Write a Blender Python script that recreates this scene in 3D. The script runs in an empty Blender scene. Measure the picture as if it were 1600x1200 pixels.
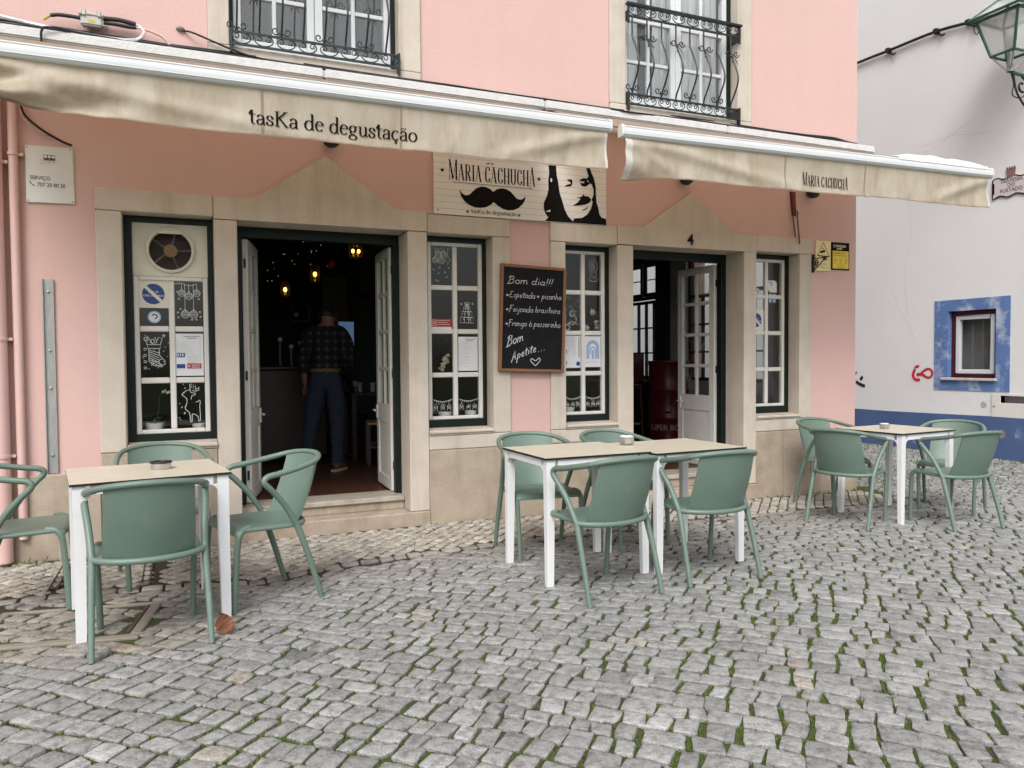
import bpy, bmesh, math, random
from mathutils import Vector, Matrix, noise
from mathutils.geometry import tessellate_polygon

SC = bpy.context.scene
COL = SC.collection
R = math.radians
random.seed(7)

# ------------------------------------------------------------------ camera, sky, sun, exposure
cam_data = bpy.data.cameras.new('camera')
cam = bpy.data.objects.new('camera', cam_data)
COL.objects.link(cam)
YAW, PITCH, ROLL = R(23.238), R(1.880), R(-0.457)
_f0 = Vector((math.sin(YAW), math.cos(YAW), 0)); _r0 = Vector((math.cos(YAW), -math.sin(YAW), 0)); _u0 = Vector((0, 0, 1))
_f = math.cos(PITCH) * _f0 - math.sin(PITCH) * _u0
_u = math.sin(PITCH) * _f0 + math.cos(PITCH) * _u0
_r2 = math.cos(ROLL) * _r0 + math.sin(ROLL) * _u
_u2 = -math.sin(ROLL) * _r0 + math.cos(ROLL) * _u
cam.matrix_world = Matrix(((_r2.x, _u2.x, -_f.x, 0.0), (_r2.y, _u2.y, -_f.y, -5.874), (_r2.z, _u2.z, -_f.z, 1.318), (0, 0, 0, 1)))
cam_data.sensor_width = 36.0
cam_data.lens = 26.709
cam_data.clip_start = 0.05
cam_data.clip_end = 600
SC.camera = cam

SUN_EL, SUN_ROT = R(48), R(212)
world = bpy.data.worlds.new('World')
SC.world = world
world.use_nodes = True
wn = world.node_tree.nodes; wl = world.node_tree.links
bg = wn['Background']
sky = wn.new('ShaderNodeTexSky')
sky.sky_type = 'NISHITA'
sky.sun_disc = False
sky.sun_elevation = SUN_EL
sky.sun_rotation = SUN_ROT
sky.air_density = 1.0
sky.dust_density = 4.0
sky.ozone_density = 1.0
hs = wn.new('ShaderNodeHueSaturation')
hs.inputs['Saturation'].default_value = 0.30
wl.new(sky.outputs[0], hs.inputs['Color'])
wl.new(hs.outputs[0], bg.inputs['Color'])
bg.inputs['Strength'].default_value = 0.13

sun_data = bpy.data.lights.new('sun', 'SUN')
sun_data.energy = 1.1
sun_data.angle = R(26)
sun_data.color = (1.0, 0.965, 0.92)
sun = bpy.data.objects.new('sun', sun_data)
COL.objects.link(sun)
_sd = Vector((math.sin(SUN_ROT) * math.cos(SUN_EL), math.cos(SUN_ROT) * math.cos(SUN_EL), math.sin(SUN_EL)))
sun.rotation_euler = _sd.to_track_quat('Z', 'Y').to_euler()
sun.location = (-3, -8, 12)

SC.view_settings.view_transform = 'Standard'
SC.view_settings.look = 'None'
SC.view_settings.gamma = 1
SC.view_settings.use_curve_mapping = False
SC.view_settings.exposure = 0.68
SC.render.engine = 'CYCLES'
SC.cycles.use_denoising = True
SC.cycles.max_bounces = 6
SC.cycles.transparent_max_bounces = 12
SC.cycles.caustics_reflective = False
SC.cycles.caustics_refractive = False
SC.cycles.sample_clamp_indirect = 4.0

# ------------------------------------------------------------------ materials
def nt(name):
    m = bpy.data.materials.new(name)
    m.use_nodes = True
    return m, m.node_tree.nodes, m.node_tree.links

def mat(name, c1, c2=None, rough=.6, vscale=6, detail=5, bump=0, bscale=80, bdist=.004, metal=0, spec=.5, stretch=None,
        dirt=None, dscale=1.5, dlo=.5, dhi=.75, objrand=0, fine=0, fscale=200):
    """noise between c1 and c2, optional dirt colour in patches, optional bump"""
    m, n, l = nt(name)
    b = n['Principled BSDF']
    b.inputs['Roughness'].default_value = rough
    b.inputs['Metallic'].default_value = metal
    b.inputs['Specular IOR Level'].default_value = spec
    tc = n.new('ShaderNodeTexCoord')
    src = tc.outputs['Object']
    if stretch:
        mp = n.new('ShaderNodeMapping'); mp.inputs['Scale'].default_value = stretch
        l.new(src, mp.inputs['Vector']); src = mp.outputs[0]
    c2 = c2 or tuple(x * .88 for x in c1)
    ns = n.new('ShaderNodeTexNoise'); ns.inputs['Scale'].default_value = vscale; ns.inputs['Detail'].default_value = detail
    l.new(src, ns.inputs['Vector'])
    rp = n.new('ShaderNodeValToRGB')
    rp.color_ramp.elements[0].position = .3; rp.color_ramp.elements[1].position = .7
    rp.color_ramp.elements[0].color = (*c2, 1); rp.color_ramp.elements[1].color = (*c1, 1)
    l.new(ns.outputs[0], rp.inputs[0])
    out = rp.outputs[0]
    if fine:
        n3 = n.new('ShaderNodeTexNoise'); n3.inputs['Scale'].default_value = fscale; n3.inputs['Detail'].default_value = 3
        l.new(tc.outputs['Object'], n3.inputs['Vector'])
        mr = n.new('ShaderNodeMapRange'); mr.inputs[1].default_value = .3; mr.inputs[2].default_value = .7
        mr.inputs[3].default_value = 1 - fine; mr.inputs[4].default_value = 1 + fine * .6
        l.new(n3.outputs[0], mr.inputs[0])
        vm = n.new('ShaderNodeVectorMath'); vm.operation = 'SCALE'
        l.new(out, vm.inputs[0]); l.new(mr.outputs[0], vm.inputs['Scale'])
        out = vm.outputs[0]
    if dirt:
        n2 = n.new('ShaderNodeTexNoise'); n2.inputs['Scale'].default_value = dscale; n2.inputs['Detail'].default_value = 8
        n2.inputs['Roughness'].default_value = .65
        l.new(src, n2.inputs['Vector'])
        mr2 = n.new('ShaderNodeMapRange'); mr2.inputs[1].default_value = dlo; mr2.inputs[2].default_value = dhi
        l.new(n2.outputs[0], mr2.inputs[0])
        mx = n.new('ShaderNodeMix'); mx.data_type = 'RGBA'
        l.new(mr2.outputs[0], mx.inputs[0]); l.new(out, mx.inputs[6]); mx.inputs[7].default_value = (*dirt, 1)
        out = mx.outputs[2]
    if objrand:
        oi = n.new('ShaderNodeObjectInfo')
        mr3 = n.new('ShaderNodeMapRange'); mr3.inputs[3].default_value = 1 - objrand; mr3.inputs[4].default_value = 1 + objrand
        l.new(oi.outputs['Random'], mr3.inputs[0])
        vm2 = n.new('ShaderNodeVectorMath'); vm2.operation = 'SCALE'
        l.new(out, vm2.inputs[0]); l.new(mr3.outputs[0], vm2.inputs['Scale'])
        out = vm2.outputs[0]
    l.new(out, b.inputs['Base Color'])
    if bump:
        nb = n.new('ShaderNodeTexNoise'); nb.inputs['Scale'].default_value = bscale; nb.inputs['Detail'].default_value = 4
        l.new(src, nb.inputs['Vector'])
        bp = n.new('ShaderNodeBump'); bp.inputs['Strength'].default_value = bump; bp.inputs['Distance'].default_value = bdist
        l.new(nb.outputs[0], bp.inputs['Height']); l.new(bp.outputs[0], b.inputs['Normal'])
    return m

def glow(name, col, strength):
    m, n, l = nt(name)
    b = n['Principled BSDF']
    b.inputs['Base Color'].default_value = (*col, 1)
    b.inputs['Emission Color'].default_value = (*col, 1)
    b.inputs['Emission Strength'].default_value = strength
    return m

def glass(name, tint=(1, 1, 1), refl=1.0, dust=0.0, rough=.02):
    m, n, l = nt(name)
    n.remove(n['Principled BSDF'])
    out = n['Material Output']
    tr = n.new('ShaderNodeBsdfTransparent'); tr.inputs[0].default_value = (*tint, 1)
    gl = n.new('ShaderNodeBsdfGlossy'); gl.inputs['Roughness'].default_value = rough
    fr = n.new('ShaderNodeLayerWeight'); fr.inputs['Blend'].default_value = .5
    pw = n.new('ShaderNodeMath'); pw.operation = 'POWER'; pw.inputs[1].default_value = 5
    l.new(fr.outputs['Facing'], pw.inputs[0])
    mu = n.new('ShaderNodeMath'); mu.operation = 'MULTIPLY_ADD'; mu.inputs[1].default_value = .95 * refl; mu.inputs[2].default_value = .05 * refl; mu.use_clamp = True
    l.new(pw.outputs[0], mu.inputs[0])
    mx = n.new('ShaderNodeMixShader')
    l.new(mu.outputs[0], mx.inputs[0]); l.new(tr.outputs[0], mx.inputs[1]); l.new(gl.outputs[0], mx.inputs[2])
    last = mx.outputs[0]
    if dust:
        df = n.new('ShaderNodeBsdfDiffuse'); df.inputs[0].default_value = (.75, .78, .76, 1)
        m2 = n.new('ShaderNodeMixShader'); m2.inputs[0].default_value = dust
        l.new(last, m2.inputs[1]); l.new(df.outputs[0], m2.inputs[2]); last = m2.outputs[0]
    l.new(last, out.inputs['Surface'])
    return m

K = {}
K['pink'] = mat('pink_stucco', (.68, .462, .430), (.65, .438, .406), rough=.9, vscale=1.2, bump=.45, bscale=62, bdist=.006, spec=.2, dirt=(.63, .445, .41), dscale=.8, fine=.05, fscale=140)
K['stone'] = mat('limestone', (.62, .56, .49), (.545, .485, .415), rough=.8, vscale=5, bump=.5, bscale=110, bdist=.003, spec=.25, dirt=(.44, .37, .30), dscale=2.2, dlo=.58, dhi=.85, fine=.10, fscale=260)
K['stone_low'] = mat('weathered_limestone', (.47, .40, .325), (.385, .325, .255), rough=.85, vscale=6, bump=.4, bscale=140, bdist=.003, spec=.2, dirt=(.30, .245, .175), dscale=2.6, dlo=.48, dhi=.75, fine=.16, fscale=220)
K['marble'] = mat('worn_marble', (.50, .46, .40), (.36, .32, .27), rough=.45, vscale=5, stretch=(2, 9, 2), dirt=(.28, .23, .17), dscale=3)
K['green_frame'] = mat('dark_green_paint', (.004, .0125, .010), (.003, .009, .0075), rough=.45, vscale=20, spec=.3)
K['upvc'] = mat('white_window_frame', (.74, .73, .69), (.69, .68, .64), rough=.4, vscale=9, dirt=(.50, .47, .41), dscale=5, dlo=.62, dhi=.85)
K['alu'] = mat('white_aluminium', (.70, .73, .76), (.66, .69, .72), rough=.32, vscale=3, dirt=(.55, .54, .50), dscale=4, dlo=.66, dhi=.9)
K['bar_white'] = mat('matt_white_bar', (.68, .70, .72), (.65, .67, .69), rough=.6, vscale=3, spec=.3, dirt=(.60, .59, .56), dscale=4, dlo=.66, dhi=.9)
K['hood'] = mat('rough_white_paint', (.68, .68, .68), (.58, .58, .58), rough=.85, vscale=14, bump=.7, bscale=60, bdist=.008, dirt=(.42, .40, .37), dscale=6, dlo=.6, dhi=.82)
K['table_white'] = mat('white_table_metal', (.74, .755, .77), (.72, .73, .75), rough=.35, vscale=4, dirt=(.60, .59, .55), dscale=8, dlo=.58, dhi=.88)
def streaks(m, col, amount, lo=.5, hi=.8, scale=2.2, stretch=(3.0, 3.0, .22)):
    n, l = m.node_tree.nodes, m.node_tree.links
    b = n['Principled BSDF']; src = b.inputs['Base Color'].links[0].from_socket
    tc = n.new('ShaderNodeTexCoord'); mp = n.new('ShaderNodeMapping'); mp.inputs['Scale'].default_value = stretch
    ns = n.new('ShaderNodeTexNoise'); ns.inputs['Scale'].default_value = scale; ns.inputs['Detail'].default_value = 7; ns.inputs['Roughness'].default_value = .6
    l.new(tc.outputs['Object'], mp.inputs['Vector']); l.new(mp.outputs[0], ns.inputs['Vector'])
    mr = n.new('ShaderNodeMapRange'); mr.inputs[1].default_value = lo; mr.inputs[2].default_value = hi; mr.inputs[4].default_value = amount
    l.new(ns.outputs[0], mr.inputs[0])
    mx = n.new('ShaderNodeMix'); mx.data_type = 'RGBA'
    l.new(mr.outputs[0], mx.inputs[0]); l.new(src, mx.inputs[6]); mx.inputs[7].default_value = (*col, 1)
    l.new(mx.outputs[2], b.inputs['Base Color'])
streaks(K['pink'], (.54, .37, .34), .22)
streaks(K['stone'], (.32, .265, .21), .5, scale=3)
streaks(K['stone_low'], (.22, .18, .13), .6, scale=3)
K['canvas'] = mat('beige_awning_canvas', (.55, .505, .425), (.475, .43, .35), rough=.9, vscale=3, stretch=(3, 3, .8), bump=.5, bscale=9, bdist=.012, spec=.15, dirt=(.31, .25, .175), dscale=1.6, dlo=.47, dhi=.80, fine=.06, fscale=500)
streaks(K['canvas'], (.34, .28, .20), .5, scale=1.3, stretch=(2, 2, 1.4))
def see_through(m, col, amount):
    n, l = m.node_tree.nodes, m.node_tree.links
    b = n['Principled BSDF']; out = n['Material Output']
    t = n.new('ShaderNodeBsdfTranslucent'); t.inputs[0].default_value = (*col, 1)
    mx = n.new('ShaderNodeMixShader'); mx.inputs[0].default_value = amount
    l.new(b.outputs[0], mx.inputs[1]); l.new(t.outputs[0], mx.inputs[2]); l.new(mx.outputs[0], out.inputs['Surface'])
see_through(K['canvas'], (.62, .44, .26), .16)
K['canvas_top'] = mat('dusty_awning_top', (.42, .37, .32), (.36, .315, .27), rough=.95, vscale=4, spec=.1)
see_through(K['canvas_top'], (.80, .58, .40), .45)
K['hem'] = mat('grey_canvas_hem', (.62, .60, .56), (.5, .48, .44), rough=.85, vscale=30, spec=.15)
K['black'] = mat('black_print', (.010, .009, .009), (.008, .008, .008), rough=.85, spec=.1)
K['black_metal'] = mat('black_iron', (.014, .016, .016), (.010, .011, .011), rough=.45, vscale=30)
K['iron_green'] = mat('dark_green_iron', (.013, .026, .024), (.009, .018, .017), rough=.4, vscale=30)
K['rubber'] = mat('black_cable', (.012, .012, .013), rough=.5)
K['pink_paint'] = mat('pink_painted_pipe', (.68, .47, .44), (.63, .43, .40), rough=.45, vscale=4, dirt=(.50, .29, .25), dscale=5, dlo=.6, dhi=.85)
K['grey_plastic'] = mat('grey_plastic', (.48, .48, .45), (.42, .42, .39), rough=.5)
K['zinc'] = mat('galvanised_steel', (.42, .43, .41), (.33, .34, .33), rough=.5, metal=.6, vscale=12, stretch=(6, 6, 1))
K['steel'] = mat('brushed_steel', (.62, .60, .57), (.50, .48, .46), rough=.32, metal=.9, vscale=30, stretch=(1, 1, .2))
K['plate'] = mat('enamel_plate', (.70, .71, .71), (.67, .68, .68), rough=.4, vscale=3)
K['ink_grey'] = mat('grey_ink', (.075, .075, .08), rough=.6)
K['ink_faint'] = mat('faint_ink', (.50, .50, .50), rough=.6)
K['chair'] = mat('sage_green_plastic', (.136, .200, .162), (.127, .189, .153), rough=.42, vscale=5, bump=.12, bscale=700, bdist=.0006, objrand=.06, dirt=(.20, .245, .21), dscale=7, dlo=.56, dhi=.85, fine=.04, fscale=90)
K['chalkboard'] = mat('slate_board', (.010, .010, .013), (.015, .015, .018), rough=.85, vscale=3, spec=.15, dirt=(.022, .022, .025), dscale=4)
K['chalk'] = mat('white_chalk', (.78, .78, .76), (.50, .50, .49), rough=.95, vscale=120)
K['chalk_pen'] = mat('white_paint_pen', (.66, .69, .67), (.52, .55, .53), rough=.9, vscale=60)
K['oak'] = mat('brown_wood', (.27, .125, .055), (.19, .085, .038), rough=.55, vscale=6, stretch=(1, 1, 12))
K['hpl'] = mat('pale_wood_laminate', (.61, .575, .48), (.47, .43, .335), rough=.38, vscale=5, stretch=(1.2, 14, 1), dirt=(.66, .61, .50), dscale=3, dlo=.5, dhi=.8)
K['hpl_edge'] = mat('black_laminate_edge', (.012, .011, .010), rough=.5)
K['paper'] = mat('white_paper', (.74, .77, .80), (.70, .73, .77), rough=.8)
K['cream'] = mat('cream_plate', (.74, .72, .62), (.70, .67, .57), rough=.45)
K['blue_sign'] = mat('sign_blue', (.020, .055, .27), rough=.5)
K['blue_pale'] = mat('pale_blue_print', (.33, .45, .70), rough=.6)
K['red_sign'] = mat('sign_red', (.42, .035, .040), rough=.5)
K['sign_yellow_pale'] = mat('pale_yellow_sign', (.80, .72, .38), (.76, .67, .34), rough=.5)
K['sign_yellow'] = mat('yellow_sign', (.78, .58, .045), rough=.5)
K['sign_board'] = mat('white_painted_board', (.82, .80, .78), (.78, .76, .74), rough=.6, vscale=3, stretch=(1, 1, 8))
K['board_line'] = mat('grey_board_line', (.50, .47, .45), rough=.7)
K['rust'] = mat('rusty_red_iron', (.15, .025, .02), (.08, .02, .015), rough=.7, vscale=20)
K['old_iron'] = mat('old_brown_iron', (.06, .042, .03), (.10, .075, .055), rough=.8, vscale=30)
K['concrete'] = mat('worn_concrete', (.27, .245, .205), (.21, .19, .155), rough=.9, vscale=9, bump=.5, bscale=120, bdist=.004, dirt=(.20, .18, .13), dscale=6)
K['glass'] = glass('window_glass', (.92, .935, .93), .6, .002)
K['glass_up'] = glass('upper_window_glass', (.95, .96, .97), 1.6, .03)
K['lamp_glass'] = glass('frosted_lantern_glass', (.85, .87, .86), 1.2, .42, .15)
K['amber_glass'] = glass('amber_glass', (.85, .62, .28), 1.0, .03)
K['white_wall'] = mat('white_limewash', (.76, .76, .77), (.725, .725, .735), rough=.92, vscale=.9, bump=.22, bscale=14, bdist=.010, spec=.15, dirt=(.66, .65, .66), dscale=.7, dlo=.58, dhi=.85)
K['blue_wash'] = mat('worn_blue_limewash', (.125, .215, .44), (.10, .18, .385), rough=.9, vscale=2, bump=.3, bscale=40, spec=.15, dirt=(.52, .57, .66), dscale=3.2, dlo=.50, dhi=.68)
K['blue_base'] = mat('blue_painted_base', (.085, .135, .28), (.07, .115, .245), rough=.9, vscale=2, bump=.3, bscale=40, spec=.15, dirt=(.28, .33, .46), dscale=2.1, dlo=.64, dhi=.74)
K['maroon'] = mat('maroon_paint', (.075, .008, .012), rough=.4)
K['old_marble'] = mat('old_marble_sill', (.62, .57, .55), (.45, .40, .37), rough=.6, vscale=14)
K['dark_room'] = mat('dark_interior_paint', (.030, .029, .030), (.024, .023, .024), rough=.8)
K['green_room'] = mat('green_interior_paint', (.085, .13, .11), (.075, .115, .10), rough=.8)
K['grey_room'] = mat('grey_interior_paint', (.24, .235, .235), rough=.8)
K['white_room'] = mat('white_interior_paint', (.78, .79, .81), rough=.8)
K['floor_wood'] = mat('dark_red_floor', (.095, .042, .024), (.06, .027, .016), rough=.4, vscale=4, stretch=(14, 1, 1))
K['dark_wood'] = mat('dark_furniture_wood', (.035, .018, .012), (.02, .011, .008), rough=.45, vscale=6)
K['barrel_red'] = mat('dark_red_barrel', (.115, .008, .014), (.095, .006, .012), rough=.35)
K['barrel_text'] = mat('barrel_lettering', (.50, .40, .36), rough=.6)
K['skin'] = mat('skin', (.30, .155, .105), (.27, .135, .09), rough=.55)
K['hair'] = mat('dark_hair', (.018, .013, .010), (.03, .022, .018), rough=.6, vscale=60)
K['jeans'] = mat('blue_denim', (.020, .030, .052), (.014, .022, .040), rough=.9, vscale=18, bump=.4, bscale=300)
K['shoe'] = mat('brown_suede', (.16, .075, .035), (.11, .05, .025), rough=.85)
K['sole'] = mat('pale_sole', (.40, .33, .25), rough=.8)
K['belt'] = mat('woven_belt', (.22, .13, .06), (.07, .04, .02), rough=.7, vscale=90)
K['ceramic'] = mat('white_ceramic', (.66, .66, .62), (.60, .60, .56), rough=.35)
K['leaf_dark'] = mat('plant_leaf', (.035, .075, .025), (.02, .05, .018), rough=.4)
K['flower'] = mat('white_flower', (.70, .66, .55), (.55, .50, .40), rough=.7)
K['curtain'] = mat('sheer_curtain', (.80, .80, .79), (.66, .66, .66), rough=.9, vscale=4, stretch=(10, 10, .4))
K['curtain_dim'] = mat('grey_curtain', (.085, .083, .085), (.05, .05, .052), rough=.9, vscale=4, stretch=(10, 10, .4))
K['lamp_green'] = mat('green_lamp_paint', (.035, .12, .075), (.022, .075, .05), rough=.4, vscale=12)
K['foil'] = mat('clear_plastic_film', (.80, .82, .82), (.65, .67, .67), rough=.25, vscale=20, bump=.6, bscale=25, bdist=.01)
K['dry_leaf'] = mat('dry_brown_leaf', (.20, .072, .028), (.11, .042, .018), rough=.6, vscale=45)
K['bulb'] = glow('warm_bulb', (1.0, .62, .22), 5)
K['fairy'] = glow('fairy_light', (1.0, .85, .6), 0.6)
K['screen'] = glow('lit_screen', (.25, .40, .75), .13)
K['red_ornament'] = mat('red_ornament', (.30, .02, .02), rough=.4)
K['ochre'] = mat('ochre_scribble', (.30, .13, .06), rough=.8)
K['spray_red'] = mat('red_spray_paint', (.55, .015, .04), rough=.7)
K['spray_black'] = mat('black_spray_paint', (.015, .015, .018), rough=.7)
K['crack'] = mat('wall_crack', (.47, .455, .45), rough=.95)
K['crest'] = mat('faded_crest', (.30, .13, .13), (.2, .1, .11), rough=.7, vscale=40)
K['tile_sign'] = mat('pale_tile', (.63, .56, .57), (.58, .51, .52), rough=.5, vscale=4)
K['yellow_label'] = mat('yellow_label', (.55, .42, .08), rough=.6)
K['stool_red'] = mat('dark_red_seat', (.075, .010, .014), rough=.5)
K['pine'] = mat('light_wood', (.42, .28, .14), (.33, .21, .10), rough=.5, vscale=5, stretch=(1, 10, 1))
K['garland'] = mat('dark_garland', (.008, .014, .008), rough=.9)

def shirt_material():
    m, n, l = nt('plaid_shirt')
    b = n['Principled BSDF']; b.inputs['Roughness'].default_value = .9
    tc = n.new('ShaderNodeTexCoord'); sp = n.new('ShaderNodeSeparateXYZ'); l.new(tc.outputs['Object'], sp.inputs[0])
    outs = []
    for ax, fr in ((0, 78.0), (2, 78.0)):
        mu = n.new('ShaderNodeMath'); mu.operation = 'MULTIPLY'; mu.inputs[1].default_value = fr
        l.new(sp.outputs[ax], mu.inputs[0])
        si = n.new('ShaderNodeMath'); si.operation = 'SINE'; l.new(mu.outputs[0], si.inputs[0])
        gt = n.new('ShaderNodeMath'); gt.operation = 'GREATER_THAN'; gt.inputs[1].default_value = .35; l.new(si.outputs[0], gt.inputs[0])
        outs.append(gt)
    ad = n.new('ShaderNodeMath'); ad.operation = 'ADD'; l.new(outs[0].outputs[0], ad.inputs[0]); l.new(outs[1].outputs[0], ad.inputs[1])
    mr = n.new('ShaderNodeMapRange'); mr.inputs[2].default_value = 2; l.new(ad.outputs[0], mr.inputs[0])
    rp = n.new('ShaderNodeValToRGB'); e = rp.color_ramp.elements
    e[0].color = (.004, .0045, .007, 1); e[1].color = (.050, .052, .06, 1); k = e.new(.5); k.color = (.010, .011, .017, 1)
    l.new(mr.outputs[0], rp.inputs[0]); l.new(rp.outputs[0], b.inputs['Base Color'])
    return m
K['shirt'] = shirt_material()

def stone_material(name, rough, speck, bump):
    """laid stones: own colour per stone (attribute), mineral speckle, rough top"""
    m, n, l = nt(name)
    b = n['Principled BSDF']; b.inputs['Roughness'].default_value = rough; b.inputs['Specular IOR Level'].default_value = .35
    at = n.new('ShaderNodeAttribute'); at.attribute_name = 'stone'
    tc = n.new('ShaderNodeTexCoord')
    n1 = n.new('ShaderNodeTexNoise'); n1.inputs['Scale'].default_value = 150; n1.inputs['Detail'].default_value = 5
    n2 = n.new('ShaderNodeTexNoise'); n2.inputs['Scale'].default_value = 22; n2.inputs['Detail'].default_value = 6; n2.inputs['Roughness'].default_value = .7
    l.new(tc.outputs['Object'], n1.inputs['Vector']); l.new(tc.outputs['Object'], n2.inputs['Vector'])
    r1 = n.new('ShaderNodeMapRange'); r1.inputs[1].default_value = .3; r1.inputs[2].default_value = .7; r1.inputs[3].default_value = 1 - speck; r1.inputs[4].default_value = 1 + speck
    r2 = n.new('ShaderNodeMapRange'); r2.inputs[1].default_value = .33; r2.inputs[2].default_value = .55; r2.inputs[3].default_value = .50; r2.inputs[4].default_value = 1.0
    l.new(n1.outputs[0], r1.inputs[0]); l.new(n2.outputs[0], r2.inputs[0])
    mu = n.new('ShaderNodeMath'); mu.operation = 'MULTIPLY'; l.new(r1.outputs[0], mu.inputs[0]); l.new(r2.outputs[0], mu.inputs[1])
    vm = n.new('ShaderNodeVectorMath'); vm.operation = 'SCALE'; l.new(at.outputs['Color'], vm.inputs[0]); l.new(mu.outputs[0], vm.inputs['Scale'])
    l.new(vm.outputs[0], b.inputs['Base Color'])
    bp = n.new('ShaderNodeBump'); bp.inputs['Strength'].default_value = bump; bp.inputs['Distance'].default_value = .009
    n3 = n.new('ShaderNodeTexNoise'); n3.inputs['Scale'].default_value = 55; n3.inputs['Detail'].default_value = 7
    l.new(tc.outputs['Object'], n3.inputs['Vector']); l.new(n3.outputs[0], bp.inputs['Height']); l.new(bp.outputs[0], b.inputs['Normal'])
    return m
K['cobble'] = stone_material('grey_cobble', .62, .22, .8)
K['paving'] = stone_material('pale_limestone_sett', .7, .12, .45)

def ground_material():
    m, n, l = nt('joint_soil_and_moss')
    b = n['Principled BSDF']; b.inputs['Roughness'].default_value = .95; b.inputs['Specular IOR Level'].default_value = .15
    at = n.new('ShaderNodeAttribute'); at.attribute_name = 'moss'
    tc = n.new('ShaderNodeTexCoord')
    n1 = n.new('ShaderNodeTexNoise'); n1.inputs['Scale'].default_value = 160; n1.inputs['Detail'].default_value = 4
    n2 = n.new('ShaderNodeTexNoise'); n2.inputs['Scale'].default_value = 60; n2.inputs['Detail'].default_value = 5
    l.new(tc.outputs['Object'], n1.inputs['Vector']); l.new(tc.outputs['Object'], n2.inputs['Vector'])
    soil = n.new('ShaderNodeValToRGB'); e = soil.color_ramp.elements
    e[0].position = .35; e[0].color = (.024, .021, .015, 1); e[1].position = .68; e[1].color = (.105, .095, .072, 1)
    moss = n.new('ShaderNodeValToRGB'); e = moss.color_ramp.elements
    e[0].position = .3; e[0].color = (.028, .038, .012, 1); e[1].position = .7; e[1].color = (.125, .165, .045, 1)
    l.new(n1.outputs[0], soil.inputs[0]); l.new(n1.outputs[0], moss.inputs[0])
    ad = n.new('ShaderNodeMath'); ad.operation = 'ADD'; l.new(at.outputs['Fac'], ad.inputs[0])
    mr = n.new('ShaderNodeMapRange'); mr.inputs[1].default_value = .3; mr.inputs[2].default_value = .7; mr.inputs[3].default_value = -.25; mr.inputs[4].default_value = .25
    l.new(n2.outputs[0], mr.inputs[0]); l.new(mr.outputs[0], ad.inputs[1])
    mr2 = n.new('ShaderNodeMapRange'); mr2.inputs[1].default_value = .38; mr2.inputs[2].default_value = .62
    l.new(ad.outputs[0], mr2.inputs[0])
    mx = n.new('ShaderNodeMix'); mx.data_type = 'RGBA'
    l.new(mr2.outputs[0], mx.inputs[0]); l.new(soil.outputs[0], mx.inputs[6]); l.new(moss.outputs[0], mx.inputs[7])
    l.new(mx.outputs[2], b.inputs['Base Color'])
    bp = n.new('ShaderNodeBump'); bp.inputs['Strength'].default_value = .8; bp.inputs['Distance'].default_value = .01
    l.new(n1.outputs[0], bp.inputs['Height']); l.new(bp.outputs[0], b.inputs['Normal'])
    return m
K['ground'] = ground_material()
K['grass'] = mat('moss_and_grass', (.135, .19, .045), (.06, .095, .022), rough=.8, vscale=9, spec=.2)

# ------------------------------------------------------------------ mesh helpers
def V(*a): return Vector(a)

def catmull(pts, n=6):
    P = [Vector(p) for p in pts]
    if len(P) < 3: return P
    out = []
    for i in range(len(P) - 1):
        p0 = P[i - 1] if i else P[0] * 2 - P[1]
        p1, p2 = P[i], P[i + 1]
        p3 = P[i + 2] if i + 2 < len(P) else P[-1] * 2 - P[-2]
        for k in range(n):
            t = k / n
            out.append(.5 * ((2 * p1) + (p2 - p0) * t + (2 * p0 - 5 * p1 + 4 * p2 - p3) * t * t + (3 * p1 - p0 - 3 * p2 + p3) * t ** 3))
    out.append(P[-1])
    return out

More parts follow.
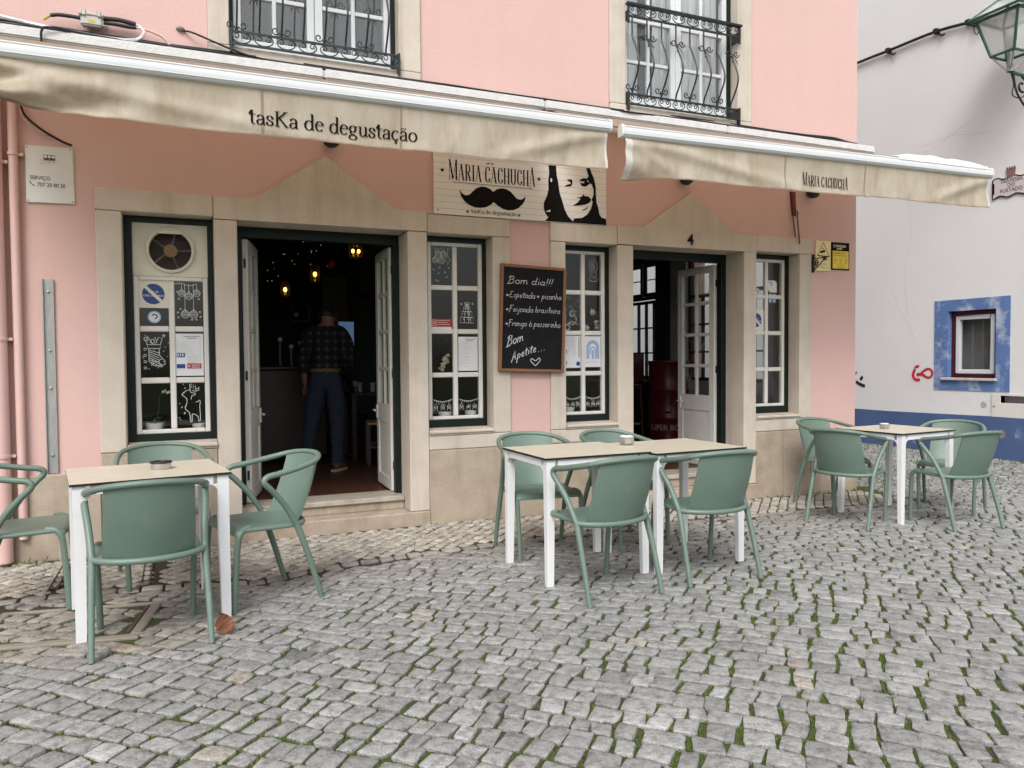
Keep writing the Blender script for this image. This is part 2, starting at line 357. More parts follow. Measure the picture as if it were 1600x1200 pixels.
class MB:
    def __init__(s): s.v = []; s.f = []; s.m = []
    def add(s, vs, fs, mi=0):
        o = len(s.v); s.v += [tuple(v) for v in vs]
        for f in fs: s.f.append([o + i for i in f]); s.m.append(mi)
        return s
    def quad(s, a, b, c, d, mi=0): return s.add([a, b, c, d], [(0, 1, 2, 3)], mi)
    def box(s, x0, x1, y0, y1, z0, z1, mi=0):
        return s.add([(x0, y0, z0), (x1, y0, z0), (x1, y1, z0), (x0, y1, z0), (x0, y0, z1), (x1, y0, z1), (x1, y1, z1), (x0, y1, z1)],
                     [(0, 3, 2, 1), (4, 5, 6, 7), (0, 1, 5, 4), (1, 2, 6, 5), (2, 3, 7, 6), (3, 0, 4, 7)], mi)
    def prism(s, poly, fn, d, mi=0, cap2=True):
        """poly in 2-D, fn maps to 3-D, extruded by vector d"""
        A = [Vector(fn(*p)) for p in poly]; d = Vector(d); n = len(A)
        tris = tessellate_polygon([A])
        s.add(A, [tuple(t) for t in tris], mi)
        if d.length > 0:
            B = [a + d for a in A]
            if cap2: s.add(B, [tuple(reversed(t)) for t in tris], mi)
            s.add(A + B, [(i, (i + 1) % n, n + (i + 1) % n, n + i) for i in range(n)], mi)
        return s
    def tube(s, pts, r, n=8, mi=0, flat=None, caps=True):
        P = [Vector(p) for p in pts]; L = len(P)
        rs = r if isinstance(r, (list, tuple)) else [r] * L
        T = [(P[min(i + 1, L - 1)] - P[max(i - 1, 0)]).normalized() for i in range(L)]
        up = Vector((0, 0, 1)) if abs(T[0].z) < .9 else Vector((0, 1, 0))
        N = (up - T[0] * up.dot(T[0])).normalized()
        vs = []
        for i in range(L):
            N = (N - T[i] * N.dot(T[i])).normalized(); B = T[i].cross(N)
            k = flat or 1.0
            for j in range(n):
                a = 2 * math.pi * j / n
                vs.append(P[i] + N * (math.cos(a) * rs[i] * k) + B * (math.sin(a) * rs[i]))
        fs = [(i * n + j, i * n + (j + 1) % n, (i + 1) * n + (j + 1) % n, (i + 1) * n + j) for i in range(L - 1) for j in range(n)]
        if caps: fs += [tuple(reversed(range(n))), tuple((L - 1) * n + j for j in range(n))]
        return s.add(vs, fs, mi)
    def lathe(s, prof, c=(0, 0, 0), n=24, mi=0, axis='z'):
        vs = []
        for r, h in prof:
            for j in range(n):
                a = 2 * math.pi * j / n
                p = (r * math.cos(a), r * math.sin(a), h)
                if axis == 'y': p = (p[0], -p[2], p[1])
                vs.append((c[0] + p[0], c[1] + p[1], c[2] + p[2]))
        L = len(prof)
        fs = [(i * n + j, i * n + (j + 1) % n, (i + 1) * n + (j + 1) % n, (i + 1) * n + j) for i in range(L - 1) for j in range(n)]
        return s.add(vs, fs, mi)
    def disc(s, c, r, n=24, mi=0, axis='y', rz=None):
        vs = []
        for j in range(n):
            a = 2 * math.pi * j / n
            p = (r * math.cos(a), 0, (rz or r) * math.sin(a)) if axis == 'y' else (r * math.cos(a), (rz or r) * math.sin(a), 0)
            vs.append((c[0] + p[0], c[1] + p[1], c[2] + p[2]))
        return s.add(vs, [tuple(range(n))], mi)
    def ball(s, c, r, n=10, m=6, mi=0, sz=1):
        return s.lathe([(r * math.sin(math.pi * i / m) + 1e-4, -r * sz * math.cos(math.pi * i / m)) for i in range(m + 1)], c, n, mi)
    def xf(s, M):
        s.v = [tuple(M @ Vector(v)) for v in s.v]; return s
    def strokes(s, lines, w, fn, mi=0, lift=.0003, n=1, k0=0):
        """flat pen lines on a surface; fn(x, z, lift) gives the 3-D point; w is a width or f(direction)"""
        for k, ln in enumerate(lines):
            P = [Vector((p[0], p[1])) for p in ln]
            if len(P) < 2: continue
            vs = []
            for i in range(len(P)):
                t = (P[min(i + 1, len(P) - 1)] - P[max(i - 1, 0)])
                t = t.normalized() if t.length > 1e-9 else Vector((1, 0))
                ww = (w(t) if callable(w) else w) / 2
                nn = Vector((-t.y, t.x)) * ww
                for q in (P[i] + nn, P[i] - nn): vs.append(fn(q.x, q.y, lift * (k + k0 + 1)))
            s.add(vs, [(2 * i, 2 * i + 1, 2 * i + 3, 2 * i + 2) for i in range(len(P) - 1)], mi)
        return s
    def build(s, name, mats, parent=None, smooth=None, bevel=0, segs=1, origin=None):
        me = bpy.data.meshes.new(name)
        o = Vector(origin) if origin else (Vector(ORG.get(parent.name, (0, 0, 0))) if parent else Vector((0, 0, 0)))
        if o.length: s.v = [tuple(Vector(v) - o) for v in s.v]
        me.from_pydata(s.v, [], s.f)
        mats = mats if isinstance(mats, (list, tuple)) else [mats]
        for k in mats: me.materials.append(K[k] if isinstance(k, str) else k)
        if len(mats) > 1: me.polygons.foreach_set('material_index', s.m)
        bm = bmesh.new(); bm.from_mesh(me)
        bmesh.ops.recalc_face_normals(bm, faces=bm.faces)
        if bevel:
            bmesh.ops.remove_doubles(bm, verts=bm.verts, dist=1e-5)
            es = [e for e in bm.edges if len(e.link_faces) == 2 and e.calc_face_angle(0) > R(30)]
            bmesh.ops.bevel(bm, geom=es, offset=bevel, segments=segs, affect='EDGES', clamp_overlap=True)
        bm.to_mesh(me); bm.free()
        if smooth is not None:
            me.polygons.foreach_set('use_smooth', [True] * len(me.polygons))
            me.set_sharp_from_angle(angle=R(smooth))
        ob = bpy.data.objects.new(name, me); COL.objects.link(ob)
        if parent: ob.parent = parent
        elif origin: ob.location = origin
        ORG[ob.name] = tuple(o)
        return ob

ORG = {}
def tag(o, label=None, cat=None, group=None, kind=None):
    if label: o['label'] = label
    if cat: o['category'] = cat
    if group: o['group'] = group
    if kind: o['kind'] = kind
    return o

def thing(name, label, cat, loc=(0, 0, 0), group=None, rz=0):
    o = bpy.data.objects.new(name, None); COL.objects.link(o)
    o.empty_display_size = .1
    o.location = loc; o.rotation_euler = (0, 0, rz)
    ORG[o.name] = tuple(loc)
    return tag(o, label, cat, group)

def dup(o, parent=None):
    c = o.copy(); COL.objects.link(c)
    if parent: c.parent = parent
    for ch in o.children: dup(ch, c)
    return c

def share(src, name, parent, loc=(0, 0, 0), rot=(0, 0, 0)):
    c = bpy.data.objects.new(name, src.data); COL.objects.link(c); c.parent = parent
    c.location = loc; c.rotation_euler = rot
    return c

def text_mesh(txt, size, fn, mi_mat, name, parent, align='LEFT', sx=1.0, bold=0.0, space=1.0):
    """built-in font laid on a surface through fn(x, z) -> 3-D"""
    cu = bpy.data.curves.new('lettering', 'FONT'); cu.body = txt; cu.size = size; cu.align_x = align
    cu.offset = bold; cu.resolution_u = 3; cu.space_character = space
    to = bpy.data.objects.new('lettering', cu); COL.objects.link(to)
    dg = bpy.context.evaluated_depsgraph_get(); dg.update()
    me = bpy.data.meshes.new_from_object(to.evaluated_get(dg))
    mb = MB(); mb.v = [tuple(fn(v.co.x * sx, v.co.y)) for v in me.vertices]
    mb.f = [list(p.vertices) for p in me.polygons]; mb.m = [0] * len(mb.f)
    bpy.data.objects.remove(to); bpy.data.meshes.remove(me); bpy.data.curves.remove(cu)
    return mb.build(name, mi_mat, parent)

def arc(cx, cy, rx, ry, a0, a1, n=10):
    return [(cx + rx * math.cos(R(a0 + (a1 - a0) * i / n)), cy + ry * math.sin(R(a0 + (a1 - a0) * i / n))) for i in range(n + 1)]

def gz(x):
    return -.018 * min(max(x - 2.0, 0), 5.5)

def smooth01(a, b, x):
    t = min(max((x - a) / (b - a), 0), 1); return t * t * (3 - 2 * t)

# ------------------------------------------------------------------ street: base, cobbles, pavement
def pav_edge(x):
    pts = [(-3, -.93), (-.7, -.89), (-.05, -.98), (.36, -1.10), (.85, -.92), (1.5, -.86), (2.05, -.82), (3.4, -.68), (4.2, -.66), (6.45, -.66)]
    if x <= pts[0][0]: return pts[0][1]
    for (a, b), (c, d) in zip(pts, pts[1:]):
        if x <= c: return b + (d - b) * (x - a) / (c - a)
    return pts[-1][1]

def moss_at(x, y):
    m = .63 + .24 * noise.noise((x * .75, y * .75, 3.1)) + .22 * noise.noise((x * 2.6, y * 2.6, 9.4))
    m += .12 * smooth01(2.0, 5.0, x) + .10 * smooth01(6.2, 7.4, x)
    m -= .30 * smooth01(-2.0, -1.0, y) * (1 - smooth01(5.6, 6.6, x))
    m += .12 * (1 - smooth01(-.4, .8, x)) * (1 - smooth01(-2.0, -1.6, y))
    return m

def build_street():
    mb = MB()
    xs = [-150, -30, -8] + [-3 + .07 * i for i in range(int(13.2 / .07) + 1)] + [10.25, 16, 40, 150]
    ys = [-150, -30, -9] + [-6 + .07 * i for i in range(int(6.2 / .07) + 1)] + [.6, 1.2, 2, 3, 4, 5, 6, 8, 12, 40, 150]
    nx, ny = len(xs), len(ys)
    vs = [(x, y, gz(x) - .0125) for y in ys for x in xs]
    fs = [(j * nx + i, j * nx + i + 1, (j + 1) * nx + i + 1, (j + 1) * nx + i) for j in range(ny - 1) for i in range(nx - 1)]
    mb.add(vs, fs)
    o = mb.build('street', 'ground', smooth=60)
    at = o.data.attributes.new('moss', 'FLOAT', 'POINT')
    at.data.foreach_set('value', [moss_at(v.co.x, v.co.y) for v in o.data.vertices])
    return tag(o, 'cobbled street of grey stones with moss in the joints', kind='structure')
street = build_street()

def build_pavement():
    mb = MB(); xs = [-3 + .1 * i for i in range(95)]
    for a, b in zip(xs, xs[1:]):
        mb.quad((a, pav_edge(a), gz(a) - .0075), (b, pav_edge(b), gz(b) - .0075), (b, .02, gz(b) - .0075), (a, .02, gz(a) - .0075))
    o = mb.build('pavement', 'ground')
    at = o.data.attributes.new('moss', 'FLOAT', 'POINT')
    at.data.foreach_set('value', [moss_at(v.co.x, v.co.y) - .12 for v in o.data.vertices])
    return tag(o, 'strip of small pale paving stones along the pink house', kind='structure')
pavement = build_pavement()

CAM_INV = cam.matrix_world.inverted()
def screen(p):
    c = CAM_INV @ Vector(p)
    if c.z > -.1: return None
    return (.5 + c.x / -c.z * 26.709 / 36, .5 * .75 + c.y / -c.z * 26.709 / 36)
def on_screen_area(pts):
    q = [screen(p) for p in pts]
    if any(k is None for k in q): return 0
    cx = sum(k[0] for k in q) / len(q); cy = sum(k[1] for k in q) / len(q)
    if not (0 < cx < 1 and 0 < cy < .75): return 0
    return abs(sum(q[i][0] * q[(i + 1) % len(q)][1] - q[(i + 1) % len(q)][0] * q[i][1] for i in range(len(q)))) / 2

MAN_C, MAN_A = Vector((-.574, -1.488)), R(-10)          # manhole frame: centre, turn
def man_local(x, y):
    d = Vector((x, y)) - MAN_C
    return (d.x * math.cos(-MAN_A) - d.y * math.sin(-MAN_A), d.x * math.sin(-MAN_A) + d.y * math.cos(-MAN_A))
def in_frame(x, y, pad=.035):
    u, v = man_local(x, y); a, b = .34, .24
    m = max(abs(u) - a, abs(v) - b)
    return -.025 < m < .080

def outline(c, g, rnd, k, rough=1.0):
    """rough rounded stone outline inside the cell with corners c; g = gap fraction, or one for each direction"""
    J = lambda q: rnd.uniform(-q, q) * rough
    gs, gt = g if isinstance(g, tuple) else (g, g)
    h = [k * rnd.uniform(.35, 1.6) for _ in range(8)]
    P = [(gs + h[0], gt + J(.035)), (.5 + J(.12), gt + J(.045)), (1 - gs - h[1], gt + J(.035)), (1 - gs + J(.025), gt + h[2]), (1 - gs + J(.035), .5 + J(.12)), (1 - gs + J(.025), 1 - gt - h[3]),
         (1 - gs - h[4], 1 - gt + J(.035)), (.5 + J(.12), 1 - gt + J(.045)), (gs + h[5], 1 - gt + J(.035)), (gs + J(.025), 1 - gt - h[6]), (gs + J(.035), .5 + J(.12)), (gs + J(.025), gt + h[7])]
    out = []
    for a_, b_ in P:
        a = c[0].lerp(c[1], a_); b = c[3].lerp(c[2], a_); out.append(a.lerp(b, b_))
    return out

def stone_shape(out, rnd, depth, dome, tilt, lip):
    n = len(out); ctr = sum(out, Vector((0, 0))) / n
    tx, ty, dz = rnd.gauss(0, tilt), rnd.gauss(0, tilt), rnd.gauss(0, .0025)
    def z(p, extra): return gz(p.x) + extra + dz + tx * (p.x - ctr.x) + ty * (p.y - ctr.y)
    vs = [(p.x, p.y, gz(p.x) - depth) for p in out]
    vs += [(p.x, p.y, z(p, -lip + rnd.uniform(-.0015, .0015))) for p in out]
    vs += [(*(ctr + (p - ctr) * .91), z(ctr + (p - ctr) * .91, rnd.uniform(-.001, .001))) for p in out]
    vs += [(*(ctr + (p - ctr) * .45), z(ctr + (p - ctr) * .45, dome * .8 + rnd.uniform(-.0012, .0012))) for p in out]
    vs.append((ctr.x, ctr.y, z(ctr, dome)))
    fs = [(r * n + i, r * n + (i + 1) % n, (r + 1) * n + (i + 1) % n, (r + 1) * n + i) for r in range(3) for i in range(n)]
    fs += [(3 * n + i, 3 * n + (i + 1) % n, 4 * n) for i in range(n)]
    return vs, fs

def add_stones(stones, parent, name, mass_name, material, limit, mass_label):
    """largest in the picture as single objects, the rest as one part"""
    stones.sort(key=lambda s: -s[0])
    for area, vs, fs, col in stones[:limit]:
        me = bpy.data.meshes.new(name); me.from_pydata(vs, [], fs); me.materials.append(K[material])
        ca = me.color_attributes.new('stone', 'FLOAT_COLOR', 'POINT'); ca.data.foreach_set('color', list(col) * len(vs))
        me.polygons.foreach_set('use_smooth', [True] * len(fs)); me.set_sharp_from_angle(angle=R(40))
        o = bpy.data.objects.new(name, me); COL.objects.link(o); o.parent = parent
    mb = MB(); cols = []
    for area, vs, fs, col in stones[limit:]:
        mb.add(vs, fs); cols += list(col) * len(vs)
    me = bpy.data.meshes.new(mass_name); me.from_pydata(mb.v, [], mb.f); me.materials.append(K[material])
    ca = me.color_attributes.new('stone', 'FLOAT_COLOR', 'POINT'); ca.data.foreach_set('color', cols)
    me.polygons.foreach_set('use_smooth', [True] * len(mb.f)); me.set_sharp_from_angle(angle=R(40))
    o = bpy.data.objects.new(mass_name, me); COL.objects.link(o); o.parent = parent
    tag(o, mass_label, kind='stuff')

eA, eB = Vector((.7071, -.7071)), Vector((.7071, .7071))
def lay(u, v):
    y = (v - u) * .7071
    t = max(0, y + 2.7)
    F = -.10 * t * t if t < 2 else -.4 - .4 * (t - 2)
    w = .06 * noise.noise((u * .8, v * .8, 1.7))
    w2 = .06 * noise.noise((u * .8, v * .9, 7.7))
    return eA * (u + w2) + eB * (v + F + w)

JOINTS = []
def build_cobbles():
    rnd = random.Random(11)
    stones = []
    v = -9.0
    U = [-12.0]
    while U[-1] < 11: U.append(U[-1] + rnd.uniform(.10, .15))
    while v < 16:
        pv = rnd.uniform(.094, .124)
        # column joints wander from row to row; too wide cells split, too narrow ones merge
        W_ = [U[0]]; row_shift = rnd.choice((0, 0, 0, .03, -.03, .055))
        for a_ in U[1:]:
            b_ = a_ + row_shift + rnd.gauss(0, .019)
            if rnd.random() < .12: b_ += rnd.uniform(-.05, .05)
            w_ = b_ - W_[-1]
            right = lay(b_, v).x > 1.5
            if w_ < .080: continue
            if w_ > (.185 if right else .150): W_.append(W_[-1] + w_ * rnd.uniform(.4, .6))
            W_.append(b_)
        U = W_
        for k_ in range(len(U) - 1):
            u, pu = U[k_], U[k_ + 1] - U[k_]
            q = lay(u, v)
            ok = (-2.7 < q.x < 10.12 and -5.9 < q.y < 7)
            if ok:
                yl = pav_edge(q.x) if q.x < 6.5 else (-.0 if q.x < 6.6 else 99)
                ok = q.y < yl - .115
            if ok:
                f = lambda uu, vv: vv + .034 * noise.noise((uu * 5, vv * 31 + 5, 2.2))
                sk = rnd.uniform(-.012, .012), rnd.uniform(-.012, .012)
                c = [lay(u + sk[0], f(u, v)), lay(u + pu + sk[1], f(u + pu, v)), lay(u + pu - sk[0], f(u + pu, v + pv)), lay(u - sk[1], f(u, v + pv))]
                ctr = (c[0] + c[1] + c[2] + c[3]) / 4
                if in_frame(ctr.x, ctr.y): continue
                g = ((rnd.uniform(.0045, .0090) + (.0020 if ctr.x > 2.5 else 0)) / pu, rnd.uniform(.0038, .0085) / pv)
                out = outline(c, g, rnd, .075)
                vs, fs = stone_shape(out, rnd, .03, .0008, .012, .0034)
                b = rnd.gauss(.300, .027); h = rnd.random()
                col = (b * 1.0, b * 1.0, b * .985)
                if h < .007: col = (b * 1.18, b * 1.10, b * .96)
                elif h < .010: col = (b * 1.06, b * .95, b * .89)
                elif h < .06: col = (b * 1.2, b * 1.2, b * 1.2)
                wm = (1 - smooth01(-.2, .5, ctr.x)) * smooth01(-2.25, -1.9, ctr.y) + .45 * smooth01(-1.6, -1.0, ctr.y) * (1 - smooth01(5, 6.2, ctr.x))
                wm = min(wm, 1) * rnd.uniform(.4, 1)
                col = (col[0] * (1 - .02 * wm), col[1] * (1 - .12 * wm), col[2] * (1 - .24 * wm))
                stones.append((on_screen_area([(*p, gz(p.x)) for p in out]), vs, fs, (*col, 1)))
                JOINTS.append((c[0], c[1])); JOINTS.append((c[1], c[2]))
        v += pv
    add_stones(stones, street, 'cobblestone', 'cobblestone_paving', 'cobble', 300, 'rest of the grey cobbles of the street')
    return len(stones)

def build_setts():
    rnd = random.Random(5)
    stones = []
    p = .074
    for i in range(-70, 90):
        for j in range(-70, 120):
            a = (i + .12 * noise.noise((i * .3, j * .3, 0))) * p; b = (j + .12 * noise.noise((i * .3, j * .3, 5))) * p
            def g(uu, vv):
                q = eA * uu * 1.06 + eB * vv
                return q + Vector((noise.noise((q.x * 9, q.y * 9, 2)), noise.noise((q.x * 9, q.y * 9, 8)))) * .011
            q = g(a, b)
            if not (-2.9 < q.x < 6.40 and pav_edge(q.x) + .030 < q.y < -.05): continue
            if any(abs(q.x - cx) < .045 and ca < q.y for cx, ca in ((-.735, -.80), (-.24, -.95))): continue
            c = [g(a, b), g(a + p, b), g(a + p, b + p), g(a, b + p)]
            out = outline(c, rnd.uniform(.045, .085), rnd, .11)
            vs, fs = stone_shape(out, rnd, .03, .002, .02, .004)
            t = rnd.gauss(.42, .045); h = rnd.random()
            col = (t, t * .93, t * .81) if h < .8 else (t * .8, t * .78, t * .74) if h < .92 else (t * 1.15, t * 1.08, t * .98)
            stones.append((on_screen_area([(*k, gz(k.x)) for k in out]), vs, fs, (*col, 1)))
    x = -2.9
    while x < 6.4:
        w = rnd.uniform(.085, .15); h = .088 + rnd.uniform(-.008, .008)
        y0, y1 = pav_edge(x), pav_edge(x + w)
        out = outline([Vector((x, y0 - h)), Vector((x + w, y1 - h)), Vector((x + w, y1)), Vector((x, y0))], .06, rnd, .09)
        vs, fs = stone_shape(out, rnd, .03, .0015, .014, .004)
        t = rnd.gauss(.30, .03); stones.append((on_screen_area([(*k, gz(k.x)) for k in out]), vs, fs, (t, t * .95, t * .87, 1))); x += w
    add_stones(stones, pavement, 'paving_stone', 'paving_stone_field', 'paving', 300, 'rest of the small pale setts')
    return len(stones)
NC = build_cobbles(); NS = build_setts()
print('stones', NC, NS)

def build_grass():
    rnd = random.Random(3); mb = MB()
    def blade(x, y, z, h, w):
        a = rnd.uniform(0, 6.28); lean = rnd.uniform(.1, .8) * h
        dx, dy = math.cos(a), math.sin(a); px, py = -dy * w, dx * w
        mb.add([(x - px, y - py, z), (x + px, y + py, z), (x + dx * lean * .4 + px * .6, y + dy * lean * .4 + py * .6, z + h * .65), (x + dx * lean, y + dy * lean, z + h)], [(0, 1, 2), (0, 2, 3)])
    for a, b in JOINTS:
        d = (Vector((0, -5.87)) - a).length
        if d > 9 or a.y > 3: continue
        for k in range(5 if d < 5.5 else 2):
            t = rnd.random(); p = a.lerp(b, t)
            m = moss_at(p.x, p.y) + rnd.uniform(-.16, .16)
            if m < .50: continue
            big = 1 + 1.1 * max(0, m - .62)
            for q in range(5):
                blade(p.x + rnd.gauss(0, .008), p.y + rnd.gauss(0, .008), gz(p.x) - .013, rnd.uniform(.005, .011) * big, rnd.uniform(.002, .0042))
    # tufts where wall and paving meet
    spots = [(-1.0, -.10, 46, .05), (-.82, -.12, 26, .045), (1.95, -.06, 10, .03), (2.3, -.06, 12, .025), (5.9, -.07, 60, .04), (6.25, -.06, 40, .045), (6.46, -.03, 30, .05), (5.3, -.07, 30, .03), (3.3, -.06, 12, .03), (-.58, -.42, 26, .03)]
    for x, y, c, h in spots:
        for q in range(c):
            blade(x + rnd.gauss(0, .10), y + rnd.gauss(0, .025), gz(x) - .01, h * rnd.uniform(.4, 1.2), rnd.uniform(.002, .005))
    for q in range(900):
        x = rnd.uniform(6.5, 10.1); y = rnd.uniform(-.5, 3.2)
        if moss_at(x, y) + rnd.uniform(-.2, .2) > .6:
            for r in range(3): blade(x + rnd.gauss(0, .02), y + rnd.gauss(0, .02), gz(x) - .01, rnd.uniform(.02, .05), rnd.uniform(.003, .006))
    for q in range(700):
        x = 10.12 + rnd.gauss(0, .03); y = rnd.uniform(-3, 3.6)
        blade(min(x, 10.17), y, gz(x) - .01, rnd.uniform(.02, .06), rnd.uniform(.003, .006))
    o = mb.build('grass', 'grass')
    tag(o, 'moss and short grass growing between the cobbles', kind='stuff')
build_grass()

# ------------------------------------------------------------------ pink corner house
house = thing('corner_house', 'pink stucco house with pale stone door surrounds and dark green frames', 'house')

def holed(mb, xs, zs, holes, P, d, mi=0):
    """wall slab with openings: P(x, z, t) maps to 3-D, t=0 front, t=d back"""
    xs = sorted(set(xs + [h[0] for h in holes] + [h[1] for h in holes])); zs = sorted(set(zs + [h[2] for h in holes] + [h[3] for h in holes]))
    def solid(i, j):
        if not (0 <= i < len(xs) - 1 and 0 <= j < len(zs) - 1): return False
        cx, cz = (xs[i] + xs[i + 1]) / 2, (zs[j] + zs[j + 1]) / 2
        return not any(h[0] < cx < h[1] and h[2] < cz < h[3] for h in holes)
    for i in range(len(xs) - 1):
        for j in range(len(zs) - 1):
            if not solid(i, j): continue
            a, b, c, e = xs[i], xs[i + 1], zs[j], zs[j + 1]
            mb.quad(P(a, c, 0), P(b, c, 0), P(b, e, 0), P(a, e, 0), mi); mb.quad(P(a, c, d), P(a, e, d), P(b, e, d), P(b, c, d), mi)
            if not solid(i - 1, j): mb.quad(P(a, c, 0), P(a, e, 0), P(a, e, d), P(a, c, d), mi)
            if not solid(i + 1, j): mb.quad(P(b, c, 0), P(b, c, d), P(b, e, d), P(b, e, 0), mi)
            if not solid(i, j - 1): mb.quad(P(a, c, 0), P(a, c, d), P(b, c, d), P(b, c, 0), mi)
            if not solid(i, j + 1): mb.quad(P(a, e, 0), P(b, e, 0), P(b, e, d), P(a, e, d), mi)

XC = 6.42       # right corner of the pink house
def build_walls():
    mb = MB()
    holes = [(-.542, 2.505, -.4, 2.485), (2.877, 5.796, -.4, 2.485), (.19, 1.755, 3.50, 5.9), (3.47, 5.036, 3.50, 5.9), (-3.2, -2.0, 3.5, 5.9)]
    holed(mb, [-7.0, XC], [-.4, 7.6], holes, lambda x, z, t: (x, t, z), .28)
    holed(mb, [.28, 5.6], [-.4, 7.6], [(3.12, 4.70, 1.02, 2.72), (1.0, 2.5, 1.02, 2.72)], lambda y, z, t: (XC - t, y, z), .27)
    mb.box(-7.0, XC, 5.601, 5.85, -.4, 7.6)
    mb.build('wall', 'pink', house)
build_walls()
E_ROOF = MB().box(-7.2, XC + .25, -.25, 6.0, 7.602, 7.75).build('roof', 'stone', house)

def stone(name, x0, x1, z0, z1, yf=-.025, yb=.25, m='stone', bev=.006):
    g = .0016
    return MB().box(x0 + g, x1 - g, yf, yb, z0 + g, z1 - g).build(name, m, house, bevel=bev)

SB = 'stone_block'
# left group
stone(SB, -.542, .203, -.3, .695, m='stone_low'); stone(SB, -.542, -.381, .695, 2.35)
stone(SB, .203, .363, .105, 2.335); stone(SB, 1.625, 1.788, .105, 2.335)
stone(SB, -.542, .203, 2.35, 2.503)
stone(SB, 1.788, 2.505, 2.33, 2.48)
stone(SB, 2.346, 2.505, .705, 2.33)
stone(SB, 1.788, 2.505, .588, .705)
stone(SB, 1.788, 2.413, -.3, .588, m='stone_low')
# plinth under the pink parts
stone('plinth', -7.0, -2.3, -.3, .578, yf=-.02, yb=-.0005, m='stone_low'); stone('plinth', -2.3, -.545, -.3, .570, yf=-.02, yb=-.0005, m='stone_low')
stone('plinth', 2.415, 2.875, -.3, .588, yf=-.022, yb=.02, m='stone_low')
stone('plinth', 5.798, XC + .018, -.4, .585, yf=-.022, yb=-.0005, m='stone_low')
MB().box(XC + .001, XC + .018, .001, 5.6, -.4, .585).build('plinth', 'stone_low', house)
# right group
stone(SB, 2.877, 3.54, -.3, .588, m='stone_low'); stone(SB, 2.877, 3.54, .588, .705)
stone(SB, 2.877, 3.025, .705, 2.32); stone(SB, 3.54, 3.706, .085, 2.325); stone(SB, 4.946, 5.10, .085, 2.335)
stone(SB, 2.877, 3.54, 2.32, 2.487)
stone(SB, 5.10, 5.796, 2.342, 2.50); stone(SB, 5.642, 5.796, .705, 2.342)
stone(SB, 5.10, 5.45, -.4, .588, m='stone_low'); stone(SB, 5.45, 5.796, -.4, .588, m='stone_low'); stone(SB, 5.10, 5.796, .588, .705)

def gable(x0, x1, zb, g0, ga, g1, zt, zp):
    g = .0016
    pts = [(x0 + g, zb + g), (x1 - g, zb + g), (x1 - g, zt), (g1, zt), (ga, zp), (g0, zt), (x0 + g, zt)]
    MB().prism(pts, lambda x, z: (x, -.026, z), (0, .024, 0)).build('gabled_lintel', 'stone', house, bevel=.005)
    MB().box(x0 + g, x1 - g, -.0018, .25, zb + g, zt - .002).build('lintel_soffit', 'stone', house)
gable(.203, 1.788, 2.337, .476, .998, 1.527, 2.498, 2.858)
gable(3.54, 5.10, 2.331, 3.808, 4.328, 4.853, 2.494, 2.842)

def sill(x0, x1, z0, z1):
    p = [(-.045, z1 - .006), (-.04, z1), (.14, z1 + .012), (.14, z0), (-.03, z0), (-.03, z0 + .012), (-.045, z0 + .018)]
    MB().prism(p, lambda y, z: (x0 + .0018, y, z), (x1 - x0 - .0036, 0, 0)).build('sill', 'stone', house, bevel=.002)
sill(-.381, .203, .697, .738); sill(1.789, 2.346, .707, .745); sill(3.025, 3.54, .707, .744); sill(5.10, 5.642, .707, .744)

# door steps
def steps(x0, x1, xa, xb, z1, z2, zf):
    MB().box(xa, xb, -.035, .248, -.3, z1).build('doorstep', 'stone_low', house, bevel=.008)
    MB().box(x0 + .002, x1 - .002, .16, .42, z1 + .001, z2 - .042).build('doorstep', 'stone_low', house, bevel=.004)
    MB().box(x0 + .002, x1 - .002, .135, .44, z2 - .041, z2).build('threshold', 'marble', house, bevel=.006)
steps(.363, 1.625, .20, 1.79, .104, .215, .21)
steps(3.706, 4.946, 3.53, 5.11, .082, .205, .21)

# ---- ground-floor windows
def window(x0, x1, z0, z1, sx0, sx1, sz0, sz1, cols, zrows, panel=None):
    """green frame fills x0..x1, z0..z1; white sash inside; zrows = list of (low, high) of glass"""
    f = MB(); y0, y1 = .125, .20
    f.box(x0, x1, y0, y1, sz1, z1); f.box(x0, x1, y0, y1, z0, sz0); f.box(x0, sx0, y0, y1, sz0, sz1); f.box(sx1, x1, y0, y1, sz0, sz1)
    w = f.build('window', 'green_frame', house)
    t = .036; ys, ye = .142, .185
    s = MB()
    top = panel if panel else sz1
    for a, b, c, d in ((sx0, sx0 + t, sz0, top), (sx1 - t, sx1, sz0, top), (sx0 + t, sx1 - t, sz0, zrows[0][0]), (sx0 + t, sx1 - t, zrows[-1][1], top)):
        s.box(a + .0005, b - .0005, ys, ye, c + .0005, d - .0005)
    s.build('sash', 'upvc', w, bevel=.005)
    wid = (sx1 - sx0 - 2 * t); bw = .040
    cw = (wid - bw * (cols - 1)) / cols
    panes = []
    for i in range(cols - 1):
        a = sx0 + t + cw * (i + 1) + bw * i
        MB().box(a, a + bw, ys + .004, ye, zrows[0][0], zrows[-1][1]).build('glazing_bar', 'upvc', w, bevel=.006)
    for r in range(len(zrows) - 1):
        for i in range(cols):
            a = sx0 + t + (cw + bw) * i
            MB().box(a + .001, a + cw - .001, ys + .006, ye - .002, zrows[r][1], zrows[r + 1][0]).build('glazing_bar', 'upvc', w, bevel=.006)
    for r, (a, b) in enumerate(zrows):
        for i in range(cols):
            xa = sx0 + t + (cw + bw) * i
            MB().box(xa - .004, xa + cw + .004, .164, .170, a - .004, b + .004).build('pane', 'glass', w)
            panes.append((xa, xa + cw, a, b))
    return w, panes

